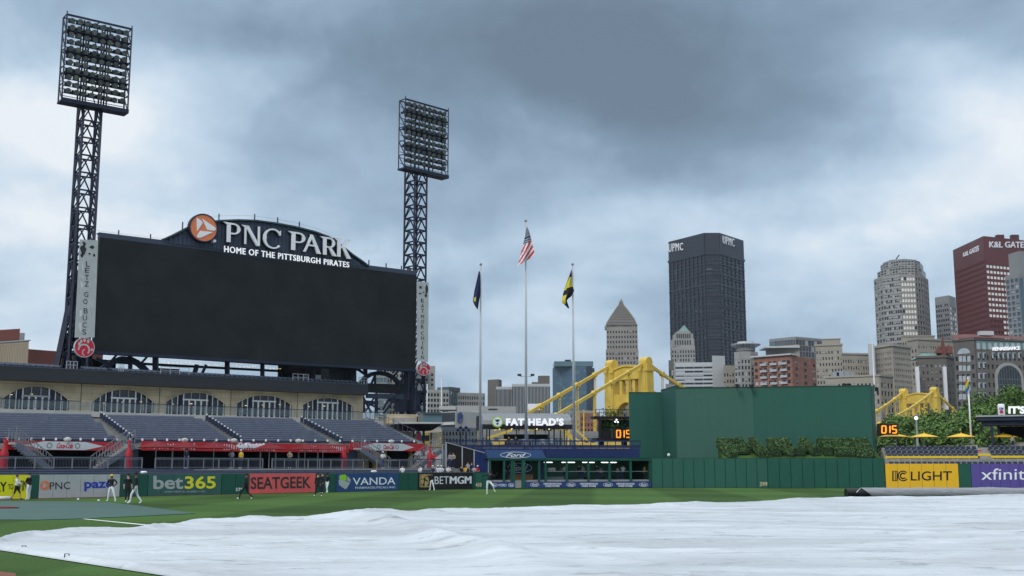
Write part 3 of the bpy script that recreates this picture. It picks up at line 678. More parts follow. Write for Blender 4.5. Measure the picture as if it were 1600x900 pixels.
# stone facade with arches
fac = thing('stone_facade', FAC.A, 'tan limestone concourse building with five glazed arches behind the left field stand', 'building')
ARCH = [(-6, 101, 602.5, 624, 641.5), (138.5, 235, 607.5, 627, 645.5), (252.5, 347.5, 612.5, 629.5, 649), (364.5, 453, 617, 631.5, 652.5), (469, 550, 621, 633.5, 654)]
zb0 = zf - .1; zt0 = FAC.uv(300, 597)[1]
edges = []; solid = MB()
prev = -14
for i, (x0, x1, yt, ys, yb) in enumerate(ARCH):
    u0, u1 = uw(FAC, x0), uw(FAC, x1); zs = FAC.uv((x0 + x1) / 2, ys)[1]; za = FAC.uv((x0 + x1) / 2, yt)[1]; zs = min(zs, za - .3)
    if u0 > prev: fcube('pier', 'limestone', fac, FAC, prev + .004, u0 - .004, zb0, zt0, -.6, 0)
    seg = 16; pts = []
    for k in range(seg + 1):
        x = -1 + 2 * k / seg; pts.append((u0 + (u1 - u0) * (x + 1) / 2, zs + (za - zs) * (1 - abs(x) ** 2.2)))
    sp = MB()
    for k in range(seg):
        (a_, za_), (b_, zb_) = pts[k], pts[k + 1]; sp.fpoly(FAC, [(a_, za_), (b_, zb_), (b_, zt0), (a_, zt0)], -.6, -.004)
    sp.build('spandrel', 'limestone', fac)
    tr = MB()
    for k in range(seg): tr.beam(FAC.P(*pts[k], .03), FAC.P(*pts[k + 1], .03), .09, .12)
    tr.build('arch_trim', 'limestone', fac)
    gl = MB()
    for k in range(seg):
        (a_, za_), (b_, zb_) = pts[k], pts[k + 1]; gl.fpoly(FAC, [(a_, zb0), (b_, zb0), (b_, zb_), (a_, za_)], -.30, -.25)
    w = gl.build('window', 'glass_dark', fac)
    U = lambda f: u0 + (u1 - u0) * f
    H = lambda f: zs + (za - zs) * (1 - abs(2 * f - 1) ** 2.2)
    for f in (.02, .12, .21, .265, .305, .40, .5, .60, .695, .735, .79, .88, .98):
        top = H(f) - .03
        if f in (.40, .5, .60): mt_ = 'galv'
        mt_ = 'navy_steel' if f in (.265, .735) else 'white'; ww = .34 if mt_ == 'navy_steel' else .11 if .28 < f < .72 else .07
        if f in (.40, .5, .60): top = zs + .25; ww = .15
        fcube('mullion', mt_, w, FAC, U(f) - ww / 2, U(f) + ww / 2, zb0, top, -.249, -.12)
    zh = FAC.uv((x0 + x1) / 2, ys - 3)[1] if i else FAC.uv(50, 611)[1]
    fcube('transom', 'white' if i else 'galv', w, FAC, U(.285), U(.715), zs + .25, zs + .40, -.249, -.10)
    for q in (.43, .57): fcube('mullion', 'galv', w, FAC, U(q) - .04, U(q) + .04, zs + .41, H(q) - .04, -.249, -.14)
    for k in range(3): fcube('ceiling_lamp', 'warm_lamp', w, FAC, U(.12 + .3 * k + .05 * (i % 2)), U(.16 + .3 * k + .05 * (i % 2)), zh - .42 + .12 * k, zh - .37 + .12 * k, -.249, -.23)
    prev = u1
uE = uw(FAC, 565); fcube('pier', 'limestone', fac, FAC, prev + .004, uE, zb0, zt0, -.6, 0)
fcube('end_wall', 'limestone', fac, FAC, uE - .6, uE + .001, zb0, zt0, -6, -.605)
for x in (101 + 18, 243, 356, 461): fcube('joint', 'ink', fac, FAC, uw(FAC, x) - .03, uw(FAC, x) + .03, zb0 + .3, zt0, 0, .012)
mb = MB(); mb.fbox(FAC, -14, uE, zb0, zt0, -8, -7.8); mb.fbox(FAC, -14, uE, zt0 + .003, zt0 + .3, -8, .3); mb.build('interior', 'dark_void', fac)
# ribbon fascia (upper deck edge)
uR = uw(FAS, 572.5); zF0 = FAS.uv(0, 592.5)[1]; zF1 = FAS.uv(0, 571.5)[1]; zF1b = FAS.uv(572, 601)[1]; zF0b = FAS.uv(572, 617)[1]
dk = thing('upper_deck', FAS.A, 'dark upper deck with a black ribbon display board over the stone arches', 'deck')
mb = MB(); u0 = -14
V = lambda u, z, n: FAS.P(u, z, n)
def zl(u, a, b): return a + (b - a) * u / uR
mb.hexa([V(u0, zl(u0, zF0, zF0b), 0), V(uR, zF0b, 0), V(uR, zF0b, -7), V(u0, zl(u0, zF0, zF0b), -7), V(u0, zl(u0, zF1, zF1b), 0), V(uR, zF1b, 0), V(uR, zF1b - .2, -7), V(u0, zl(u0, zF1, zF1b) - .2, -7)])
mb.build('ribbon_board', 'fascia', dk)
mb = MB(); mb.hexa([V(u0, zl(u0, zF1, zF1b) + .0, .03), V(uR, zF1b + .0, .03), V(uR, zF1b, -.1), V(u0, zl(u0, zF1, zF1b), -.1), V(u0, zl(u0, zF1, zF1b) + .07, .03), V(uR, zF1b + .07, .03), V(uR, zF1b + .07, -.1), V(u0, zl(u0, zF1, zF1b) + .07, -.1)])
mb.build('edge_cap', 'grey_steel', dk)
# upper seats behind the fascia: backs seen over the edge
for r in range(2):
    n = int((uR + 12) / .56)
    for k in range(n):
        u = -12 + k * .56
        x = 800 + F * (V(u, 0, 0).x) / V(u, 0, 0).y
        if 95 < x < 140 or 176 < x < 184: continue
        zr = zl(u, zF1, zF1b)
        p = V(u, zr + .06 + .14 * r, -.9 - .85 * r)
        if r == 2 and x > 430: continue
        far_parts_up = p
        if r == 0: mb = None
        up_list = globals().setdefault('UP', []); up_list.append((p, FAS.rz))
mb = MB()
for p, rz in UP:
    a_, b_ = math.cos(rz), math.sin(rz); V_ = [(p.x + x * a_ - y * b_, p.y + x * b_ + y * a_, p.z + z) for x, y, z in SMB.v]; o = len(mb.v); mb.v += V_; mb.f += [tuple(o + i for i in f) for f in SMB.f]; mb.m += SMB.m
mb.build('upper_seats', ['seat_blue', 'seat_navy', 'galv'], None, label='rows of seats showing above the black ribbon board under the big screen', cat='upper seats', kind='stuff')
mb = MB(); mb.hexa([V(u0, zF1 - .2, -1), V(uR, zF1b - .2, -1), V(uR, zF1b - .1, -5), V(u0, zF1 - .1, -5), V(u0, zF1, -1), V(uR, zF1b, -1), V(uR, zF1b + .25, -5), V(u0, zF1 + .25, -5)]); mb.build('raked_floor', 'tread', dk)
for k, (x0, x1) in enumerate([(95, 112), (178, 186), (245, 290), (455, 480), (560, 572)]):
    u0_, u1_ = uw(FAS, x0), uw(FAS, x1); zz_ = zl(u0_, zF1, zF1b); g = MB()
    for z_ in (.45, .8): g.beam(V(u0_, zz_ + z_, -.3), V(u1_, zz_ + z_, -.3), .05)
    for i in range(4): u_ = u0_ + (u1_ - u0_) * i / 3; g.beam(V(u_, zz_, -.3), V(u_, zz_ + .82, -.3), .05)
    g.build('guard_rail', 'galv', dk)
for k in range(4):
    x = 489 + 10.5 * k; p = FAS.p(x, 599, -1.4); g = MB()
    p = V(uw(FAS, x), zl(uw(FAS, x), zF1, zF1b) + .02, -1.6); g.fpoly(Face.xy(p, p + FAS.d), [(-.42, 0), (.42, 0), (.42, .35), (0, .85), (-.42, .35)], -.05, .05)
    g.build('table_umbrella', 'cloth_grey', None, label='folded grey table cover beneath the big screen, %s from the left of four' % ['first', 'second', 'third', 'fourth'][k], cat='table cover', group='grey covers on the upper deck')

# banners on the stand's front edge
def banner(x0, x1, kind, label, y0a=687.6, h=14.5):
    u0, u1 = uw(BAN, x0), uw(BAN, x1); y = lambda x: ybot(x) + .6
    z1 = BAN.uv(x0, y(x0))[1]; z0 = BAN.uv(x0, y(x0) + (h if x0 < 300 else h - 2.0))[1]
    t = thing('front_banner', BAN.P((u0 + u1) / 2, z0, .1), label, 'banner', 'red banners on the stand front')
    mb = MB(); mb.fbox(BAN, u0, u1, z0, z1, .02, .10); mb.build('cloth', 'coke_red', t)
    w = u1 - u0; zm = (z0 + z1) / 2; zh = (z1 - z0) / 2
    if kind == 'logo':
        a, b = .15 * w, .83 * w
        mb = MB(); mb.fpoly(BAN, [(u0 + a, zm), (u0 + a + 1.6, z1 - .03), (u0 + b - 1.6, z1 - .03), (u0 + b, zm), (u0 + b - 1.6, z0 + .03), (u0 + a + 1.6, z0 + .03)], .102, .115); mb.build('white_hexagon', 'pale_patch', t)
        def tx(s, f0, f1, k, mt, **kw):
            ua, ub = u0 + f0 * w, u0 + f1 * w; A, E, B = glyphs(s, kw.get('bold', 0), kw.get('shear', 0), .9); V = []
            for nn in (.13, .117):
                for x, yy in A: V.append(BAN.P(ua + (ub - ua) * x, zm - zh * k + 2 * zh * k * yy, nn))
            m_ = MB(); n = len(A); m_.add(V, E + [(p, q, q + n, p + n) for p, q in B]); m_.build('lettering', mt, t)
        tx('Coca-Cola', .42, .56, .62, 'logo_red', shear=.45, bold=.02)
        for f in (.36, .60):
            m_ = MB(); ring(m_, BAN, u0 + f * w, zm, .24, .24, .09, .117, .13, 10); m_.build('emblem', 'grey_conc', t)
    else:
        k = 0; u = u0 + .6
        mb = MB()
        while u < u1 - .5:
            ht = .35 + .25 * random.random()
            if (int(u * .35) % 3) != 0: mb.fbox(BAN, u, u + .10, zm - zh * ht * 1.3, zm + zh * ht * 1.3, .102, .112)
            u += .26
        mb.build('stripe_print', 'pale_patch', t)
        u = u0 + 2
        while u < u1 - 2 and kind == 'umb': u += 3
    return t
banner(3, 187, 'logo', 'red banner with a white hexagon and red script, left of the stair')
banner(218, 543, 'umb', 'long red banner with white stripe print behind the red parasols')
banner(545, 664, 'logo', 'red banner with a white hexagon and red script, at the right end of the stand')
gt = thing('graffiti_letters', BAN.p(395, 697, .2), 'white cloud-like lettering mounted on the long red banner', 'sign letters')
for k in range(9):
    x = 371 + k * 5.6; mb = MB(); u, z = BAN.uv(x, 696.5 + 1.2 * math.sin(k * 1.7)); disc(mb, BAN, u, z, .15, .15 + .05 * (k % 3), .12, .2, 9); disc(mb, BAN, u + .14, z - .1, .11, .11, .13, .21, 8); mb.build('letter', 'white', gt)
text(BAN, 'GoPirates', [(369, 691.5), (409, 691.5), (409, 700), (369, 700)], 'white', gt, n0=.2, n1=.25, bold=.02, shear=.2)
# small white lamps along the banner top
for k in range(34):
    x = 10 + k * 19.3
    if x > 660: break
    u, z = BAN.uv(x, ybot(x) - 1.4); fcube('edge_lamp', 'white', stand, BAN, u - .05, u + .05, z - .08, z + .12, -.05, .1)
for x in (105, 288, 365, 466, 611):
    mb = MB(); mb.ball(BAN.p(x, ybot(x) - 1, .05), .25, 10, 6, (1.3, .8, .8)); mb.build('camera_dome', 'concrete_lt', stand, True)
# terrace railing
rail = thing('terrace_railing', RAIL.A, 'grey metal railing with mesh infill along the terrace behind the left field wall', 'railing')
def yr0(x): return 716.5 - .0007 * x
zr0 = ft + .02; zr1 = ft + .92
gaps = [(221, 240), (409, 424), (568, 588)]
segs = [(-10, 220), (241, 409), (424, 567), (588, 690)]
mb = MB(); pp = MB()
for a_, b_ in segs:
    u0, u1 = uw(RAIL, a_), uw(RAIL, b_); mb.fbox(RAIL, u0, u1, zr1 - .07, zr1, 0, .06); mb.fbox(RAIL, u0, u1, zr0 + .10, zr0 + .14, .01, .05); mb.fbox(RAIL, u0, u1, zr1 - .16, zr1 - .13, .01, .05)
    n = max(2, int((u1 - u0) / 1.35))
    for k in range(n + 1): u = u0 + (u1 - u0) * k / n; fcube('post', 'rail_grey', rail, RAIL, u - .04, u + .04, zr0, zr1 + .003, -.01, .07)
    u = u0
    while u < u1: pp.fbox(RAIL, u, u + .022, zr0 + .14, zr1 - .16, .02, .04); u += .12
    gm = MB(); 
mb.build('rail_bar', 'rail_grey', rail); pp.build('baluster', 'grey_steel', rail, kind='stuff')
mb = MB()
for a_, b_ in segs: mb.fbox(RAIL, uw(RAIL, a_), uw(RAIL, b_), zr1 - .001 + .003, zr1 + .045, -.02, .08)
mb.build('handrail', 'navy_steel', rail)
# stairs flanking the openings
def stair(x_top, x_bot, label):
    f = Face.xy(BAN.P(0, 0, 1.2), BAN.P(10, 0, 1.2)); ut, ub = uw(BAN, x_top), uw(BAN, x_bot); zt = 4.25; zb = ft + .05
    t = thing('stair_flight', f.P((ut + ub) / 2, zb, 0), label, 'staircase', 'staircases up to the stand'); n = 12
    s = 1 if ub > ut else -1
    for k in range(n):
        a = ut + (ub - ut) * k / n; b = ut + (ub - ut) * (k + 1) / n; z = zt + (zb - zt) * (k + 1) / n
        fcube('step', 'concrete', t, f, a + .002, b - .002, z - .16, z, -1.1, 0)
    mb = MB(); mb.beam(f.P(ut, zt - .35, .06), f.P(ub, zb - .1, .06), .12, .42); mb.build('stringer', 'seat_blue', t)
    for nn in (.12, -1.1):
        mb = MB()
        for h in (.5, .95): mb.beam(f.P(ut, zt + h, nn), f.P(ub, zb + h, nn), .06)
        for k in range(13): u = ut + (ub - ut) * k / 12; z = zt + (zb - zt) * k / 12; mb.beam(f.P(u, z - .1, nn), f.P(u, z + .95, nn), .045)
        mb.build('handrail', 'rail_grey', t)
    return t
stair(8, 66, 'staircase with grey handrails going down right beside the left script banner')
stair(194, 138, 'staircase with grey handrails going down left towards the script banner, beside the red bottle')
stair(550, 596, 'staircase with grey handrails going down right, beside the second script banner')
stair(676, 636, 'staircase with grey handrails at the right end of the stand')
for k, (x0, x1) in enumerate([(-8, 8), (187, 216), (542, 560)]):
    u0, u1 = uw(BAN, x0), uw(BAN, x1); mb = MB(); mb.fbox(BAN, u0, u1, ft, 4.4, -1.2, -.2); mb.build('portal_block', 'crown_blue', stand)
# red bottles
def bottle(x, yb_, label, first=[None]):
    p = RAIL.p(x, 731); p = RAIL.P(uw(RAIL, x), ft + .03, -.8)
    if first[0] is None:
        t = thing('giant_bottle', p, label, 'bottle display', 'giant red bottles on the terrace'); prof = [(.30, 0), (.32, .12), (.26, .5), (.31, .9), (.29, 1.2), (.15, 1.6), (.10, 1.9), (.10, 2.15)]
        mb = MB(); mb.tube([p + Vector((0, 0, z)) for r, z in prof], [r for r, z in prof], 16); mb.build('body', 'bottle_red', t, True)
        mb = MB(); mb.tube([p + Vector((0, 0, 2.155)), p + Vector((0, 0, 2.26))], .13, 12); mb.build('cap', 'logo_red', t)
        mb = MB(); mb.tube([p + Vector((0, 0, .62)), p + Vector((0, 0, .74))], [.275, .285], 16); mb.build('label_band', 'umb_red', t); first[0] = t
    else:
        t = copy_tree(first[0]); t.location = p; t['label'] = label
bottle(208, 731, 'giant red bottle beside the staircase left of the red parasols'); bottle(545, 731, 'giant red bottle between the long red banner and the second script banner')
bottle(12, 731, 'giant red bottle in shade at the far left of the terrace'); bottle(680, 731, 'giant red bottle at the right end of the terrace railing')
# red parasols
def parasol(p, r, h, name, label, m1, group, zt, proto=[None], rise=.55, cache={}):
    if m1 not in cache:
        t = thing(name, p, label, 'parasol', group)
        mb = MB(); mb.cone(p + Vector((0, 0, zt)), r, rise, 8); mb.build('canopy', m1, t)
        mb = MB(); mb.tube([p, p + Vector((0, 0, zt + rise + .05))], .035, 8); mb.build('pole', 'galv', t)
        mb = MB(); mb.ball(p + Vector((0, 0, zt + rise + .1)), .06, 8, 6); mb.build('finial', m1, t); cache[m1] = t
    else:
        t = copy_tree(cache[m1]); t.location = p; t['label'] = label
    return t
PAR = [259, 304, 350, 437, 493, 521]
ordn = ['first', 'second', 'third', 'fourth', 'fifth', 'sixth']
for k, x in enumerate(PAR):
    p = RAIL.P(uw(RAIL, x), ft + .03, -1.6); t = parasol(p, 1.55, 0, 'red_parasol', 'red parasol with white script on the terrace, %s from the left' % ordn[k], 'umb_red', 'red parasols on the terrace', 1.75)
    f = Face.xy(p - RAIL.d * .3 + RAIL.n * 1.05, p + RAIL.d * .3 + RAIL.n * 1.05); mb = MB(); mb.hexa([f.P(0, ft + 1.86, 0.02), f.P(.6, ft + 1.86, .02), f.P(.6, ft + 1.87, -.02), f.P(0, ft + 1.87, -.02), f.P(0, ft + 2.02, -.28), f.P(.6, ft + 2.02, -.28), f.P(.6, ft + 2.03, -.31), f.P(0, ft + 2.03, -.31)]); mb.build('print', 'pale_patch', t)
# terrace posts
for k, x in enumerate([272, 365, 410, 434, 470, 500]): 
    u = uw(BAN, x); fcube('post', 'galv', stand, BAN, u - .05, u + .05, ft + .02, 4.05, -.5, -.4)
# yellow bar under the right script banner
mb = MB(); bt = thing('bar_counter', BAN.P(uw(BAN, 620), ft, -2), 'bar with yellow posts and tan wall under the right script banner', 'bar')
fcube('back_wall', 'limestone', bt, BAN, uw(BAN, 578), uw(BAN, 606), ft + .03, 4.0, -3.1, -2.9); 
for x in (609, 626, 666): fcube('post', 'rail_yellow', bt, BAN, uw(BAN, x) - .12, uw(BAN, x) + .12, ft + .03, 4.0, -2.6, -2.3)
fcube('window', 'ic_yellow', bt, BAN, uw(BAN, 612), uw(BAN, 622), ft + .9, ft + 1.7, -2.8, -2.7); fcube('counter', 'galv', bt, BAN, uw(BAN, 590), uw(BAN, 640), ft + .8, ft + .9, -2.2, -1.9)
for k, (x0, x1, y) in enumerate([(228, 236, 726), (588, 604, 738)]):
    mb = MB(); 
    for i in range(3): p = WL.P(uw(WL, x0 + i * 4), ZW + .15, -.5 - .2 * i); mb.ball(p, .14, 8, 6, (1.4, 1, .7))
    mb.build('towel_pile', 'white', None, True, label=['small white heap on the wall top above bet365', 'small white heap on the wall top above the blue shield sign'][k], cat='towels', group='white heaps on the wall top')
# ================================================================ VIDEO BOARD
SB = Face((151, 112), (650, 133.2))
def zs_(px, py, f=SB): return f.uv(px, py)[1]
vb = thing('video_board', SB.P(SB.len / 2, 0, 0), 'huge blank dark video board with an arched navy crown sign between two light towers', 'video board')
uL = SB.uv(151.5, 460)[0]; uRr = SB.uv(650, 500)[0]
zTL, zBL, zTR, zBR = SB.uv(155, 370.5)[1], SB.uv(147, 548)[1], SB.uv(650, 430)[1], SB.uv(650, 577)[1]
mb = MB(); mb.fpoly(SB, [(uL, zBL), (uRr, zBR), (uRr, zTR), (uL, zTL)], -.8, 0); mb.build('screen', 'screen', vb)
mb = MB(); mb.beam(SB.P(uL, zTL + .22, -.5), SB.P(uRr, zTR + .22, -.5), .8, .42); mb.build('top_beam', 'crown_blue', vb)
mb = MB(); mb.beam(SB.P(uL - .1, zTL + .47, -.55), SB.P(uRr + .1, zTR + .47, -.55), .9, .09); mb.build('top_trim', 'grey_steel', vb)
mb = MB(); mb.beam(SB.P(uL, zBL - .15, -.3), SB.P(uRr, zBR - .15, -.3), 1.0, .26); mb.build('bottom_beam', 'navy_steel', vb)
# arched crown
arc_px = [(255, 374), (275, 365), (296, 354), (320, 347.5), (345, 345), (372, 344), (400, 345), (430, 349), (460, 354.5), (490, 362), (512, 370), (530, 382), (550, 398), (566, 409), (575, 416)]
arc = [SB.uv(x, y) for x, y in arc_px]; lo = [(u, zTL + (zTR - zTL) * (u - uL) / (uRr - uL) + .44) for u, z in arc]
cb_ = MB(); ribs = MB()
def arcz(u): return float(np.interp(u, [a[0] for a in arc], [a[1] for a in arc]))
def loz(u): return zTL + (zTR - zTL) * (u - uL) / (uRr - uL) + .44
u = arc[0][0] + .2; us = []
while u < arc[-1][0] - .2:
    w = .46; fz = min(arcz(u), arcz(u + w)) - .12
    if fz - loz(u) > .12:
        o = cube('cladding_panel', 'crown_blue', vb, SB.P(u + w / 2, (loz(u + w) + fz) / 2 - .1, -.08), (w - .035, .12, fz - loz(u + w) + .2), SB.rz)
    u += w
for k in range(len(arc) - 1):
    (a_, za), (b_, zb) = arc[k], arc[k + 1]
    cb_.fpoly(SB, [(a_, loz(a_)), (b_, loz(b_)), (b_, zb), (a_, za)], -1.2, -.16); ribs.beam(SB.P(a_, za, -.5), SB.P(b_, zb, -.5), 1.5, .16)
cb_.build('crown_back', 'navy_steel', vb); ribs.build('arch_trim', 'crown_trim', vb)
for x0, y0 in [(345, 345), (401, 345), (437, 350), (471, 357), (165, 371), (188, 366), (238, 372), (288, 358), (580, 412), (607, 417), (631, 421)]:
    u, z = SB.uv(x0, y0); fcube('stanchion', 'navy_steel', vb, SB, u - .05, u + .05, z - .3, z + .85 if 280 < x0 < 480 else z + .5, -.6, -.5)
mb = MB(); pts = [SB.p(x, y - 9, -.55) for x, y in arc_px[2:12]]
for a_, b_ in zip(pts, pts[1:]): mb.beam(a_, b_, .02)
mb.beam(SB.p(155, 359, -.55), SB.p(262, 372, -.55), .02); mb.build('safety_wire', 'galv', vb)
# round logo
lu, lz = SB.uv(315, 357.5); lr = (SB.uv(336.5, 357.5)[0] - SB.uv(293, 357.5)[0]) / 2; rz_ = (SB.uv(315, 336)[1] - SB.uv(315, 379)[1]) / 2
mb = MB(); disc(mb, SB, lu, lz, lr, rz_, 0, .55, 40); mb.build('logo_disc', 'orange', vb)
mb = MB(); ring(mb, SB, lu, lz, lr + .05, rz_ + .05, .12, .0, .6, 40); mb.build('logo_rim', 'navy_steel', vb)
for k, pts in enumerate([[(304, 341.5), (311, 346), (313.5, 350), (304.5, 363)], [(312.5, 343), (333, 357), (334, 360.5), (331, 362), (320.5, 360.5)], [(309, 362), (330, 364), (311, 372.5), (305.5, 373), (304.5, 370)]]):
    poly(SB, pts, 'white', vb, 'logo_mark', .56, .6)
mb = MB(); u, z = SB.uv(332.5, 377.5); disc(mb, SB, u, z, .17, .16, .0, .5, 14); mb.build('logo_dot', 'white', vb)
# serif letters of the sign, drawn as strokes in a unit box
def letter(ch, w=1.0):
    P = []; st = lambda x0, x1, y0=0, y1=1: P.append([(x0, y0), (x1, y0), (x1, y1), (x0, y1)])
    def arcs(cx, cy, rx, ry, a0, a1, t0, t1, n=12):
        for k in range(n):
            A, B = R(a0 + (a1 - a0) * k / n), R(a0 + (a1 - a0) * (k + 1) / n)
            def tt(a): return t1 + (t0 - t1) * abs(math.sin(a))
            ta, tb = tt(A), tt(B)
            P.append([(cx + rx * math.cos(A), cy + ry * math.sin(A)), (cx + rx * math.cos(B), cy + ry * math.sin(B)), (cx + (rx - tb) * math.cos(B), cy + (ry - tb * .85) * math.sin(B)), (cx + (rx - ta) * math.cos(A), cy + (ry - ta * .85) * math.sin(A))])
    if ch in 'PR':
        st(.20, .40); P.append([(-.02, 1.0), (.42, 1.0), (.42, .915), (.20, .88)])
        st(.40, .56, .915, 1.0); st(.40, .56, .42, .50); arcs(.56, .71, .40, .29, -90, 90, .085, .19)
        if ch == 'R': P.append([(.50, .46), (.70, .46), (1.10, -.01), (.84, -.01)])
    elif ch == 'N':
        P.append([(-.04, 1.0), (.34, 1.0), (.30, .9), (.14, .88)]); st(.14, .22, 0, .92); st(.86, .95, 0, 1.0); P.append([(.12, 1.0), (.34, 1.0), (.95, 0), (.80, -.02)])
    elif ch == 'C':
        arcs(.56, .5, .56, .53, 42, 318, .085, .19, 22); P.append([(.92, .72), (1.0, .72), (1.0, .98), (.9, .90)])
    elif ch == 'A':
        P.append([(-.04, 0), (.08, 0), (.50, .86), (.42, 1.0)]); P.append([(.34, 1.0), (.52, 1.0), (1.02, 0), (.80, 0)]); P.append([(.22, .36), (.70, .36), (.68, .44), (.26, .44)])
    elif ch == 'K':
        st(.16, .36); P.append([(-.04, 1.0), (.36, 1.0), (.36, .92), (.16, .88)]); P.append([(.36, .46), (.36, .56), (.84, 1.0), (1.02, 1.0)]); P.append([(.44, .58), (.60, .66), (1.12, -.03), (.86, -.03)])
    return P
LT = [('P', (347, 347.5), (374.5, 352), (373.5, 381), (346.5, 378.5)), ('N', (376, 352.5), (405, 355.5), (404.5, 385.5), (375.5, 381.5)), ('C', (409, 357), (436, 361), (435.5, 390.5), (408, 386.5)),
      ('P', (448, 362), (475.5, 366), (475, 394), (447, 390.5)), ('A', (473, 366), (498, 370), (498, 398), (472.5, 394)), ('R', (497.5, 370), (522, 374), (521, 401), (498, 398)), ('K', (521, 373.5), (544, 377), (543, 404.5), (521, 401))]
ol = thing('raised_letters', SB.p(445, 400, .3), 'large white serif letters PNC PARK on the arched crown of the video board', 'sign letters')
for ch, tl, tr, br, bl in LT:
    c = [Vector(SB.uv(*p)) for p in (tl, tr, br, bl)]; mb = MB(); mk = MB()
    for i, P in enumerate(letter(ch)):
        q = []
        for x, y in P: v = (c[3] * (1 - x) + c[2] * x) * (1 - y) + (c[0] * (1 - x) + c[1] * x) * y; q.append((v.x, v.y))
        mb.fpoly(SB, q, .2, .5 + .002 * (i % 3)); 
        cx = sum(a for a, b in q) / len(q); cy = sum(b for a, b in q) / len(q)
        mk.fpoly(SB, [(cx + (a - cx) * 1.0 + (.07 if a > cx else -.07), cy + (b - cy) + (.07 if b > cy else -.07)) for a, b in q], .02, .3 + .002 * (i % 3))
    mb.build('letter', 'white', ol); mk.build('letter_return', 'navy_steel', ol)
text(SB, 'HOME OF THE PITTSBURGH PIRATES', [(350, 384), (545, 409.6), (545, 418.2), (350, 393.8)], 'white_lit', vb, n0=.02, n1=.12, bold=.02, space=1.12)
poly(SB, [(348, 382), (547.5, 408), (547.5, 420.5), (348, 396.2)], 'navy_steel', vb, 'sign_backing', -.015, .015)
# vertical banners
def vbanner(c, s, label, cow):
    p = [SB.uv(*q) for q in c]; t = thing('vertical_banner', SB.P(*p[3]), label, 'banner', 'vertical banners beside the video board')
    mb = MB(); mb.fpoly(SB, [p[3], p[2], p[1], p[0]], .1, .2); mb.build('sheet', 'sign_grey', t)
    return t
t = vbanner([(124, 374.5), (152.4, 376), (146.8, 527.5), (116, 527.5)], '', 'grey vertical banner left of the screen with dark hand-painted letters LETZ GO BUCS', 1)
yy = [413, 423, 434, 444, 460.5, 471.5, 486, 497, 508, 519]
for ch, y, dx in zip('LETZGOBUCS', yy, [1, 0, 0, 0, 0, -1, 0, -1, -1, -1]):
    x = 135.5 - (y - 413) * .035 + dx; h = 4.3; w = 3.4; text(SB, ch, [(x - w, y - h), (x + w, y - h + .5), (x + w - .5, y + h), (x - w + .3, y + h - .4)], 'ink', t, n0=.205, n1=.22)
for k, pts in enumerate([[(127, 408), (130, 420), (127.5, 424)], [(126, 432), (130, 433), (130, 434.5), (126, 434)], [(125, 440), (129.5, 444), (126, 453)], [(123.5, 485), (128, 486), (127.5, 495), (123, 495)], [(122.5, 504), (127, 505), (125.5, 519), (121.5, 511)]]): poly(SB, pts, 'pale_patch', t, 'print_patch', .202, .21)
def rough(cx, cy, rx, ry, n=11, s=0):
    rnd = random.Random(s); return [(cx + rx * math.cos(2 * math.pi * k / n) * rnd.uniform(.6, 1.15), cy - ry * math.sin(2 * math.pi * k / n) * rnd.uniform(.6, 1.15)) for k in range(n)]
for k, a in enumerate([(129, 390, 5, 8), (127.5, 399, 3, 4), (131, 382, 2.5, 4), (143, 386.5, 4, 3), (139, 397, 2.5, 1.6), (146, 399.5, 2, 2.5), (129, 379.5, 1.5, 2)]): poly(SB, rough(*a, s=k), 'ink', t, 'print_spot', .204, .215)
t = vbanner([(650.3, 440), (668.5, 441.5), (667.5, 566), (650.8, 564)], '', 'grey vertical banner right of the screen with dark hand-painted letters EAT MOR CHIKIN', 1)
yy = [470, 478, 486, 495, 503, 511, 521, 528.5, 536, 543.5, 551, 558.5]
for ch, y in zip('EATMORCHIKIN', yy):
    x = 658.7; h = 3.1; w = 2.3 if ch != 'I' else .5; text(SB, ch, [(x - w, y - h), (x + w, y - h + .4), (x + w, y + h), (x - w, y + h - .3)], 'ink', t, n0=.205, n1=.22)
for k, a in enumerate([(665, 453, 2.3, 8), (655.5, 449.5, 2.5, 2.5), (655, 459, 2, 1.6), (660, 457, 1.5, 1.2), (664, 462, 2, 3)]): poly(SB, rough(*a, s=k + 20), 'ink', t, 'print_spot', .204, .215)
def round_sign(cx, cy, r, label):
    u, z = SB.uv(cx, cy); k = (SB.uv(cx + r, cy)[0] - SB.uv(cx - r, cy)[0]) / 2 / 1.0; kz = (SB.uv(cx, cy - r)[1] - SB.uv(cx, cy + r)[1]) / 2 * .98
    t = thing('round_sign', SB.P(u, z - kz, .2), label, 'sign', 'round red signs'); mb = MB(); disc(mb, SB, u, z, k, kz, .1, .42, 32); mb.build('disc', 'logo_red', t)
    mb = MB(); ring(mb, SB, u, z, k * 1.03, kz * 1.03, .06, .08, .45, 32); mb.build('rim', 'sign_grey', t)
    mb = MB(); ring(mb, SB, u - .05 * k, z - .25 * kz, k * .62, kz * .62, .16 * k, .425, .44, 18, R(-40), R(190)); ring(mb, SB, u + .05 * k, z - .52 * kz, k * .28, kz * .34, .1 * k, .425, .445, 10, R(90), R(270)); mb.build('swirl', 'sign_grey', t)
    for i, (a, l) in enumerate([(150, .62), (122, .70), (92, .74), (62, .72)]):
        mb = MB(); cx_, cz_ = u + l * k * math.cos(R(a)), z + l * kz * math.sin(R(a)); mb.fpoly(SB, [(cx_ + .13 * k * math.cos(q) * (1) , cz_ + .20 * kz * math.sin(q)) for q in [2 * math.pi * j / 8 for j in range(8)]], .425, .44); mb.build('feather_mark', 'sign_grey', t)
    poly(SB, [(cx + r * .72, cy + r * .05), (cx + r * .95, cy + r * .35), (cx + r * .6, cy + r * .35)], 'sign_grey', t, 'beak_mark', .425, .44)
round_sign(130, 543.3, 15.5, 'round red sign with a white swirl below the left vertical banner')
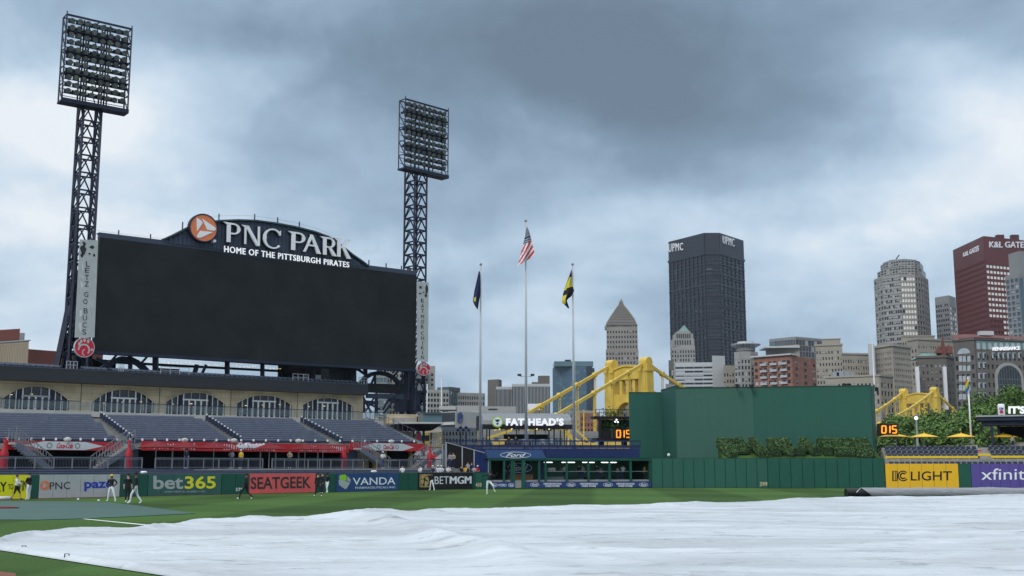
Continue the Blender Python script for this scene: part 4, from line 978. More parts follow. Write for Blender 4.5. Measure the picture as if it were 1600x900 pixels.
round_sign(659.5, 577, 10.3, 'smaller round red sign with a white swirl below the right vertical banner')

# ================================================================ LIGHT TOWERS
def lattice(mb, c, w, z0, z1, nb, rz, t=.16, xb=True):
    a, b = math.cos(rz), math.sin(rz)
    cs = [Vector((c[0] + (x * a - y * b) * w / 2, c[1] + (x * b + y * a) * w / 2, 0)) for x, y in ((-1, -1), (1, -1), (1, 1), (-1, 1))]
    for k in range(4): mb.beam(cs[k] + Vector((0, 0, z0)), cs[k] + Vector((0, 0, z1)), t * 1.5)
    for i in range(nb):
        za, zb = z0 + (z1 - z0) * i / nb, z0 + (z1 - z0) * (i + 1) / nb; zm = (za + zb) / 2
        for k in range(4):
            p, q = cs[k], cs[(k + 1) % 4]; m = (p + q) / 2
            mb.beam(p + Vector((0, 0, zb)), q + Vector((0, 0, zb)), t)
            mb.beam(p + Vector((0, 0, za)), m + Vector((0, 0, zb)), t * .8); mb.beam(q + Vector((0, 0, za)), m + Vector((0, 0, zb)), t * .8)
def lamp_mesh():
    mb = MB(); mb.mi = 0; mb.tube([(0, .34, .04), (0, .08, -.02), (0, -.14, -.09)], [.14, .26, .31], 10)
    mb.mi = 1; mb.tube([(0, -.141, -.09), (0, -.17, -.10)], [.26, .26], 10); mb.mi = 0; mb.beam((-.26, .1, -.02), (.26, .1, -.02), .04)
    me = bpy.data.meshes.new('lamp'); me.from_pydata(mb.v, [], mb.f); me.materials.append(M['grey_steel']); me.materials.append(M['lamp_glass']); me.polygons.foreach_set('material_index', mb.m); return me
LM = lamp_mesh()
def tower(f, front, colc, wcol, z0, nb, label, dep, rows=11, cols=8):
    (x0, y0), (x1, y1), (x2, y2), (x3, y3) = front   # TL TR BR BL px on f
    ua, za = f.uv(x0, y0); ub, zb = f.uv(x1, y1); uc, zc_ = f.uv(x2, y2); ud, zd = f.uv(x3, y3); zt = (za + zb) / 2; z_b = (zc_ + zd) / 2; u0 = (ua + ud) / 2; u1 = (ub + uc) / 2
    base = colc; t = thing('light_tower', (base.x, base.y, 0), label, 'light tower', 'stadium light towers')
    mb = MB(); lattice(mb, base, wcol, z0, z_b + .4, nb, f.rz, .15); mb.build('lattice_mast', 'navy_steel', t)
    fr = MB(); H_ = zt - z_b; wd = .13
    for n_ in (0, -dep):
        for u in (u0, u1): fr.beam(f.P(u, z_b, n_), f.P(u, zt, n_), wd)
        for u in ((u0 + (u1 - u0) * .28), (u0 + (u1 - u0) * .36), (u0 + (u1 - u0) * .60), (u0 + (u1 - u0) * .68)): fr.beam(f.P(u, z_b, n_ if n_ else -.35), f.P(u, zt - .1, n_ if n_ else -.35), .13)
        fr.beam(f.P(u0, zt, n_), f.P(u1, zt, n_), wd)
    for u in (u0, u1, (u0 + u1) / 2):
        for k in range(5):
            a, b = z_b + H_ * k / 5, z_b + H_ * (k + 1) / 5; fr.beam(f.P(u, a, 0), f.P(u, b, -dep), .09); fr.beam(f.P(u, b, 0), f.P(u, b, -dep), .09)
    for x in (u0, u1): fr.beam(f.P(x, zt, 0), f.P(x, zt + .35, 0), .10)
    fr.build('rack_frame', 'navy_steel', t)
    mb = MB(); mb.fbox(f, u0 - .1, u1 + .1, z_b - .12, z_b + .08, -dep - .1, .1); mb.fbox(f, u0 - .1, u1 + .1, z_b + .08, z_b + .30, .06, .12); mb.build('catwalk', 'navy_steel', t)
    sh = MB()
    for r in range(rows + 1):
        z = z_b + H_ * (.10 + .90 * r / rows) - .12
        if r in (3, 6, 9): sh.fbox(f, u0, u1, z - .02, z + .03, -.9, .05); sh.fbox(f, u0 + .2, u1 - .2, z + .1, z + .25, -.75, -.62)
        sh.beam(f.P(u0, z, .02), f.P(u1, z, .02), .07)
        sh.beam(f.P(u0, z, -dep * .8), f.P(u1, z, -dep * .8), .06)
    for r in range(rows):
        z = z_b + H_ * (.10 + .90 * (r + .5) / rows) - .10
        for c in range(cols): u = u0 + (u1 - u0) * (c + .75) / (cols + .5); sh.fbox(f, u - .30, u + .30, z - .19, z + .17, -.62, -.45)
        ue = .10 + .14 * ((r * 7) % 3); sh.fbox(f, u0 + ue * (u1 - u0), u1 - (.34 - ue) * (u1 - u0) * .6, z - .13, z + .10, -.72, -.64)
    sh.build('shelf', 'navy_steel', t)
    rnd = random.Random(3)
    for r in range(rows):
        z = z_b + H_ * (.10 + .90 * (r + .5) / rows) - .10
        for c in range(cols):
            u = u0 + (u1 - u0) * (c + .75) / (cols + .5) + rnd.uniform(-.05, .05)
            inst('lamp', LM, t, f.P(u, z + rnd.uniform(-.05, .05), -.15), (rnd.uniform(.0, .25), 0, f.rz + rnd.uniform(-.45, .25)), (1, 1, 1))
    return t, (u0, u1, z_b, zt)
TL_ = Face((101, 115.5), (204, 119.5)); c = TL_.off(-1.6).p(140, 178)
zs0 = 10.2
lt1, _ = tower(TL_, [(103.5, 21), (205, 45.5), (200.5, 176.5), (98, 155.5)], c, 1.85, zs0 - 2, 17, 'tall floodlight tower with a lamp rack left of the video board', 1.25)
TR_ = Face((632.5, 139.5), (700, 144.3)); c2 = TR_.off(-1.4).p(650, 278)
lt2, _ = tower(TR_, [(632.8, 156), (700.5, 171), (700, 276), (633, 264)], c2, 1.95, 2.0, 24, 'floodlight tower with a lamp rack right of the video board', 1.2)
# legs that spread at the foot of the left tower
mb = MB(); A = TL_
P0 = lambda px, py, n=-2: TL_.off(-2).p(px, py, n + 2)
for a_, b_, w in [((121, 330), (117, 440), .30), ((117, 440), (88, 582), .34), ((124, 440), (104, 582), .34), ((119, 425), (122, 582), .30), ((132, 430), (140, 582), .5), ((117, 440), (136, 400), .18), ((103, 505), (124, 515), .18), ((97, 540), (140, 548), .25), ((108, 480), (122, 540), .16), ((100, 520), (112, 565), .16), ((94, 560), (122, 535), .16), ((124, 560), (128, 582), .5), ((112, 470), (124, 450), .14), ((116, 500), (131, 470), .14)]:
    mb.beam(P0(*a_), P0(*b_), w)
    if w > .25: mb.beam(P0(*a_, -2.9), P0(*b_, -2.9), w * .8); mb.beam(P0(*b_), P0(*b_, -2.9), .2)
mb.build('base_leg', 'navy_steel', lt1)
mb = MB(); mb.fbox(TL_, *sorted([TL_.uv(126, 560)[0], TL_.uv(150, 560)[0]]), TL_.uv(140, 582)[1], TL_.uv(140, 530)[1], -2.6, -1.2); mb.build('plinth', 'navy_steel', lt1)
# right tower foot
mb = MB()
for a_, b_, w in [((640, 560), (640, 648), .6), ((661, 560), (661, 600), .4), ((663, 612), (648, 642), .5), ((640, 612), (655, 642), .4), ((628, 600), (640, 612), .3), ((618, 620), (600, 645), .22), ((612, 615), (598, 640), .22), ((629, 575), (650, 612), .25), ((650, 575), (664, 575), .2), ((650, 612), (666, 612), .3)]: mb.beam(TR_.off(-1).p(*a_), TR_.off(-1).p(*b_), w)
mb.fbox(TR_, TR_.uv(628, 600)[0], TR_.uv(638, 600)[0], TR_.uv(634, 643)[1], TR_.uv(634, 598)[1], -1.4, -.4); mb.fbox(TR_, TR_.uv(644, 600)[0], TR_.uv(660, 600)[0], TR_.uv(650, 643)[1], TR_.uv(650, 614)[1], -1.4, -.4)
mb.build('base_leg', 'navy_steel', lt2)
# steel under the screen
ss = thing('support_steel', SB.P(20, 8, -2), 'dark blue steel columns, beams and curved braces carrying the video board', 'steel frame')
SBb = SB.off(-2.2)
def st(parts, name, mt='navy_steel', f=SBb):
    for a_, b_, w in parts: MB().beam(f.p(*a_), f.p(*b_), w).build(name, mt, ss)
st([((203.5, 545), (203.5, 585), .35), ((243, 550), (243, 590), .5), ((355, 560), (355, 596), .45), ((410, 562), (410, 600), .4), ((490, 566), (490, 604), .35), ((553.5, 570), (553.5, 612), .45), ((572, 575), (572, 612), .3), ((586, 585), (586, 600), .25), ((635, 576), (635, 625), .6), ((647, 576), (647, 640), .3), ((308, 570), (302, 590), .4), ((313, 590), (322, 570), .25)], 'column')
st([((185, 553), (560, 578), .22), ((150, 560), (175, 571), .3)], 'beam')
def curve(pts, w, name='curved_brace'):
    mb = MB(); q = [SBb.p(*p) for p in pts]
    for a_, b_ in zip(q, q[1:]): mb.beam(a_, b_, w)
    mb.build(name, 'navy_steel', ss)
curve([(146, 592), (158, 578), (172, 568), (188, 561), (204, 562), (216, 568), (226, 577), (236, 590)], .55)
curve([(563, 600), (570, 590), (580, 584.5), (592, 582.5), (605, 585), (616, 591), (624, 600), (630, 612)], .45)
st([((188, 548), (172, 566), .2), ((195, 548), (210, 565), .2), ((222, 566), (234, 553), .2), ((552, 572), (575, 588), .25), ((600, 583), (606, 570), .2), ((613, 590), (625, 576), .22), ((588, 582), (580, 600), .22), ((567, 574), (574, 590), .2), ((566, 618), (580, 645), .2), ((572, 642), (590, 612), .16), ((560, 622), (594, 640), .18), ((620, 575), (613, 583), .2), ((590, 578), (602, 572), .2)], 'brace')
st([((572, 606), (626, 608), 1.0)], 'dark_board', 'black'); st([((573, 618.5), (630, 620), .5)], 'band_beam', 'crown_blue')
st([((567, 615), (569, 645), .3), ((588, 620), (588, 645), .35), ((566, 628), (590, 630), .4), ((615, 620), (612, 628), .5)], 'brace')
# canopy of the concourse seen under the screen
cn = SB.off(-9); t = thing('rear_canopy', cn.P(15, 9, -2), 'dark ribbed canopy with strings of warm lamps under the video board', 'canopy')
zA, zB_ = cn.uv(180, 556)[1], cn.uv(500, 578)[1]
mb = MB(); u0, u1 = cn.uv(165, 560)[0], cn.uv(440, 570)[0]; mb.hexa([cn.P(u0, zA - .1, 2), cn.P(u1, zA - .1, 2), cn.P(u1, zA + .6, -4), cn.P(u0, zA + .6, -4), cn.P(u0, zA + .1, 2), cn.P(u1, zA + .1, 2), cn.P(u1, zA + .8, -4), cn.P(u0, zA + .8, -4)]); mb.build('roof', 'grey_steel', t)
for k in range(40):
    u = u0 + (u1 - u0) * k / 40; MB().beam(cn.P(u, zA - .08, 2.02), cn.P(u, zA + .95, -4), .14).build('rib', 'galv', t)
mb = MB(); mb.fbox(cn, u0, u1, zA - .85, zA - .6, 0.2, .5); mb.build('fascia_beam', 'black', t)
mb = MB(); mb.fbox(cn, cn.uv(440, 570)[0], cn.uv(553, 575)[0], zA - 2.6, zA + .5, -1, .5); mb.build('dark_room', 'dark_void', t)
u_, z_ = cn.uv(475, 590); fcube('window', 'teal_glass', t, cn, cn.uv(470, 590)[0], cn.uv(478, 590)[0], z_ - .1, z_ + .35, .5, .55); fcube('window', 'pane_light', t, cn, cn.uv(486, 590)[0], cn.uv(504, 590)[0], z_ - .1, z_ + .35, .5, .56)
lm = MB()
for k in range(46):
    u = u0 + (u1 - u0) * (k + random.random()) / 46; z = zA - .40 + .07 * math.sin(k * .7) - .08 * (k % 3 == 0); lm.box(cn.P(u, z, .55 + .02 * (k % 5)), (.16, .05, .045), cn.rz)
lm.build('string_lamps', 'warm_lamp', t, kind='stuff')
zlow = cn.uv(300, 592)[1]
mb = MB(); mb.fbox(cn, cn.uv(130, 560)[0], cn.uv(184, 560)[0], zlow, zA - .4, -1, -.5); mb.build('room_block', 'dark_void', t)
mb = MB(); mb.fbox(cn, cn.uv(247, 570)[0], cn.uv(283, 570)[0], zlow - .5, cn.uv(260, 575)[1], -1, -.5); mb.build('room_block', 'grey_steel', t)
f3 = SB.off(-3.5); fcube('kiosk', 'fascia', t, f3, f3.uv(514, 590)[0], f3.uv(550, 590)[0], f3.uv(530, 598)[1], f3.uv(530, 573)[1], -2, 0)
for k in range(18):
    a_, b_ = f3.uv(514, 590)[0], f3.uv(550, 590)[0]; u = a_ + (b_ - a_) * (k + .5) / 18; fcube('kiosk_rib', 'grey_steel', t, f3, u - .03, u + .03, f3.uv(530, 598)[1], f3.uv(530, 573)[1], 0.01, .05)
for k, x in enumerate([371, 492]): fcube('hanging_sign', 'black', t, cn, cn.uv(x, 580)[0] - .5, cn.uv(x, 580)[0] + .5, zA - 2.4, zA - 1.5, .6, .7)

# ================================================================ RIGHT END OF STAND, PAVILION DECK
E1 = Face((566, 128), (705, 131))
t = thing('corner_terrace', E1.P(5, 0, 0), 'stone and concrete corner terrace with a curved canopy right of the left field stand', 'terrace')
def eb(name, mt, x0, x1, y0, y1, n0_, n1_): fcube(name, mt, t, E1, E1.uv(x0, 660)[0], E1.uv(x1, 660)[0], E1.uv((x0 + x1) / 2, y1)[1], E1.uv((x0 + x1) / 2, y0)[1], n0_, n1_)
eb('stone_wall', 'limestone', 614, 662, 645, 660, -4, -3.6); eb('planter', 'concrete', 620, 655, 652, 659, -2.5, -1.6)
eb('slab', 'concrete_lt', 617, 692, 659.5, 662.5, -4, 0); eb('glass_box', 'teal_glass', 662, 692, 647, 660, -3, -.5); eb('slab', 'grey_steel', 662, 692, 644, 646.8, -3.2, -.3)
mb = MB(); mb.hexa([E1.p(620, 663, 0), E1.p(690, 663, 0), E1.p(690, 663, -4), E1.p(620, 663, -4), E1.p(618, 662, .2), E1.p(692, 662, .2), E1.p(692, 662, -4), E1.p(618, 662, -4)]); mb.build('edge', 'galv', t)
mb = MB(); mb.hexa([E1.p(634, 672, -1.5), E1.p(680, 672, -1.5), E1.p(680, 672, -4), E1.p(634, 672, -4), E1.p(620, 663.2, 0), E1.p(690, 663.2, 0), E1.p(690, 663.2, -4), E1.p(620, 663.2, -4)]); mb.build('soffit', 'navy_steel', t)
eb('column', 'navy_steel', 667, 669, 672, 700, -2.2, -1.8); eb('stone_pier', 'limestone', 682, 694, 675, 696, -3, -2); eb('dark_bay', 'grey_steel', 660, 681, 679, 688, -3.5, -3); eb('red_banner', 'logo_red', 656, 661, 676, 688, -1.6, -1.5)
eb('back_wall', 'concrete', 571, 660, 672, 700, -5.5, -5); eb('stone_wall', 'limestone', 572, 616, 652, 662, -5, -4.6)
# slope railing running down beside the top section
mb = MB()
P1, P2 = E1.p(571, 651, 0), E1.p(655, 690, 1)
for h in (0, .95): mb.beam(P1 + Vector((0, 0, h)), P2 + Vector((0, 0, h)), .06)
for k in range(13): a_ = P1.lerp(P2, k / 12); mb.beam(a_, a_ + Vector((0, 0, .95)), .05)
mb.build('railing', 'grey_steel', t)
mb = MB(); mb.hexa([E1.p(571, 700, -.1), E1.p(660, 702, 0), E1.p(660, 702, -.5), E1.p(571, 700, -.5), E1.p(571, 652, -.1), E1.p(660, 691, 0), E1.p(660, 691, -.5), E1.p(571, 652, -.5)]); mb.build('sloping_wall', 'concrete', t)
eb('panel_frame', 'galv', 689, 691, 694, 730, .5, .6); eb('panel_frame', 'galv', 694, 696, 694, 730, .5, .6)
# dark windscreen fence left of the bullpen
FN = Face((697, 127), (765, 121.5)); t = thing('windscreen_fence', FN.P(2, 0, 0), 'tall dark navy windscreen fence sloping down left of the blue bullpen building', 'fence')
mb = MB(); mb.fpoly(FN, [FN.uv(697, 737), FN.uv(741, 737), FN.uv(741, 702.5), FN.uv(697, 691.5)], -.1, 0); mb.build('screen_cloth', 'dark_void', t)
mb = MB(); mb.fpoly(FN, [FN.uv(742, 740), FN.uv(764, 740), FN.uv(764, 709.5), FN.uv(742, 703)], -.1, 0); mb.build('screen_cloth', 'ford_blue', t)
for x, y in ((698, 691), (723, 697.5), (741.5, 702.5), (764, 709)): MB().beam(FN.p(x, y, .06), FN.p(x, 740, .06), .12).build('post', 'galv', t)
MB().beam(FN.p(697, 691, .05), FN.p(765, 709.5, .05), .07).build('top_rail', 'galv', t)

# ================================================================ BULLPEN BUILDING
B = BPF; bp = thing('bullpen_building', B.P(10, 0, 0), 'long blue and green bullpen building with open bays and blue sign bands', 'building')
def U(x, y=735): return B.uv(x, y)[0]
def Z(y, x=880): return B.uv(x, y)[1]
ub0, ub1 = U(766), U(1018)
def bb(name, mt, x0, x1, y0, y1, a=-.2, b=0, par=bp): return fcube(name, mt, par, B, U(x0), U(x1), Z(y1), Z(y0), a, b)
bb('back_wall', 'eye_green_lit', 766, 1018, 716, 760, -5.2, -5); bb('floor', 'concrete', 766, 1018, 750, 763, -5, -.25)  # back wall green lightened to stand for lamp light inside
bb('ceiling', 'dark_green', 766, 1018, 715, 717, -5, -.1); bb('end_wall', 'dark_green', 1017, 1018, 717, 752, -5, -.3)
bb('header_beam', 'wall_green', 764, 1018, 715.5, 719.5, -.3, .05)
bb('parapet', 'ford_blue', 853, 985, 702, 715, -.4, 0.02); bb('parapet_right', 'wall_green', 985.2, 1018, 714.8, 716, -.4, .1)
mb = MB(); mb.fpoly(B, [B.uv(762, 716), B.uv(853, 716.5), B.uv(846, 703), B.uv(757, 703)], -.3, .12); bn = mb.build('sign_band', 'ford_banner', bp)
def oval(x0, y0, x1, y1, s, f=B, mt='white', par=bp, n_=.13, fill=None):
    u, z = f.uv((x0 + x1) / 2, (y0 + y1) / 2); a, b = abs(f.uv(x1, y0)[0] - f.uv(x0, y0)[0]) / 2, abs(f.uv(x0, y0)[1] - f.uv(x0, y1)[1]) / 2
    mb = MB(); ring(mb, f, u, z, a, b, min(a, b) * .13, n_, n_ + .02); mb.build('oval_ring', mt, par)
    if fill: mb = MB(); disc(mb, f, u, z, a, b, n_ - .02, n_ - .003); mb.build('oval_field', fill, par)
    w = (x1 - x0); h = (y1 - y0); text(f, s, [(x0 + w * .18, y0 + h * .2), (x1 - w * .16, y0 + h * .2), (x1 - w * .16, y1 - h * .2), (x0 + w * .18, y1 - h * .2)], mt, par, n0=n_, n1=n_ + .02, shear=.5, bold=.01)
oval(781, 706, 829, 716, 'Ford')
for x0, x1 in ((766, 804), (821, 1017)): bb('lower_band', 'ford_low', x0, x1, 752.5, 762, -.25, .05)
for x0, x1 in ((828, 842), (885, 899), (942, 957), (998, 1012)): oval(x0, 754.3, x1, 760.6, 'Ford', n_=.055)
for x in (849, 906, 963):
    text(B, 'NEIGHBORHOOD', (x, 754.6, x + 28, 757.2), 'white', bp, n0=.055, n1=.065, bold=.02); text(B, 'FORD STORE', (x + 3, 758, x + 25, 760.8), 'white', bp, n0=.055, n1=.065, bold=.02)
oval(768, 755, 777, 761, 'Ford', n_=.055); oval(794, 755, 803, 761, 'Ford', n_=.055); text(B, 'FORD', (779, 756, 791, 760), 'white', bp, n0=.055, n1=.065)
for x in (766, 788, 800, 803.5, 818, 843, 853, 886, 920, 953, 986, 1017): bb('post', 'wall_green', x - 1.3, x + 1.3, 717, 752.4, -.22, -.02)
bb('gate_post', 'wall_green', 815.5, 820.5, 719, 762, -.2, .03); bb('gate', 'grey_conc', 805, 815, 752, 762, -.1, -.05)
bb('inner_wall', 'ford_low', 803, 843, 719, 741, -3, -2.9); oval(806, 723, 846, 739, 'Ford', n_=-2.88); bb('bench', 'wood', 805, 843, 741, 751, -2.6, -2.0)
bb('inner_wall', 'ford_blue', 853, 860, 719, 751, -2, -1.9)
for x0, x1 in ((896, 912), (929, 947), (957, 983)): bb('counter', 'dark_green', x0, x1, 746, 748.5, -3, -2)
for x0, x1 in ((865, 878), (894, 914), (927, 945), (957, 980)): bb('tube_lamp', 'tube_light', x0, x1, 721.8, 722.8, -3, -2.8)
bb('hand_rail', 'galv', 857, 1016, 736.4, 737, -.6, -.5); bb('hand_rail', 'galv', 857, 1016, 750, 751, -.6, -.5)
bb('glass_screen', 'glass_rail', 857, 885, 745, 751, -.65, -.6)
for x in (775, 782, 796): bb('equipment', 'black', x, x + 3, 722, 748, -3, -2.6)
bb('equipment', 'ford_blue', 777, 781, 722, 740, -3.4, -3.1)
for k, (x, m_) in enumerate([(872, 'white'), (878, 'white'), (891, 'cloth_grey'), (862, 'cloth_grey')]): bb('crate', m_, x, x + 4, 731, 736, -3, -2.6)
# deck above with railing
DK = Face((700, 131), (1000, 133)); zd = DK.uv(850, 700.5)[1]
t = thing('terrace_deck', DK.P(10, 0, 0), 'raised deck with dark railing behind the bullpen building', 'deck')
mb = MB(); mb.fbox(DK, 0, DK.len, zd - 2, zd, -18, 0); mb.build('slab', 'ford_blue', t)
mb = MB(); mb.fbox(DK, 0, DK.len, zd + .75, zd + .9, 0, .08); mb.build('handrail', 'cloth_navy', t)
mb = MB(); mb.fbox(DK, 0, DK.len, zd + .05, zd + .38, 0.02, .05); mb.build('rail_panel', 'cloth_navy', t)
for k in range(24): fcube('post', 'cloth_navy', t, DK, DK.len * k / 23 - .04 + .05, DK.len * k / 23 + .04 + .05, zd, zd + .9, -.02, .1)
# pavilion
PV = Face((745, 137), (897, 138)); pv = thing('pavilion', PV.P(5, zd, 0), 'open bar pavilion with a curved grey metal roof and white lettering on the deck', 'pavilion')
def pb(name, mt, x0, x1, y0, y1, a, b, f=PV, par=None): return fcube(name, mt, par or pv, f, f.uv(x0, 660)[0], f.uv(x1, 660)[0], f.uv(820, y1)[1], f.uv(820, y0)[1], a, b)
zr = [PV.uv(820, y)[1] for y in (667, 658, 651, 648.5)]; prof = [(.7, zr[0]), (.45, zr[1]), (-.3, zr[2]), (-1.2, zr[3]), (-3, zr[3] + .25)]
uA, uB = PV.uv(754, 660)[0], PV.uv(892, 660)[0]
for k in range(24):
    a_, b_ = uA + (uB - uA) * k / 24 + .01, uA + (uB - uA) * (k + 1) / 24 - .01; mb = MB()
    for (na_, za), (nb_, zb) in zip(prof, prof[1:]): mb.hexa([PV.P(a_, za, na_), PV.P(b_, za, na_), PV.P(b_, zb, nb_), PV.P(a_, zb, nb_), PV.P(a_, za + .08, na_ + .02), PV.P(b_, za + .08, na_ + .02), PV.P(b_, zb + .08, nb_ + .02), PV.P(a_, zb + .08, nb_ + .02)])
    mb.build('roof_panel', 'roof_metal', pv)
pb('beam', 'black', 752, 893, 663.5, 670.5, -.8, .75); pb('side_beam', 'black', 746, 752, 650, 672, -3, .3)
for x in (754, 761, 765, 858, 866, 882): pb('column', 'black', x - .8, x + .8, 670, 697, -.4, -.15)
for x in (755, 812, 842, 882): pb('column', 'black', x - .7, x + .7, 670, 697, -4, -3.8)
pb('hung_board', 'black', 789, 859, 678, 685.5, -2, -1.8); pb('bar_counter', 'tan_stone', 791, 820, 687, 698, -2.5, -2)
for x in (780, 799, 838, 857): pb('spot_lamp', 'warm_lamp', x - .8, x + .8, 669.8, 671.2, .2, .76)
for x in (793, 813, 838, 855): pb('hanger', 'gold', x - .5, x + .5, 670, 679, -1.9, -1.8)
for i, x in enumerate((790, 797, 804, 812, 828)): pb('stool', 'black', x, x + 2.5, 690 + (i % 2) * 2, 698, -1, -.6)
PVt = PV.off(.8); text(PVt, "FAT HEAD'S", (790.5, 653.5, 880.5, 665.2), 'white_lit', pv, n0=.0, n1=.25, bold=.05, space=1.15)
u, z = PVt.uv(777, 659.3); mb = MB(); disc(mb, PVt, u, z, .68, .66, 0, .2, 24); mb.build('round_logo', 'lime', pv); mb = MB(); disc(mb, PVt, u, z, .55, .53, .2, .24, 20); mb.build('round_logo', 'white', pv)
mb = MB(); mb.fpoly(PVt, [(u - .32, z + .28), (u + .32, z + .28), (u + .1, z - .02), (u - .1, z - .02)], .245, .26); disc(mb, PVt, u, z - .22, .16, .1, .245, .26, 8); mb.build('logo_mark', 'dark_green', pv)
# ================================================================ FLAGPOLES
def flagpole(px, ytop_, yb, Y, label, rb=.17, cross=False):
    b = pt(px[1], yb, Y); tp = pt(px[0], ytop_, Y); b.z = min(b.z, zd) if Y < 140 else b.z
    t = thing('flagpole', b, label, 'flagpole', 'flagpoles'); H_ = tp.z - b.z; mb = MB(); mb.tube([b, b + Vector((0, 0, H_))], [rb, rb * .42], 12); mb.build('pole', 'pole_grey', t, True)
    mb = MB(); mb.ball(b + Vector((0, 0, H_ + .15)), .16, 10, 8); mb.build('ball', 'grey_conc', t, True)
    mb = MB(); mb.tube([b, b + Vector((0, 0, .35))], rb * 1.6, 12); mb.build('collar', 'galv', t, True)
    mb = MB(); mb.tube([b + Vector((rb + .05, 0, 1)), b + Vector((rb * .5 + .06, 0, H_ - .2))], .012, 4); mb.build('halyard', 'white', t)
    return t, b + Vector((0, 0, H_))
fp1, T1 = flagpole((749.5, 750), 415, 697, 134.2, 'left flagpole of three, standing behind the bullpen left of the pavilion sign')
fp2, T2 = flagpole((823, 822), 347, 697, 134.2, 'tallest middle flagpole rising in front of the pavilion sign')
fp3, T3 = flagpole((895.5, 897), 415, 697, 134.2, 'right flagpole of three at the right end of the pavilion')
mb = MB(); c = pt(822, 588, 150)
mb2 = thing('area_light', pt(822, 697, 150), 'twin-headed area light showing behind the middle flagpole', 'street lamp')
b = pt(822, 697, 150); mb.tube([b, Vector((b.x, b.y, c.z))], .12, 8); mb.beam(Vector((b.x - .8, b.y, c.z)), Vector((b.x + .8, b.y, c.z)), .08); mb.build('pole', 'galv', mb2)
for s in (-1, 1): MB().box((b.x + s * .85, b.y, c.z + .18), (.5, .4, .25)).build('lamp_head', 'black', mb2)
def cloth_flag(f, cols_, fn, name, label, par_, group='flags'):
    """fn(i, j) -> (px, py, depth) on a grid; cols_(i, j, ni, nj) -> material index"""
    ni, nj, mats = cols_['ni'], cols_['nj'], cols_['mats']; mb = MB(); V = []
    for sgn in (0, .02):
        for i in range(ni + 1):
            for j in range(nj + 1):
                x, y, d = fn(i / ni, j / nj); V.append(pt(x, y, f + d + sgn))
    N_ = (ni + 1) * (nj + 1); Fc = []; mi = []
    for i in range(ni):
        for j in range(nj):
            q = [i * (nj + 1) + j, (i + 1) * (nj + 1) + j, (i + 1) * (nj + 1) + j + 1, i * (nj + 1) + j + 1]; m = cols_['fn'](i / ni, j / nj); Fc.append(tuple(q)); mi.append(m); Fc.append(tuple(v + N_ for v in reversed(q))); mi.append(m)
    mb.add(V, Fc); mb.m = mi; return mb.build(name, mats, None, True, label=label, cat='flag', group=group)
def interp(pl, t):
    n = len(pl) - 1; k = min(int(t * n), n - 1); q = t * n - k; return (pl[k][0] * (1 - q) + pl[k + 1][0] * q, pl[k][1] * (1 - q) + pl[k + 1][1] * q)
# stars and stripes hanging from the tall pole: left and right outlines, i across, j down
Lf = [(823, 354), (820.5, 368), (817.5, 381), (814, 396), (811, 408), (809.3, 415.5)]; Rt = [(824, 354), (827.5, 364), (831, 377), (833, 386), (834.5, 392), (836, 398.5)]
def us(i, j):
    a, b_ = interp(Lf, j), interp(Rt, j); bow = 5 * math.sin(i * math.pi) * j * (-.2); return (a[0] + (b_[0] - a[0]) * i, a[1] + (b_[1] - a[1]) * i + bow + 5 * j * (1 - i) * i, -.35 + .35 * math.sin(i * 7 + j * 3) * j)
def uscol(i, j):
    if j < .42 - .06 * i: return 2 if (int(i * 16) + int(j * 36)) % 2 == 0 and int(j * 36) % 2 == 0 else 0
    s = i * .85 + (j - .42) * .9; return 1 if int((j * 8.2 - (1 - i) ** 1.3 * 4.2 + 8)) % 2 == 0 else 2
cloth_flag(134, dict(ni=16, nj=40, mats=['flag_navy', 'flag_red', 'flag_white'], fn=uscol), us, 'national_flag', 'stars and stripes flag drooping from the tall middle flagpole', None)
Ln = [(748, 424), (744.5, 440), (741, 455), (738.8, 471), (742, 478), (746, 483.5)]; Rn = [(750, 424), (750.8, 440), (751, 455), (750.8, 461), (749, 468), (746.5, 484)]
cloth_flag(134, dict(ni=8, nj=24, mats=['flag_navy', 'flag_gold'], fn=lambda i, j: 1 if .1 < i < .35 and .52 < j < .66 else 0), lambda i, j: (*[a + (b_ - a) * i for a, b_ in zip(interp(Ln, j), interp(Rn, j))], -.3 + .25 * math.sin(i * 8 + j * 2)), 'navy_flag', 'navy flag hanging limp from the left flagpole', None)
Lg = [(893, 421), (889, 432), (883.5, 446), (879.5, 460), (877.3, 472), (884, 478), (888, 482.3)]; Rg = [(893.5, 421), (893.7, 432), (893.7, 444), (897.3, 454), (893, 463), (885, 468), (889.5, 481)]
cloth_flag(134, dict(ni=8, nj=28, mats=['flag_black', 'flag_gold'], fn=lambda i, j: 1 if (.18 < j + i * .04 < .40) or (i < .28 and .5 < j < .78) else 0), lambda i, j: (*[a + (b_ - a) * i for a, b_ in zip(interp(Lg, j), interp(Rg, j))], -.3 + .25 * math.sin(i * 8 + j * 2)), 'black_gold_flag', 'black and gold flag hanging from the right flagpole', None)

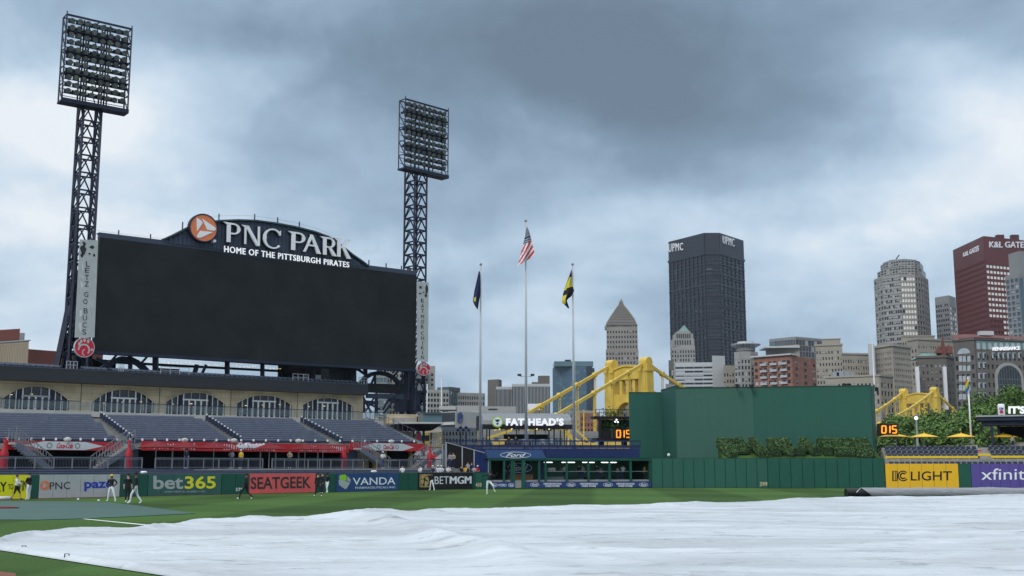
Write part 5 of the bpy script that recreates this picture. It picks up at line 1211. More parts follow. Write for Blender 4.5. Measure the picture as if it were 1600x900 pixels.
# ================================================================ CENTRE: WALL, BATTER'S EYE, HEDGE
cw = thing('centre_wall', CW.A, 'tall green padded wall in centre field below the clipped hedge', 'wall'); ZC = CW.uv(1100, 716.5)[1]
for f, x0, x1, n in ((CW, 1018.5, 1199, 11), (CW2, 1199.5, 1382, 10)):
    u0, u1 = f.uv(x0, 735)[0], f.uv(x1, 735)[0]; w = (u1 - u0) / n
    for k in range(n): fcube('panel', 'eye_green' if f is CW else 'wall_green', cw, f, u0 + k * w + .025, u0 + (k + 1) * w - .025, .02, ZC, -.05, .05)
    mb = MB(); mb.fbox(f, -0.3, f.len, 0, ZC - .1, -.5, -.055); mb.build('backing', 'dark_green', cw); mb = MB(); mb.fbox(f, -.3, f.len, ZC + .003, ZC + .05, -.5, .03); mb.build('cap', 'dark_green', cw)
text(CW, '399', [(1187, 753), (1198.8, 753), (1198.8, 759.6), (1187, 759.6)], 'tan_number', cw, bold=.012, n0=.055, n1=.065)
be = thing('batters_eye', pt(1180, 716, 135), 'large blank dark green screen wall above the centre field wall', 'wall')
EP = [(985, 141), (1035, 141.3), (1058.3, 134), (1179, 132.8), (1366, 130)]; zE = pt(1179, 604.2, 132.8).z
for k in range(4):
    f = Face(EP[k], EP[k + 1]); n = [4, 2, 9, 14][k]; w = f.len / n
    z1 = zE if k else pt(985, 612.5, 141).z
    z1 = pt(EP[k][0], [612.5, 609, 605.4, 604.3][k], EP[k][1]).z
    for i in range(n): fcube('panel', 'eye_green_lit' if k == 2 else 'eye_green', be, f, i * w + .001, (i + 1) * w - .001, 2.2, z1 - .12, -.4, 0)  # left-facing section painted lighter, as lit by the bright left sky
    fcube('cap', 'dark_green', be, f, 0, f.len, z1 - .117, z1, -.42, .03)
f = Face(EP[4], (1372, 134)); fcube('side_return', 'eye_green', be, f, .42, f.len, 2.2, z1, -.3, 0)
for x, y in ((1153, 601), (1176, 602), (1321, 600), (1328, 600), (1372, 606)): p = pt(x, y + 3, 131.5); mb = MB(); mb.box(p + Vector((0, .5, .1)), (.35, .3, .45)); mb.beam(p + Vector((0, .4, -.5)), p + Vector((0, .4, .2)), .08); mb.build('rooftop_light', 'black', be)
p = pt(1045, 711, 136.5); mb = MB(); mb.ball(p, .2, 8, 6); mb.build('speaker', 'white', be)
# slope with letters of hedge
SL = Face((1060, 125.9), (1380, 124.6)); zs1 = ZC - .05
def slope_z(n): return zs1 + max(0, -n - .6) * .47
mb = MB(); ua, ub = SL.uv(1131, 716)[0], SL.uv(1381, 716)[0]; mb.hexa([SL.P(ua, 2, -.55), SL.P(ub, 2, -.55), SL.P(ub, 2, -5.2), SL.P(ua, 2, -5.2), SL.P(ua, zs1 - .02, -.55), SL.P(ub, zs1 - .02, -.55), SL.P(ub, slope_z(-3.4), -5.2), SL.P(ua, slope_z(-3.4), -5.2)]); mb.build('planted_slope', 'turf', None, kind='structure')
SEGS = {'P': [((0, 0), (0, 1)), ((0, 1), (.7, 1)), ((.7, 1), (.7, .5)), ((0, .5), (.7, .5))], 'I': [((.3, 0), (.3, 1))], 'R': [((0, 0), (0, 1)), ((0, 1), (.7, 1)), ((.7, 1), (.7, .5)), ((0, .5), (.7, .5)), ((.25, .5), (.8, 0))],
        'A': [((0, 0), (.4, 1)), ((.4, 1), (.8, 0)), ((.15, .4), (.65, .4))], 'T': [((.4, 0), (.4, 1)), ((0, 1), (.8, 1))], 'E': [((0, 0), (0, 1)), ((0, 1), (.7, 1)), ((0, .5), (.6, .5)), ((0, 0), (.7, 0))], 'S': [((0, .1), (.7, 0)), ((.7, 0), (.7, .5)), ((.7, .5), (0, .5)), ((0, .5), (0, 1)), ((0, 1), (.7, 1))]}
def leafcards(mb, pos, nrm, size, rnd, mi):
    for p, n in zip(pos, nrm):
        v = Vector((rnd.gauss(0, 1), rnd.gauss(0, 1), rnd.gauss(0, 1))); n = (Vector(n) + v * .55).normalized(); a = n.orthogonal().normalized(); a.rotate(Matrix.Rotation(rnd.random() * 6.28, 3, n)); b = n.cross(a); s = size * rnd.uniform(.6, 1.3)
        mb.mi = rnd.choice(mi); mb.add([p - a * s - b * s * .5, p + a * s - b * s * .6, p + a * s * .8 + b * s * .6, p - a * s * .9 + b * s * .5], [(0, 1, 2, 3)])
lx = [1148, 1196, 1226, 1262, 1298, 1318, 1352]; lw_ = 27
for k, ch in enumerate('PIRATES'):
    x0 = [1136, 1181, 1212, 1252, 1289, 1313, 1345][k]; x1 = [1178, 1206, 1247, 1284, 1311, 1343, 1371][k]; u0 = SL.uv(x0 - 2.5, 705)[0]; u1 = SL.uv(x1 + 2.5, 705)[0]
    drop = [(.0, 1), (.0, 1), (.28, .9), (.34, .85), (.34, .85), (.26, .9), (.08, 1)][k]
    t = thing('hedge_letter', SL.P((u0 + u1) / 2, slope_z(-2), -2), 'clipped hedge shaped as a letter %s, %s from the left on the green slope' % (ch, ['first', 'second', 'third', 'fourth', 'fifth', 'sixth', 'seventh'][k]), 'hedge', 'hedge letters on the slope')
    core = MB(); lf = MB(); rnd = random.Random(k); w = .46; hh = .72
    lean = {0: -.9, 1: -.8, 2: -.25}.get(k, 0.1 * (k - 4))
    def LP(a, b): 
        yy = drop[0] + (1 - drop[0]) * b; n = -(.9 + 3.0 * yy); u = u0 + w + (u1 - u0 - 2 * w) * a / .8 + lean * (yy - .5); return SL.P(u, slope_z(n), n)
    for (a0, a1), (b0, b1) in SEGS[ch]:
        p, q = LP(a0, a1), LP(b0, b1); d = q - p; L_ = d.length; d.normalize(); s = Vector((d.y, -d.x, 0)).normalized() if abs(d.z) < .99 else Vector((1, 0, 0)); up = Vector((0, 0, 1)); p = p - d * w * .7; q = q + d * w * .7; L_ = (q - p).length
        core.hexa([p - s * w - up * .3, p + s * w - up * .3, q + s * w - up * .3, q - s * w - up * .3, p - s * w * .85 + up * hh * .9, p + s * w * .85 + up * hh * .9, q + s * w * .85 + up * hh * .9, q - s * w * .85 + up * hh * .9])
        pos = []; nr = []
        for i in range(int(430 * L_)):
            a = rnd.random(); side = rnd.random()
            if side < .38: pp_ = p.lerp(q, a) + s * w * rnd.uniform(-.9, .9) + up * (hh + .03 * rnd.gauss(0, 1)); nn_ = up
            elif side < .9: sg = rnd.choice((-1, 1)); h_ = rnd.random(); pp_ = p.lerp(q, a) + s * sg * w * (1.0 - .12 * h_) + up * (h_ * hh * 1.02 - .05); nn_ = s * sg
            else: sg = rnd.choice((0, 1)); h_ = rnd.random(); pp_ = (p, q)[sg] + s * w * rnd.uniform(-1, 1) + up * h_ * hh; nn_ = d * (1 if sg else -1)
            pos.append(pp_ + s * rnd.gauss(0, .03)); nr.append(nn_)
        leafcards(lf, pos, nr, .065, rnd, [0, 0, 1])
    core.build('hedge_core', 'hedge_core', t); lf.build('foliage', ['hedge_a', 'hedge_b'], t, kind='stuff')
# ================================================================ RIGHT FIELD
ZR = RW.uv(1450, 724.5)[1]
rw = thing('right_wall', RW.A, 'green padded outfield wall in right field behind the tarp roll', 'wall')
def rsign(x0, x1, mt, label, n):
    u0, u1 = RW.uv(x0, 740)[0], RW.uv(x1, 740)[0]; t = thing('wall_sign', RW.P((u0 + u1) / 2, 0, .1), label, 'advertising sign', 'advertising signs on the outfield wall'); w = (u1 - u0) / n
    for k in range(n): fcube('panel', mt, t, RW, u0 + k * w + .012, u0 + (k + 1) * w - .012, .03, ZR, -.05, .06)
    return t
t = rsign(1383.5, 1497.5, 'ic_yellow', 'orange yellow wall sign reading IC LIGHT behind the tarp roll', 6)
text(RW, 'LIGHT', [(1423, 736.5), (1487, 736), (1487, 750.8), (1423, 751)], 'black', t, n0=.062, n1=.072, bold=.008)
for a_, b_, m_, q_ in ((1394, 1402.5, 'black', 0), (1396.2, 1398, 'ic_yellow', .01), (1399.4, 1400.6, 'ic_yellow', .01)): poly(RW, [(a_, 735.5 + (q_ > 0)), (b_, 735.5 + (q_ > 0)), (b_, 751.5 - (q_ > 0)), (a_, 751.5 - (q_ > 0))], m_, t, 'lettering', .062 + q_, .072 + q_)
u, z = RW.uv(1411, 743.6); mb = MB(); ring(mb, RW, u, z, .56, .56, .36, .062, .072, 20, R(42), R(318)); mb.build('lettering', 'black', t); mb = MB(); ring(mb, RW, u, z, .43, .43, .08, .073, .08, 20, R(46), R(314)); mb.build('lettering', 'ic_yellow', t)
t = rsign(1517.5, 1700, 'purple', 'purple wall sign with white xfinity lettering at the right edge', 12)
text(RW, 'xfinity', [(1533, 732), (1617, 731.5), (1617, 755), (1533, 755.5)], 'white', t, n0=.062, n1=.072, bold=.0)
u0, u1 = RW.uv(1498, 740)[0], RW.uv(1517, 740)[0]
fcube('panel', 'wall_green', rw, RW, u0, u1, .03, ZR, -.05, .04); mb = MB(); mb.fbox(RW, .05, RW.len, 0, ZR - .05, -.5, -.06); mb.build('backing', 'dark_green', rw)
rs = thing('right_stand', RW.P(8, 0, -3), 'concrete stepped stand with a yellow rail in right field', 'stand')
zr0_ = ZR
for k in range(6): fcube('step', 'concrete', rs, RW, .3, RW.len, 1.5, ZR - .35 + .42 * k, -.55 - .9 * (k + 1), -.55 - .9 * k)
seatm = {}
def stadium_seat():
    mb = MB(); mb.mi = 0; mb.hexa([(-.22, .02, .08), (.22, .02, .08), (.22, .07, .08), (-.22, .07, .08), (-.19, .12, .50), (.19, .12, .50), (.19, .16, .50), (-.19, .16, .50)])
    mb.hexa([(-.21, -.05, .08), (.21, -.05, .08), (.21, .0, .08), (-.21, .0, .08), (-.21, -.04, .40), (.21, -.04, .40), (.21, .01, .40), (-.21, .01, .40)])
    for s in (-.265,): mb.mi = 1; mb.box((s, -.05, .05), (.04, .12, .36)); mb.mi = 2; mb.hexa([(s - .035, -.28, .24), (s + .035, -.28, .24), (s + .035, .05, .25), (s - .035, .05, .25), (s - .035, -.28, .28), (s + .035, -.28, .28), (s + .035, .05, .29), (s - .035, .05, .29)])
    mb.box((0, .135, .515), (.30, .05, .03))
    me = bpy.data.meshes.new('seat'); me.from_pydata(mb.v, [], mb.f)
    for m in ('seat_navy', 'grey_steel', 'galv'): me.materials.append(M[m])
    me.polygons.foreach_set('material_index', mb.m); return me
SM2 = stadium_seat()
for r in range(5):
    if r == 1: continue
    for k in range(60):
        u = .8 + k * .565; x = 800 + F * (RW.P(u, 0).x / RW.P(u, 0).y) * 1.0
        if x > 1640: break
        if r > 0 and 1527 < x < 1546: continue
        z = ZR - .35 + .42 * r
        o = inst('stadium_seat', SM2, None, RW.P(u, z + .08, -1.0 - .9 * r), (0, 0, RW.rz), label='navy seat with a pale armrest in the right field stand', cat='seat', group='navy seats in the right field stand')
f = RW.off(-1.55)
z = f.uv(1450, 714.2)[1]
for x0, x1, dz in ((1383, 1528, 0), (1528, 1548, .25), (1548, 1700, 0.02)): fcube('yellow_rail', 'rail_yellow', rs, f, f.uv(x0, 714)[0] + .01, f.uv(x1, 714)[0], z - .12 + dz, z + .12 + dz, 0, .08)
for k in range(20): u = .4 + k * 1.2; fcube('rail_post', 'galv', rs, f, u - .03, u + .03, z - 1, z - .12, 0.02, .06)
f = RW.off(-6); z = f.uv(1450, 701)[1]
mb = MB(); mb.fbox(f, .3, RW.len, z - .9, z - .0, -.3, -.1); mb.build('back_fence', 'grey_conc', rs); mb = MB(); mb.fbox(f, .3, RW.len, z + .02, z + .2, -.3, -.2); mb.build('back_rail', 'navy_steel', rs)
x0, x1 = f.uv(1509, 700)[0], f.uv(1527, 700)[0]; mb = MB(); mb.fbox(f, x0, x1, z - .5, z + .35, -1.2, .2); mb.build('stone_plinth', 'concrete', rs)
fcube('red_box', 'logo_red', rs, f, f.uv(1522, 700)[0], f.uv(1531, 700)[0], z - .9, z - .2, .5, 1)
# yellow parasols
for k, (x, y, r, Y) in enumerate([(1401, 679, 1.75, 139), (1397, 684, 1.7, 134), (1445, 680, 1.45, 137), (1503, 679.5, 1.6, 137), (1569, 680.5, 1.6, 138)]):
    zz_ = pt(x, 700, Y).z; p = pt(x, 700, Y); zt_ = pt(x, y + 4, Y).z - zz_
    parasol(p, r, 0, 'yellow_parasol', 'yellow parasol in right field, ' + ['leftmost, upper of the overlapping pair', 'lower one of the overlapping pair by the screen wall', 'beside the lamp post', 'just left of the rainbow flagpole', 'under the dark bar roof'][k], 'umb_yellow', 'yellow parasols in right field', zt_, rise=.45)
p = pt(1434, 700, 145); t = thing('lamp_post', p, 'pale lamp post with a round lantern among the trees in right field', 'street lamp'); h_ = pt(1434, 652, 145).z - p.z
mb = MB(); mb.tube([p, p + Vector((0, 0, h_ - .4))], [.16, .10], 10); mb.build('pole', 'galv', t); mb = MB(); mb.ball(p + Vector((0, 0, h_ - .1)), .24, 12, 8); mb.build('lantern', 'cool_lamp', t, True); mb = MB(); mb.cone(p + Vector((0, 0, h_ + .15)), .45, .2, 12); mb.build('hood', 'grey_steel', t)
# rainbow flagpole, slightly tilted
b = pt(1518, 693, 136); tp = pt(1512, 590, 136); t = thing('flagpole', b, 'white flagpole with a rainbow flag behind the right field seats', 'flagpole', 'flagpoles'); mb = MB(); mb.tube([b, tp], [.12, .07], 10); mb.build('pole', 'white', t, True); mb = MB(); mb.tube([b, b + Vector((0, 0, .12))], .28, 12); mb.build('base_plate', 'concrete', t)
Lr = [(1509.5, 592), (1508.5, 598), (1508, 604), (1508, 609), (1507.5, 615)]; Rr = [(1512.5, 592), (1513.5, 598), (1515, 603), (1514, 608), (1512, 612)]
cloth_flag(135.6, dict(ni=6, nj=24, mats=['pride_%d' % i for i in range(6)], fn=lambda i, j: min(5, int(j * 4.2 + i * 2.6))), lambda i, j: (*[a + (b_ - a) * i for a, b_ in zip(interp(Lr, j), interp(Rr, j))], .12 * math.sin(i * 6)), 'rainbow_flag', 'rainbow flag drooping from the white flagpole in right field', None)
# bar structure at the right edge
BR_ = Face((1525, 137), (1720, 132)); br = thing('bar_shelter', BR_.P(4, 0, 0), 'dark open bar shelter with a flat roof at the right edge', 'shelter')
def rb(name, mt, x0, x1, y0, y1, a, b): return fcube(name, mt, br, BR_, BR_.uv(x0, 660)[0], BR_.uv(x1, 660)[0], BR_.uv(1560, y1)[1], BR_.uv(1560, y0)[1], a, b)
rb('roof', 'navy_steel', 1527, 1700, 651, 657, -6, 0); rb('roof_edge', 'galv', 1525, 1700, 648.8, 651, -6, .2); rb('beam', 'navy_steel', 1533, 1700, 657.2, 664, -5, -.5)
for x in (1549, 1560): rb('column', 'navy_steel', x - 2.2, x + 2.2, 657, 700, -2.2 if x > 1555 else -1, -1.8 if x > 1555 else -.6)
rb('back_wall', 'dark_void', 1562, 1700, 664, 682, -6.2, -6); rb('bar_counter', 'tan_stone', 1574, 1700, 691, 699, -3, -2.5); rb('speaker', 'black', 1530.5, 1535.5, 664, 672, -.9, -.5)
BRt = BR_.off(.1)
text(BRt, "IT'S", [(1575.5, 634.5), (1602, 634.5), (1602, 646.5), (1575.5, 646.5)], 'white_lit', br, n0=0, n1=.2, bold=.05)
mb = MB(); u0, z0 = BRt.uv(1559.5, 649.5); u1, z1 = BRt.uv(1569.5, 631); cx = (u0 + u1) / 2; w = (u1 - u0) / 2
mb.tube([BRt.P(cx, z0, -.2), BRt.P(cx, z0 + .1, -.2), BRt.P(cx, z1 - .15, -.2), BRt.P(cx, z1, -.2)], [w * .85, w, w, w * .8], 16); c_ = mb.build('can_sign', 'white', br, True)
text(BRt, 'Lite', [(1561, 636), (1568, 636), (1568, 640), (1561, 640)], 'text_blue', br, n0=.22, n1=.25, shear=.3, bold=.03); mb = MB(); u, z = BRt.uv(1564.8, 643.5); disc(mb, BRt, u, z, .2, .2, .2, .24, 12); mb.build('can_seal', 'logo_red', br)
# clocks
def clock(f, x0, y0, x1, y1, bx, label):
    u0, u1 = f.uv(bx[0], 670)[0], f.uv(bx[2], 670)[0]; xm = (bx[0] + bx[2]) / 2; t = thing('pitch_clock', f.P((u0 + u1) / 2, f.uv(xm, bx[3])[1], 0), label, 'clock', 'digital clocks')
    mb = MB(); mb.fbox(f, u0, u1, f.uv(xm, bx[3])[1], f.uv(xm, bx[1])[1], -.3, 0); mb.build('case', 'black', t)
    seg = {'0': 'abcdef', '1': 'bc', '5': 'afgcd'}; w = (x1 - x0) / 3.0; h = y1 - y0
    for ch, k in (('0', 0), ('1', .85), ('5', 2.15)):
        X0 = x0 + k * w; X1 = X0 + w * .78; mb = MB(); q = {'a': ((X0, y0), (X1, y0)), 'd': ((X0, y1), (X1, y1)), 'g': ((X0, y0 + h / 2), (X1, y0 + h / 2)), 'f': ((X0, y0), (X0, y0 + h / 2)), 'e': ((X0, y0 + h / 2), (X0, y1)), 'b': ((X1, y0), (X1, y0 + h / 2)), 'c': ((X1, y0 + h / 2), (X1, y1))}
        for s in seg[ch]: a_, b_ = q[s]; mb.beam(f.p(*a_, .03), f.p(*b_, .03), .12)
        mb.build('digit', 'amber', t)
    for yy_ in (.33, .67): mb = MB(); mb.box(f.p(x0 + w * .95, y0 + h * yy_, .03), (.08, .05, .08)); mb.build('colon_dot', 'amber', t)
    return t
CK = Face((960, 142), (995, 142.4)); clock(CK, 963.5, 672.5, 985, 683.5, (957, 669, 990, 686), 'amber digital clock left of the green screen wall, partly hidden by it')
CK2 = Face((1371, 132), (1404, 131.4)); clock(CK2, 1378, 665.5, 1401, 676.5, (1370.5, 662, 1403.5, 679.5), 'amber digital clock right of the green screen wall')
# dark platform left of the screen wall
PF = Face((930, 143), (995, 144)); t = thing('camera_platform', PF.P(2, 0, 0), 'dark railed platform with shrubs and clutter left of the green screen wall', 'platform')
def pf(name, mt, x0, x1, y0, y1, a, b): return fcube(name, mt, t, PF, PF.uv(x0, 670)[0], PF.uv(x1, 670)[0], PF.uv(960, y1)[1], PF.uv(960, y0)[1], a, b)
pf('upper_slab', 'black', 929, 990, 650.5, 654.5, -2, 0); pf('lower_slab', 'black', 932, 990, 684, 689, -2, 0); pf('post', 'black', 936, 940, 654, 684, -.4, 0)
for x in (941, 977): pf('leg', 'black', x - 3, x + 4, 689, 699, -1, -.4)
for x in range(931, 990, 6): pf('rail_post', 'navy_steel', x - .3, x + .3, 640, 650.5, -.05, .0)
for y in (640, 645): pf('rail_bar', 'navy_steel', 930, 990, y - .4, y + .4, -.05, .005)
pf('green_back', 'dark_green', 944, 990, 655, 672, -1.9, -1.8); pf('clutter', 'black', 940, 957, 672, 684, -.8, -.3)
mb = MB()
for dx, dy in ((0, 0), (4, .5), (2, -3)): mb.ball(PF.p(961 + dx, 659 + dy, .1), .11, 8, 6)
mb.build('white_lamp', 'cool_lamp', t, True)
lf = MB(); rnd = random.Random(5); pos = []; nr = []
for i in range(900): v = Vector((rnd.gauss(0, 1), rnd.gauss(0, .4), rnd.gauss(0, .6))); pos.append(PF.p(960, 648 if i % 2 else 664, -.8) + v * (.75 if i % 2 else .9)); nr.append(v.normalized())
leafcards(lf, pos, nr, .09, rnd, [0, 1]); lf.build('shrub', ['leaf_c', 'leaf_a'], t, kind='stuff')
# ================================================================ BRIDGE
def ground_of(px, Y): p = pt(px, 730, Y); return Vector((p.x, p.y, 0))
NEAR = ground_of(1012, 276); AX = Vector((.715, .699, 0)).normalized(); PX = Vector((-AX.y, AX.x, 0)) * 10.8
zTop = pt(1012, 566, 276).z; zDeck = 8.0; SPAN = 150.0
br_ = thing('suspension_bridge', NEAR, 'yellow steel suspension bridge with two portal towers running behind the green screen wall', 'bridge')
def btower(s, k):
    T = thing('tower', NEAR + AX * s, None, None); T.parent = br_; T.location = AX * s
    c0, c1 = NEAR + AX * s, NEAR + AX * s + PX; w = 2.7; wa = 2.4; f = Face.xy(c0, c1); Lh = f.len
    for j, u in enumerate((0, Lh)):
        mb = MB(); mb.fbox(f, u - w / 2, u + w / 2, 2, zTop - .6, -wa / 2, wa / 2); mb.fbox(f, u - w / 2 + .5, u + w / 2 - .5, 2, zTop + .3, -wa / 2 - .12, wa / 2 + .12)
        mb.fbox(f, u - w / 2 - .15, u + w / 2 + .15, zTop - 2.2, zTop - 1.7, -wa / 2 - .2, wa / 2 + .2); mb.tube([f.P(u - w / 2 * .8, zTop, 0), f.P(u + w / 2 * .8, zTop, 0)], 1.25, 12); mb.build('column', 'bridge_yellow', T)
    # arched portal: ribs, windows and arch opening
    mb = MB(); zA0 = zTop - 9.2; n = 16; u0, u1 = w / 2, Lh - w / 2
    for i in range(n):
        a, b_ = u0 + (u1 - u0) * i / n, u0 + (u1 - u0) * (i + 1) / n
        ar = lambda u: zA0 - 6.2 + 6.2 * math.sqrt(max(0, 1 - ((u - Lh / 2) / ((u1 - u0) / 2)) ** 2))
        top = lambda u: zTop - 1.6 - .0 + .9 * (1 - ((u - Lh / 2) / ((u1 - u0) / 2)) ** 2)
        mb.fpoly(f, [(a, ar(a)), (b_, ar(b_)), (b_, zTop - 7.4), (a, zTop - 7.4)], -.9, .9); mb.fpoly(f, [(a, zTop - 3.9), (b_, zTop - 3.9), (b_, top(b_)), (a, top(a))], -.9, .9)
        mb.fpoly(f, [(a, top(a) - .1), (b_, top(b_) - .1), (b_, top(b_) + .35), (a, top(a) + .35)], -1.2, 1.2)
    for i in range(3): u = u0 + (u1 - u0) * (i + 1) / 4; mb.fbox(f, u - .42, u + .42, zTop - 7.41, zTop - 3.89, -.6, .6)
    mb.build('portal', 'bridge_yellow', T)
    mb = MB()
    for i in range(n):
        a, b_ = u0 + (u1 - u0) * i / n, u0 + (u1 - u0) * (i + 1) / n; ar = lambda u: zA0 - 6.2 + 6.2 * math.sqrt(max(0, 1 - ((u - Lh / 2) / ((u1 - u0) / 2)) ** 2)); mb.beam(f.P(a, ar(a), 0), f.P(b_, ar(b_), 0), 2.3, .45)
    mb.build('arch_rib', 'bridge_yellow', T)
btower(0, 0); btower(SPAN, 1)
def cable_z(s):
    if s < 0: x = min(1, -s / 50); return zTop - (zTop - 5.5) * (x * 1.02 - .02 * x * x) - 0
    if s > SPAN: x = min(1, (s - SPAN) / 45); return zTop - (zTop - 8) * x
    x = (s - SPAN / 2) / (SPAN / 2); return 11.5 + (zTop - 11.5) * x * x
for side, off_ in (('', Vector((0, 0, 0))), ('', PX)):
    ch = MB(); jn = MB(); hg = MB(); ss_ = list(np.arange(-50, SPAN + 46, 6.25)); ss_ = sorted(set([round(float(x), 2) for x in ss_] + [0, SPAN]))
    for a, b_ in zip(ss_, ss_[1:]):
        if (a < 0 < b_) or (a < SPAN < b_): continue
        p, q = NEAR + AX * a + off_ + Vector((0, 0, cable_z(a))), NEAR + AX * b_ + off_ + Vector((0, 0, cable_z(b_))); ch.beam(p, q, .5, .72)
    for a in ss_:
        z = cable_z(a); p = NEAR + AX * a + off_ + Vector((0, 0, z)); jn = MB(); jn.tube([p - AX.cross(Vector((0, 0, 1))) * .5, p + AX.cross(Vector((0, 0, 1))) * .5], .58, 10); jn.box(p - Vector((0, 0, .8)), (.5, .5, .7)); jn.build('chain_joint', 'bridge_yellow', br_)
        if z > zDeck + 1:
            for d in (-.28, .28): hg.beam(p + AX * d, Vector((p.x, p.y, zDeck)) + AX * d, .17)
    ch.build('chain', 'bridge_yellow', br_); hg.build('hanger', 'bridge_yellow', br_)
    mb = MB(); p, q = NEAR + AX * -75 + off_, NEAR + AX * (SPAN + 60) + off_; mb.beam(p + Vector((0, 0, zDeck - .9)), q + Vector((0, 0, zDeck - .9)), .8, 2.0); mb.build('deck_girder', 'bridge_yellow', br_)
    mb = MB(); 
    for z in (.5, 1.2): mb.beam(p + Vector((0, 0, zDeck + z)), q + Vector((0, 0, zDeck + z)), .12)
    for i in range(90): r_ = p.lerp(q, i / 89); mb.beam(r_ + Vector((0, 0, zDeck)), r_ + Vector((0, 0, zDeck + 1.2)), .12)
    mb.build('deck_railing', 'bridge_yellow', br_)
mb = MB(); p, q = NEAR + AX * -75 + PX / 2, NEAR + AX * (SPAN + 60) + PX / 2; mb.beam(p + Vector((0, 0, zDeck - .5)), q + Vector((0, 0, zDeck - .5)), 10.5, .5); mb.build('deck', 'asphalt', br_)
# yellow raking struts of the approach, seen under the pavilion roof
mb = MB()
for a_, b_, w in [((690, 693), (750, 672), .5), ((712, 693), (745, 684), .7), ((760, 685), (800, 672), .5), ((770, 693), (800, 688), .9), ((705, 685), (745, 672), .3), ((862, 655), (905, 697), .35), ((880, 672), (916, 697), .35), ((900, 672), (928, 697), .3), ((882, 655), (882, 697), .4), ((890, 655), (888, 697), .3), ((912, 697), (912, 640), .25)]:
    MB().beam(pt(*a_, 225), pt(*b_, 225), w).build('approach_strut', 'bridge_yellow', br_)
mb = MB(); mb.hexa([pt(900, 700, 224), pt(936, 700, 224), pt(936, 700, 227), pt(900, 700, 227), pt(900, 692, 224), pt(934, 692, 224), pt(934, 692, 227), pt(900, 692, 227)]); mb.hexa([pt(940, 700, 224), pt(985, 700, 224), pt(985, 700, 227), pt(940, 700, 227), pt(940, 689, 224), pt(985, 689, 224), pt(985, 689, 227), pt(940, 689, 227)]); mb.build('approach_parapet', 'bridge_yellow', br_)
sheet('river', [(-900, 300), (1500, 300), (1500, 390), (-900, 390)], -.02, 'river', kind='structure')

# ================================================================ BUILDINGS
def bld(name, label, pts, top, wall, glass='pane_dark', fac=(), depth=30, zb=0.0, cat='building', group=None, parent=None, cornice=0, panes=None, roofm=None, seed=0):
    P = [pt(x, top[1], Y) for x, Y in pts]; zt = pt(top[0], top[1], pts[top[2] if len(top) > 2 else 0][1]).z
    c = sum((p for p in P), Vector((0, 0, 0))) / len(P)
    t = parent or thing(name, (c.x, c.y, 0), label, cat, group)
    k1, k0 = 1 + depth / P[-1].y, 1 + depth / P[0].y; cxm = (P[0].x + P[-1].x) / 2; back = [Vector((P[-1].x * k1 * .97 + cxm * .03, P[-1].y * k1, 0)), Vector((P[0].x * k0 * .97 + cxm * .03, P[0].y * k0, 0))]
    plan = [Vector((p.x, p.y, 0)) for p in P] + back; n = len(plan); mb = MB()
    mb.add([p + Vector((0, 0, zb)) for p in plan] + [p + Vector((0, 0, zt)) for p in plan], [tuple(range(n))[::-1], tuple(range(n, 2 * n))] + [(i, (i + 1) % n, (i + 1) % n + n, i + n) for i in range(n)])
    anyf = any(fa for fa in fac); mb.build('core' if anyf else 'body', glass if anyf else wall, t)
    total = sum((fa[0] * fa[1]) for fa in fac if fa); rnd = random.Random(len(label or name) + seed)
    for i, fa in enumerate(fac):
        if not fa: continue
        cols, rows, pw, bh = fa[:4]; topband = fa[4] if len(fa) > 4 else .06; pr = fa[5] if len(fa) > 5 else .35; pane = fa[6] if len(fa) > 6 else .3; pm = fa[7] if len(fa) > 7 else 'pane_light'
        f = Face.xy(P[i], P[i + 1]); Lf_ = f.len; H_ = zt - zb; z1 = zt - H_ * topband; cw_ = Lf_ / cols; rh = (z1 - zb) / rows; piers = MB(); bands = MB()
        w = cw_ * pw; b = rh * bh
        for k in range(cols + 1):
            u = k * cw_; piers.fbox(f, max(0.0, u - w / 2), min(Lf_, u + w / 2), zb, z1, -.05, pr)
        for k in range(rows + 1): z = zb + k * rh; bands.fbox(f, 0.003, Lf_ - .003, max(zb, z - b / 2), min(z + b / 2, z1), -.05, pr - .04)
        bands.fbox(f, -.0, Lf_, z1 + .01, zt + .02, -.05, pr + .02)
        piers.build('pier', wall, t); bands.build('floor_band', wall, t)
        if cornice: MB().fbox(f, -cornice * .5, Lf_ + cornice * .5, zt + .03, zt + .03 + cornice, -.5, pr + cornice * .6).build('cornice', wall, t)
        if pane > 0:
            single = total <= 300; pn = MB()
            for a in range(cols):
                for q in range(rows):
                    lit = rnd.random() < pane; m_ = pm if lit else glass
                    u0, u1 = a * cw_ + w / 2 + .02, (a + 1) * cw_ - w / 2 - .02; z0, z1_ = zb + q * rh + b / 2 + .02, zb + (q + 1) * rh - b / 2 - .02
                    if lit and not pm.startswith('pane_lit'): z0 = z0 + (z1_ - z0) * rnd.choice((0, .3, .5))
                    if single: fcube('window', m_, t, f, u0, u1, z0, z1_, -.02, .08)
                    elif lit: pn.fbox(f, u0, u1, z0, z1_, -.02, .08)
            if not single and pn.v: pn.build('window_panes', pm, t, kind='stuff')
    if roofm: 
        mb = MB(); mb.add([p + Vector((0, 0, zt + .05)) for p in plan] + [c * 0 + p + Vector((0, 0, zt + .6)) for p in plan], [tuple(range(n, 2 * n))] + [(i, (i + 1) % n, (i + 1) % n + n, i + n) for i in range(n)]); mb.build('roof', roofm, t)
    return t, P, zt
G = 1.0
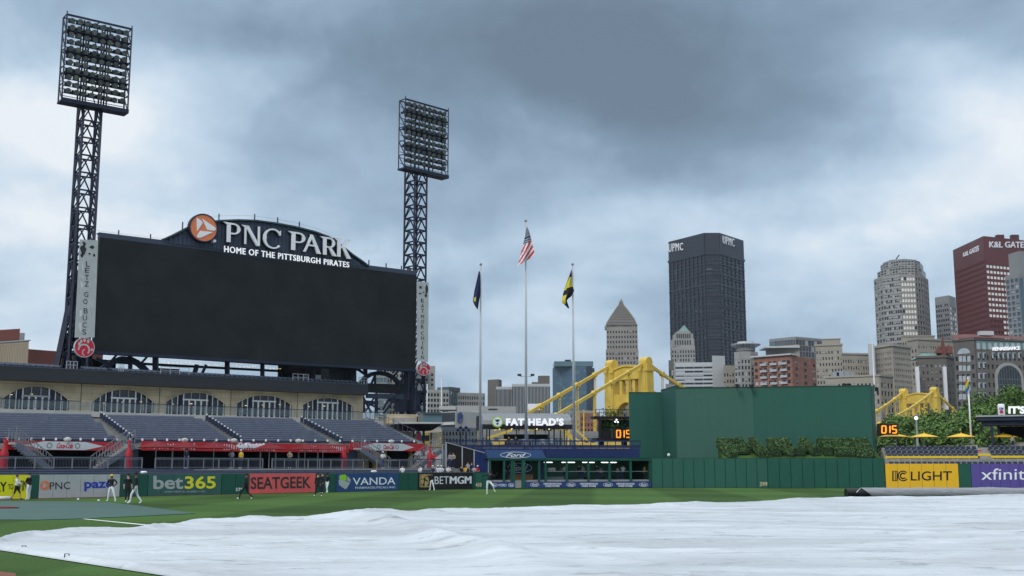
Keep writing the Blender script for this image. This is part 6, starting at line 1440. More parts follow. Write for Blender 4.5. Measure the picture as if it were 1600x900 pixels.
# --- tall dark steel tower
Yu = 1262
pts = [(1045, 1296), (1101, 1244), (1123, 1244), (1160, 1288)]
us_, P, zt = bld('skyscraper', 'tallest dark steel skyscraper with white UPMC letters on top, right of the bridge', pts, (1101, 364, 1), 'steel_tower', 'steel_glass', [(9, 62, .28, .24, .09, 1.1, .06, 'grey_glass'), (2, 62, .12, .30, .09, .9, .05, 'grey_glass'), (6, 62, .20, .24, .09, 1.1, .05, 'grey_glass')], 60, seed=1)
for i in (0, 1, 2):
    f = Face.xy(P[i], P[i + 1]); mb = MB()
    n_ = [9, 2, 6][i]
    for k in range(20): z = zt * .91 * (k + 1) / 20; mb.fbox(f, -.5, f.len + .5, z - .6, z + .6, .2, 1.3)
    mb.fbox(f, -1.2, f.len + 1.2, zt * .905, zt * .915, 0, 1.6); mb.build('ledge', 'steel_tower', us_)
f0 = Face.xy(P[0], P[1]); f2 = Face.xy(P[2], P[3])
text(f0, 'UPMC', [(1046.5, 381), (1069, 379.5), (1069, 391), (1046.5, 394.5)], 'white', us_, n0=1.2, n1=2, space=1.15); text(f2, 'UPMC', [(1127.5, 368.5), (1145.5, 373.5), (1145.5, 386), (1127.5, 380.5)], 'white', us_, n0=1.2, n1=2, space=1.15)
# --- stepped pyramid tower
gl_, P, zt = bld('stepped_tower', 'pale stone tower with a stepped pyramid top behind the yellow bridge tower', [(946.5, 1180), (997.5, 1176)], (970, 546), 'gulf_stone', 'pane_dark', [(11, 26, .5, .45, .02, .6, .15)], 30)
bld('', '', [(947.5, 1182), (996, 1179)], (970, 511), 'gulf_stone', 'pane_dark', [(11, 4, .5, .5, .12, .5, .1)], 26, parent=gl_, zb=zt)
z0 = pt(970, 511, 1182).z
def step(x0, x1, y1, y0, Y, mt='gulf_stone', par=gl_, d=22, name='step_block', inset=0, cols=0):
    a, b = pt(x0, y0, Y), pt(x1, y0, Y); zt_ = pt((x0 + x1) / 2, y1, Y).z; zb_ = pt((x0 + x1) / 2, y0, Y).z
    mb = MB(); cx = (a.x + b.x) / 2; mb.box((cx, Y + d / 2, (zt_ + zb_) / 2), (b.x - a.x, d, zt_ - zb_)); mb.build(name, mt, par); return a.x, b.x, zb_, zt_
for x0, x1, y1, y0, Y, d in [(948, 996, 506, 511.5, 1181, 26), (950, 994, 501, 506.3, 1182, 24), (952.5, 992, 497, 501.3, 1183, 22), (954.5, 989.5, 493.5, 497.3, 1184, 20), (957, 987, 490, 493.8, 1185, 18), (959, 984.5, 487, 490.3, 1186, 16), (961, 982.5, 484, 487.3, 1187, 14), (963, 980, 481, 484.3, 1188, 12), (965, 977.5, 478, 481.3, 1189, 10), (967, 975, 475, 478.3, 1190, 7), (968, 973.8, 471, 475.3, 1190.5, 5)]:
    step(x0, x1, y1, y0, Y, d=d); step(x0 - .3, x1 + .3, y1 - .1, y1 + .5, Y - .4, mt='tan_stone', name='ledge', d=d + 1)
    nw = int((x1 - x0) / 3.4)
    for q in range(nw): pw = pt(x0 + 1.6 + q * (x1 - x0 - 2) / max(1, nw - .3), (y1 + y0) / 2 + .5, Y - .1); cube('window', 'pane_dark', gl_, pw, (.9, .3, (y0 - y1) * .3))
for k in range(12):
    for y in (508.5,): x = 950 + k * 4; p = pt(x, y, 1180.9); cube('window', 'pane_dark', gl_, p, (1.2, .3, 2.0))
mb = MB(); p = pt(970.8, 471, 1192); mb.tube([p, p + Vector((0, 0, 2.0)), p + Vector((0, 0, 2.6))], [1.1, .9, .2], 10); mb.build('finial', 'gulf_stone', gl_)
# --- Koppers-like spire block
kp, P, zt = bld('stone_tower', 'slim pale stone tower with a green pointed roof in front of the dark skyscraper', [(1049, 1100), (1086, 1096)], (1065, 541), 'grey_stone', 'pane_dark', [(9, 28, .5, .35, .03, .8, .15)], 25)
for x0, x1, y1, y0, Y, d in [(1052, 1085, 529, 541.3, 1098, 22), (1055, 1083, 521, 529.3, 1099, 18), (1058, 1079, 517.5, 521.3, 1100, 14)]: step(x0, x1, y1, y0, Y, par=kp, mt='grey_stone', d=d)
for k in range(7):
    for y, x0, w in ((535, 1055, 3.9), (525, 1058, 3.3)): p = pt(x0 + k * w, y, 1097.8 if y == 535 else 1098.8); cube('window', 'pane_dark', kp, p, (1.1, .3, 4.5))
mb = MB(); a, b = pt(1060, 517.6, 1101), pt(1077, 517.6, 1101); ap = pt(1068.5, 508, 1106); d_ = Vector((0, 10, 0)); mb.add([a, b, b + d_, a + d_, ap, ap + Vector((.5, 0, 0))], [(0, 1, 5, 4), (1, 2, 5), (2, 3, 4, 5), (3, 0, 4)]); mb.build('roof', 'copper', kp)
bld('low_tower', 'narrow dark stone block at the right foot of the bridge tower', [(1044.5, 1060), (1052, 1060)], (1048, 563), 'dark_stone', 'pane_dark', [(2, 6, .4, .4)], 20)
# --- white slab
ww_, P, zt = bld('office_block', 'white office block with dark ribbon windows above the green screen wall', [(1055, 905), (1113, 900)], (1080, 567), 'white_conc', 'pane_dark', [(4, 26, .04, .5, .03, .4, .25)], 25)
bld('blank_tower', 'blank pale grey concrete slab beside the white ribbon-window office', [(1112.5, 898), (1132.5, 902)], (1120, 555.5), 'white_conc', 'pane_dark', [], 20)
bld('low_block', 'beige low block with small windows left of the round-topped tower', [(1130, 880), (1147, 880)], (1140, 571), 'tan_stone', 'pane_dark', [(4, 15, .5, .5)], 20)
# --- round-top tower
f_ = (1143.5, 860); rt, P, zt = bld('apartment_tower', 'beige tower with a round white crown on top, left of the brick block', [(1147.5, 862), (1157, 855), (1172, 855), (1183.5, 862)], (1160, 549, 1), 'grey_stone', 'pane_dark', [(2, 18, .4, .4), (3, 18, .45, .4), (2, 18, .4, .4)], 18)
cx = pt(1165.5, 549, 866); zz0 = cx.z; R0 = 9.0; mb = MB(); z1_ = pt(1165, 534.5, 866).z
mb.tube([cx, cx + Vector((0, 0, (z1_ - zz0) * .62))], R0 * .78, 20); mb.build('crown_drum', 'grey_conc', rt)
mb = MB(); zc2 = cx + Vector((0, 0, (z1_ - zz0) * .62)); mb.tube([zc2, zc2 + Vector((0, 0, .5)), zc2 + Vector((0, 0, .9))], [R0 * .9, R0 * 1.22, R0 * 1.22], 24); mb.tube([zc2 + Vector((0, 0, .9)), Vector((cx.x, cx.y, z1_))], [R0 * .7, R0 * .7], 20); mb.build('crown_ring', 'white_conc', rt)
for k in range(24): a = 2 * math.pi * k / 24; MB().beam(zc2 + Vector((math.cos(a) * R0 * .8, math.sin(a) * R0 * .8, -1.5)), zc2 + Vector((math.cos(a) * R0 * 1.2, math.sin(a) * R0 * 1.2, .2)), .35).build('crown_fin', 'white', rt)
# --- brick apartment block
bb_, P, zt = bld('brick_apartments', 'red brick apartment block with white balconies above the green screen wall', [(1178, 812), (1236, 792), (1290, 840)], (1236, 555, 1), 'red_brick', 'pane_dark', [(8, 17, .35, .42, .03, .5, .35), (4, 17, .7, .5, .03, .4, .4)], 40)
f = Face.xy(P[0], P[1])
for a in range(3):
    for q in range(9, 17): u = f.len * (.28 + .27 * a); z = zt * .97 * (q + .2) / 17; fcube('balcony', 'white_conc', bb_, f, u - 2.6, u + 2.6, z - .25, z + .25, .5, 2.2); fcube('balcony_rail', 'pane_light', bb_, f, u - 2.6, u + 2.6, z + .26, z + 1.3, 2.1, 2.2)
MB().fbox(f, -1.5, f.len + 1, zt + .1, zt + 1.1, -8, 2.4).build('roof_slab', 'white_conc', bb_)
bld('', '', [(1196, 830), (1249, 815)], (1220, 542), 'tan_stone', 'pane_dark', [], 25, parent=bb_, zb=zt - 1)
step(1196, 1250, 541, 543.2, 813, mt='white_conc', par=bb_, name='roof_slab')
# --- glass block behind
bld('glass_office', 'dark glass office slab behind the brick apartment block', [(1202, 1005), (1243, 985), (1299, 1010)], (1243, 526, 1), 'grey_conc', 'grey_glass', [(10, 22, .08, .12, .02, .3, .25, 'teal_glass'), (12, 22, .08, .12, .02, .3, .35, 'pane_light')], 30)
# --- octagonal tower
oc, P, zt = bld('octagonal_tower', 'grey octagonal tower with a cyan logo and slanted top, left of the maroon tower', [(1366, 1020), (1379, 1002), (1407, 990), (1429, 990), (1441, 1000), (1449, 1020)], (1379, 432, 1), 'grey_stone', 'pane_dark', [(3, 35, .3, .42, .01, .6, .5), (8, 35, .22, .42, .01, .6, .6), (5, 35, .2, .38, .01, .6, .9, 'pane_lit'), (3, 35, .35, .42, .01, .6, .4), (3, 35, .5, .4, .01, .6, .1)], 25, seed=3)
for xs, y1, y0, Y, c_ in [((1371, 1381, 1408, 1428, 1440, 1446), 421, 432.5, 0, 1), ((1376, 1384, 1408, 1428, 1437, 1442), 410, 421.5, 4, 1)]:
    bld('', '', list(zip(xs, (1024 + Y, 1006 + Y, 993 + Y, 993 + Y, 1003 + Y, 1024 + Y))), (xs[1], y1, 1), 'grey_stone', 'pane_dark', [(2, 3, .4, .5), (6, 3, .3, .4), (4, 3, .3, .5), (2, 3, .4, .4), None], 15, parent=oc, zb=zt - .3); zt = pt(xs[1], y1, 1006 + Y).z
bld('', '', [(1379, 1022), (1392, 1006), (1412, 1001), (1426, 1004), (1434, 1018)], (1412, 404.5, 2), 'grey_conc', 'pane_dark', [], 12, parent=oc, zb=zt - .3)
mb = MB(); p = pt(1412, 405, 1000); mb.add([pt(1407, 406, 1000.5), pt(1418, 406, 1000.5), pt(1418, 410.5, 1000.5), pt(1408, 414, 1000.5), pt(1407, 406, 999.9), pt(1418, 406, 999.9), pt(1418, 410.5, 999.9), pt(1408, 414, 999.9)], [(4, 5, 6, 7), (0, 1, 5, 4), (1, 2, 6, 5), (2, 3, 7, 6), (3, 0, 4, 7)]); mb.build('logo', 'cyan_logo', oc)
mb = MB(); mb.beam(pt(1400, 405, 1008), pt(1405, 398.5, 1008), .8); mb.beam(pt(1430, 412, 1008), pt(1430, 406, 1008), .8); mb.build('antenna', 'black', oc)
# --- slab tower
bld('slab_tower', 'narrow grey slab tower with a bright window strip between the octagonal and maroon towers', [(1461, 1085), (1482, 1070), (1492, 1085)], (1482, 461.5, 1), 'grey_conc', 'pane_dark', [(6, 33, .3, .5, .04, .5, .1), (3, 33, .3, .35, .06, .5, .7, 'pane_lit')], 20)
# --- maroon tower
kl, P, zt = bld('maroon_tower', 'dark red office tower with white K&L GATES letters, cut by the right edge', [(1488.5, 960), (1537, 900), (1640, 930)], (1537, 369, 1), 'maroon', 'maroon_dk', [(30, 38, .35, .5, .10, .5, 0), (20, 37, .18, .45, .12, .5, 0)], 40, seed=2)
f0 = Face.xy(P[0], P[1]); f1 = Face.xy(P[1], P[2])
text(f0, 'K&L GATES', [(1506.5, 395), (1531, 383), (1531, 392), (1506.5, 401.5)], 'white', kl, n0=.6, n1=1, bold=.02); text(f1, 'K&L GATES', [(1544.5, 377.5), (1604, 378), (1604, 387.5), (1544.5, 387)], 'white', kl, n0=.6, n1=1, bold=.014)
mb = MB(); H_ = zt; z1 = zt - H_ * .12; rh = z1 / 37; cw_ = f1.len / 20; rnd = random.Random(1)
for q in range(37):
    for a in range(9):
        if 36 - q > 9 and a < 4: continue
        mb.fbox(f1, a * cw_ + cw_ * .12, (a + 1) * cw_ - cw_ * .12, q * rh + rh * .26, (q + 1) * rh - rh * .26, -.02, .15)
mb.build('window_panes', 'pane_lit', kl, kind='stuff')
mb = MB(); mb.fbox(f1, 0, f1.len, zt - 12.5, zt - .5, .40, .45); mb.build('letter_field', 'maroon_dk', kl)
for x in (1562, 1585): MB().box(pt(x, 372, 935), (6, 4, 5)).build('rooftop_unit', 'maroon_dk', kl)
# --- grey tower with blue window in front of maroon
gt2, P, zt = bld('grey_tower', 'grey concrete tower with tall blue glass strips in front of the maroon tower', [(1571, 700), (1592, 690), (1650, 705)], (1592, 427, 1), 'grey_conc', 'blue_glass', [(3, 34, .3, .35, .02, .5, .3, 'pane_light'), (9, 30, .5, .2, .02, .5, .1, 'teal_glass')], 30)
f1 = Face.xy(P[1], P[2]); fcube('blue_strip', 'blue_glass', gt2, f1, f1.uv(1594, 470)[0], f1.uv(1599, 470)[0], f1.uv(1597, 520)[1], f1.uv(1597, 435)[1], .5, .8)
bld('', '', [(1575, 712), (1593, 700), (1650, 715)], (1593, 392, 1), 'grey_conc', 'pane_dark', [], 30, parent=gt2, zb=zt - .5)
f = Face((1593, 699.5), (1650, 714)); fcube('blue_window', 'blue_glass', gt2, f, f.uv(1594, 410)[0], f.uv(1606, 410)[0], f.uv(1596, 424)[1], f.uv(1596, 410)[1], 0, .5)
# --- hotel with arch
rn, P, zt = bld('hotel', 'dark stone hotel with RENAISSANCE lettering, a tall arch and a red roof behind the trees', [(1490, 500), (1523, 492), (1640, 505)], (1523, 531, 1), 'dark_stone', 'pane_dark', [(4, 13, .5, .5, .10, .5, 0), (17, 13, .55, .5, .10, .5, 0)], 30, cornice=.8)
f1 = Face.xy(P[1], P[2]); mb = MB(); f0 = Face.xy(P[0], P[1])
fcube('loggia_band', 'copper', rn, f1, .3, f1.len, f1.uv(1560, 546)[1], f1.uv(1560, 534)[1], .48, .6)
for k in range(14):
    x = 1524 + k * 9.0; u = f1.uv(x + 3, 541)[0]; mb = MB(); za, zb_ = f1.uv(x, 546)[1], f1.uv(x, 538)[1]
    mb.fpoly(f1, [(u - .9, za), (u + .9, za), (u + .9, zb_), (u + .5, zb_ + .6), (u - .5, zb_ + .6), (u - .9, zb_)], .61, .7); mb.build('arched_window', 'pane_light', rn)
text(f1, 'RENAISSANCE', [(1548, 543), (1591, 541.5), (1591, 547), (1548, 548.5)], 'white_lit', rn, n0=1.0, n1=1.3, bold=.02)
for r, y in enumerate((555.5, 570.5, 587.5, 602.5, 617.5)):
    for x in ((1529, 1536.5, 1551, 1560, 1567.5, 1575, 1583, 1592) if r == 0 else (1530, 1537)):
        u, z = f1.uv(x, y); fcube('window', 'pane_light', rn, f1, u - .85, u + .85, z - 1.25, z + 1.25, .5, .62); fcube('window', 'pane_dark', rn, f1, u - .1, u + .8, z - 1.1, z + .9, .63, .66)
for r, y in enumerate((561, 575.5, 592, 606, 620)):
    for x in (1502, 1508, 1515): u, z = f0.uv(x, y); fcube('window', 'pane_light', rn, f0, u - .75, u + .75, z - 1.2, z + 1.2, .5, .62)
u, z = f0.uv(1507, 551); mb = MB(); mb.fpoly(f0, [(u + 3 * math.cos(math.pi * k / 12), z + 2.4 * math.sin(math.pi * k / 12) - .5) for k in range(13)], .52, .62); mb.build('fan_window', 'pane_light', rn)
u, z = f1.uv(1575, 592); mb = MB(); ra = f1.uv(1597, 592)[0] - u; mb.fpoly(f1, [(u + ra * math.cos(math.pi * k / 20), z + ra * .92 * math.sin(math.pi * k / 20)) for k in range(21)] + [(u - ra, z - 12), (u + ra, z - 12)], .5, .9); mb.build('arch_surround', 'grey_stone', rn)
mb = MB(); ra *= .82; mb.fpoly(f1, [(u + ra * math.cos(math.pi * k / 20), z + ra * .92 * math.sin(math.pi * k / 20)) for k in range(21)] + [(u - ra, z - 12), (u + ra, z - 12)], .9, .95); mb.build('arch_glass', 'pane_dark', rn)
mb = MB()
for k in range(9): uu = u - ra + 2 * ra * (k + .5) / 9; mb.fbox(f1, uu - .12, uu + .12, z - 12, z + ra * .9 * math.sqrt(max(0, 1 - ((uu - u) / ra) ** 2)), .95, 1.05)
for k in range(5): mb.fbox(f1, u - ra * .98, u + ra * .98, z - 10 + k * 2.4, z - 9.7 + k * 2.4, .95, 1.03)
mb.build('arch_mullion', 'grey_glass', rn)
zt2 = zt + 1; mb = MB(); a, b, c = P[0], P[1], P[2]; zr_ = pt(1510, 521.5, 505).z
mb.add([a + Vector((-1, -1, 0)) * 1 + Vector((0, 0, zt2 - a.z)), Vector((b.x, b.y - 1.5, zt2)), Vector((c.x, c.y - 1, zt2)), Vector((c.x, c.y + 14, zr_)), Vector((b.x + 2, b.y + 14, zr_)), Vector((a.x + 3, a.y + 10, zr_))], [(0, 1, 4, 5), (1, 2, 3, 4)]); mb.build('roof', 'roof_red', rn)
for x0, x1 in ((1529, 1552),): MB().box(pt(1540, 521, 500), (6, 3, 1.8)).build('roof_vent', 'white_conc', rn)
# --- mansard red tower building
ms, P, zt = bld('mansard_building', 'brown stone building with red turreted roof and two white pylons, left of the hotel', [(1432, 560), (1478, 556), (1493, 566)], (1450, 560), 'dark_stone', 'pane_dark', [(7, 16, .6, .55, .04, .5, .4), (3, 16, .7, .6, .04, .4, .1)], 25, cornice=1)
mb = MB(); a, b = pt(1434, 560, 562), pt(1491, 560, 562); mb.add([a, b, b + Vector((0, 12, 0)), a + Vector((0, 12, 0)), pt(1440, 552, 566), pt(1480, 552, 566), pt(1480, 552, 570), pt(1440, 552, 570)], [(0, 1, 5, 4), (1, 2, 6, 5), (2, 3, 7, 6), (3, 0, 4, 7), (4, 5, 6, 7)]); mb.build('mansard', 'copper', ms)
for x, y0, y1, w in ((1473, 560, 521, 9), (1466, 552, 540, 10), (1482, 552, 538, 9)):
    p = pt(x, y0, 561); q = pt(x, y1, 561); ww = w * 561 / 1800 / 2; mb = MB(); mb.add([p + Vector((-ww, -ww, 0)), p + Vector((ww, -ww, 0)), p + Vector((ww, ww, 0)), p + Vector((-ww, ww, 0)), q], [(0, 1, 4), (1, 2, 4), (2, 3, 4), (3, 0, 4)]); mb.build('turret', 'roof_red', ms)
mb = MB(); mb.hexa([pt(1463, 553, 560), pt(1489, 553, 560), pt(1489, 553, 568), pt(1463, 553, 568), pt(1467, 541, 562), pt(1487, 541, 562), pt(1487, 541, 566), pt(1467, 541, 566)]); mb.build('steep_roof', 'roof_red', ms)
for x in (1434.5, 1477.5): a = pt(x, 640, 553); q = pt(x, 573, 553); MB().box(((a.x + q.x) / 2, 553, (a.z + q.z) / 2), (1.4, 1.4, q.z - a.z)).build('pylon', 'white', ms)
# --- masonry block group
bld('corner_building', 'beige stone building with a penthouse behind the masonry terrace row', [(1274, 705), (1316, 700)], (1300, 541), 'tan_stone', 'pane_dark', [(9, 20, .55, .5, .03, .5, .3)], 25, cornice=1)
bld('penthouse_block', 'small tan penthouse block topping the beige stone row', [(1284, 712), (1313, 709)], (1300, 531), 'tan_stone', 'pane_dark', [(5, 2, .6, .55, .3, .4, .2)], 18, cornice=.6, zb=60)
bld('long_row_building', 'long beige stone building with rows of windows left of the white pole', [(1315, 690), (1362, 694)], (1340, 554), 'tan_stone', 'pane_dark', [(12, 17, .5, .5, .03, .5, .3)], 25, cornice=1)
bld('department_store', 'large beige masonry block with a heavy cornice right of the white pole', [(1362, 672), (1393, 655), (1421, 668)], (1393, 541, 1), 'tan_stone', 'pane_dark', [(9, 21, .5, .5, .03, .6, .3), (9, 21, .4, .5, .03, .6, .35)], 25, cornice=1.4)
bld('white_stack', 'plain white concrete stack standing between the beige stone buildings', [(1356, 660), (1366, 660)], (1360, 537.5), 'white_conc', 'pane_dark', [], 6)
bld('rear_block', 'grey stone block with square windows below the octagonal tower', [(1418, 760), (1433, 750), (1492, 762)], (1433, 531, 1), 'tan_stone', 'pane_dark', [(3, 19, .5, .5), (16, 19, .5, .55, .03, .5, .35)], 20, cornice=1)
bld('rear_cream_block', 'cream block with small square windows behind the department store', [(1409, 800), (1460, 798)], (1430, 526.5), 'tan_stone', 'pane_dark', [(14, 22, .5, .55, .03, .5, .3)], 15, cornice=.8)
bld('loft_building', 'cream building with arched upper windows right behind the green screen wall', [(1290, 560), (1374, 548), (1394, 556)], (1374, 588, 1), 'tan_stone', 'pane_dark', [(14, 11, .5, .45, .05, .4, .4), (4, 11, .4, .4, .05, .4, .35)], 20, cornice=.8)
bld('loft_penthouse', 'cream rooftop storey with vents above the arched-window building', [(1290, 580), (1345, 572)], (1320, 592), 'white_conc', 'pane_dark', [], 15, zb=30)
for k, (x, y, w) in enumerate([(1305, 586, 4), (1312, 584, 5), (1322, 585, 4), (1331, 586, 3)]): MB().box(pt(x, y, 600), (w * .8, 3, 2.5)).build('rooftop_unit', 'galv', None, label='grey metal rooftop unit behind the screen wall, %s from the left of four' % ['first', 'second', 'third', 'fourth'][k], cat='roof unit', group='rooftop units behind the screen wall')
p = pt(1366, 601, 135); t = thing('mast', p, 'thin white mast at the right end of the green screen wall', 'mast'); mb = MB(); mb.tube([p, Vector((p.x, p.y, pt(1366, 521, 135).z))], [.09, .03], 8); mb.build('pole', 'white', t)
# --- left of the towers
bld('concrete_block', 'grey-brown concrete slab at the left of the dark-striped office', [(762, 520), (779, 516), (784, 522)], (779, 592.5, 1), 'dark_stone', 'pane_dark', [], 14)
bld('striped_office', 'office with white vertical fins and dark glass, lower left wing', [(775, 505), (803, 505)], (790, 604.5), 'white_conc', 'pane_dark', [(14, 1, .30, .02, .02, .5, 0)], 12)
st2, P, zt = bld('striped_office', 'wide office with white vertical fins and dark glass behind the flagpoles', [(800, 500), (859.5, 500)], (830, 600), 'white_conc', 'pane_dark', [(27, 1, .30, .02, .02, .5, 0)], 16)
step(841, 859, 587, 600.3, 504, mt='dark_stone', par=st2, name='roof_block', d=6); step(831, 841, 597, 600.3, 504, mt='dark_stone', par=st2, name='roof_block', d=6)
bgl, P, zt = bld('blue_glass_tower', 'blue glass office tower between the flagpole and the yellow bridge', [(863.5, 655), (916, 640), (928.5, 655)], (916, 572, 1), 'blue_glass', 'blue_glass', [(10, 19, .04, .10, .03, .12, .35, 'teal_glass'), (4, 19, .05, .1, .03, .12, .1, 'grey_glass')], 25)
step(866, 927, 564.5, 572.3, 645, mt='teal_glass', par=bgl, name='top_storey', d=20); step(883, 892, 562, 564.8, 650, mt='black', par=bgl, name='roof_unit', d=5)
bld('hotel_slab', 'beige grey hotel slab with bay windows behind the right light tower', [(588, 420), (648, 425), (664, 432)], (660, 571, 1), 'grey_stone', 'pane_dark', [(12, 20, .35, .4, .03, .7, .4, 'grey_glass'), (3, 20, .5, .5)], 12)
bld('hotel_tower', 'taller grey slab just right of the lower light tower mast', [(662, 435), (680, 435)], (670, 572), 'grey_stone', 'pane_dark', [(2, 20, .6, .5)], 12)
bld('teal_corner_block', 'narrow teal glass corner behind the steel frame of the light tower', [(586, 415), (606, 415)], (600, 587), 'grey_conc', 'teal_glass', [(3, 17, .15, .2, .02, .3, .2)], 10)
bld('textured_block', 'low beige block with faceted windows right of the light tower', [(667, 400), (701, 402)], (680, 609), 'grey_stone', 'pane_dark', [(7, 15, .3, .4, .03, .8, .5, 'grey_glass')], 12)
bld('green_glass_block', 'small teal glass block behind the beige blocks', [(684, 470), (703, 466), (718, 472)], (703, 604.5, 1), 'grey_glass', 'teal_glass', [(4, 13, .12, .2, .04, .3, .2), (4, 13, .12, .2, .04, .3, .3)], 12)
bld('grey_low_block', 'low grey block left of the first flagpole', [(715, 450), (757, 455)], (735, 613.5), 'grey_stone', 'pane_dark', [(12, 14, .35, .4, .03, .5, .4, 'grey_glass')], 12)
wb, P, zt = bld('parking_building', 'low white building with a blue P sign left of the pavilion', [(640, 262), (712, 250), (775, 258)], (712, 643, 1), 'plaza_conc', 'pane_dark', [], 20)
f0 = Face.xy(P[0], P[1]); f1 = Face.xy(P[1], P[2])
for y0, y1, x0, x1 in ((645, 659, 690, 711), (664.5, 669.5, 690, 711), (675, 681, 665, 711)): fcube('dark_opening', 'pane_dark', wb, f0, f0.uv(x0, 660)[0], f0.uv(x1, 660)[0], f0.uv(700, y1)[1], f0.uv(700, y0)[1], .02, .2)
fcube('parapet_band', 'white_conc', wb, f0, 2, f0.len, f0.uv(700, 664)[1], f0.uv(700, 659.6)[1], .02, .5)
text(f1, 'P', [(714.5, 646), (722.5, 646), (722.5, 659.5), (714.5, 659.5)], 'ford_banner', wb, n0=.1, n1=.3, bold=.05)
u, z = f1.uv(718.5, 652.8); mb = MB(); ring(mb, f1, u, z, .62, 1.25, .10, .1, .25); mb.build('sign_ring', 'ford_banner', wb)
for k, (x0, x1, y1, y0, Y) in enumerate([(700, 752, 634, 644, 300), (748, 806, 635, 650, 290), (686, 712, 634.5, 640, 280), (736, 752, 642, 650, 262)]): step(x0, x1, y1, y0, Y, mt='plaza_conc', par=wb, name='rooftop_block', d=8)
step(763, 777, 638.5, 640.5, 289.9, mt='pane_dark', par=wb, name='dark_opening', d=.2)
t = thing('lantern_pair', pt(722, 697, 150), 'pair of dark blue globe lanterns on posts left of the pavilion', 'street lamp')
for x in (719.5, 728): 
    p = pt(x, 697, 150); mb = MB(); h_ = pt(x, 674, 150).z; mb.tube([p, Vector((p.x, p.y, h_))], .10, 8); mb.build('post', 'navy_steel', t); mb = MB()
    for dx in (-.35, 0, .35): mb.ball((p.x + dx, p.y, h_ + (.5 if dx == 0 else .2)), .22, 8, 6)
    mb.build('globe', 'ford_blue', t, True)
for k, (x, y0, y1, Y) in enumerate([(689.5, 590, 645, 300), (667, 600, 646, 300)]): p = pt(x, y1, Y); t = thing('thin_mast', p, 'thin white pole in front of the beige blocks, %s one' % ['right', 'left'][k], 'mast', 'thin white poles'); mb = MB(); mb.tube([p, Vector((p.x, p.y, pt(x, y0, Y).z))], .16, 6); mb.build('pole', 'white', t)
# low city behind the pavilion and bridge
low = [(862, 886, 646, 330, 'tan_stone', 'low tan block directly right of the striped office'), (884, 930, 641, 380, 'grey_stone', 'low grey block under the blue glass tower'), (906, 936, 645, 345, 'red_brick', 'low brown block between the bridge chains'), (776, 800, 642, 420, 'dark_stone', 'low dark block below the lower striped wing'), (924, 950, 652, 350, 'tan_stone', 'low tan block at the foot of the bridge tower'), (960, 984, 590 + 40, 700, 'grey_stone', 'grey building seen through the bridge portal arch'), (812, 862, 654, 300, 'grey_conc', 'long low grey roofline behind the pavilion roof'), (1040, 1062, 600, 760, 'grey_stone', 'plain grey block behind the white office left edge'), (690, 745, 668, 215, 'grey_glass', 'dark glass hall below the white building')]
for x0, x1, y, Y, m_, lb in low: bld('city_block', lb, [(x0, Y), (x1, Y * 1.01)], ((x0 + x1) / 2, y), m_, 'pane_dark', [(max(3, int((x1 - x0) / 5)), max(4, int((730 - y) / 8)), .45, .5, .05, .4, .3)], 12)
bld('river_hall', 'long dim glazed hall behind the pavilion columns', [(750, 235), (935, 240)], (840, 673), 'grey_conc', 'blue_glass', [(26, 3, .15, .3, .1, .3, .3)], 5)
MB().box(pt(834, 636, 298), (3.2, 2, 1.6)).build('rooftop_unit', 'white', None, label='white box unit on the low roof right of the middle flagpole', cat='roof unit')
# far left
t, P, zt = bld('brick_hall', 'brown brick hall with an aerial at the far left behind the tan shed', [(-40, 190), (31, 186)], (15, 518), 'roof_red', 'pane_dark', [], 15)
f = Face.xy(P[0], P[1]); mb = MB(); 
for x, y0, y1 in ((33, 538, 518), (36, 536, 520)): p = pt(x, y0, 185); mb.box(pt(x, (y0 + y1) / 2, 185), (.35, .3, 1.6))
mb.build('aerial', 'grey_conc', t)
t, P, zt = bld('corrugated_shed', 'tan corrugated metal shed at the far left above the stand', [(-40, 165), (45, 160)], (20, 538.5), 'tan_siding', 'pane_dark', [], 12)
f = Face.xy(P[0], P[1])
for k in range(34): u = f.len * (k + .5) / 34; fcube('rib', 'tan_siding', t, f, u - .05, u + .05, 0, zt - .3, .002, .06)
fcube('eave', 'galv', t, f, 0, f.len + .1, zt + .002, zt + .15, -.2, .15)
bld('red_hall', 'low brick building between the tan shed and the light tower', [(40, 186), (160, 196)], (60, 545.5), 'roof_red', 'dark_void', [(8, 1, .2, .1, .5, .3, 0)], 15)

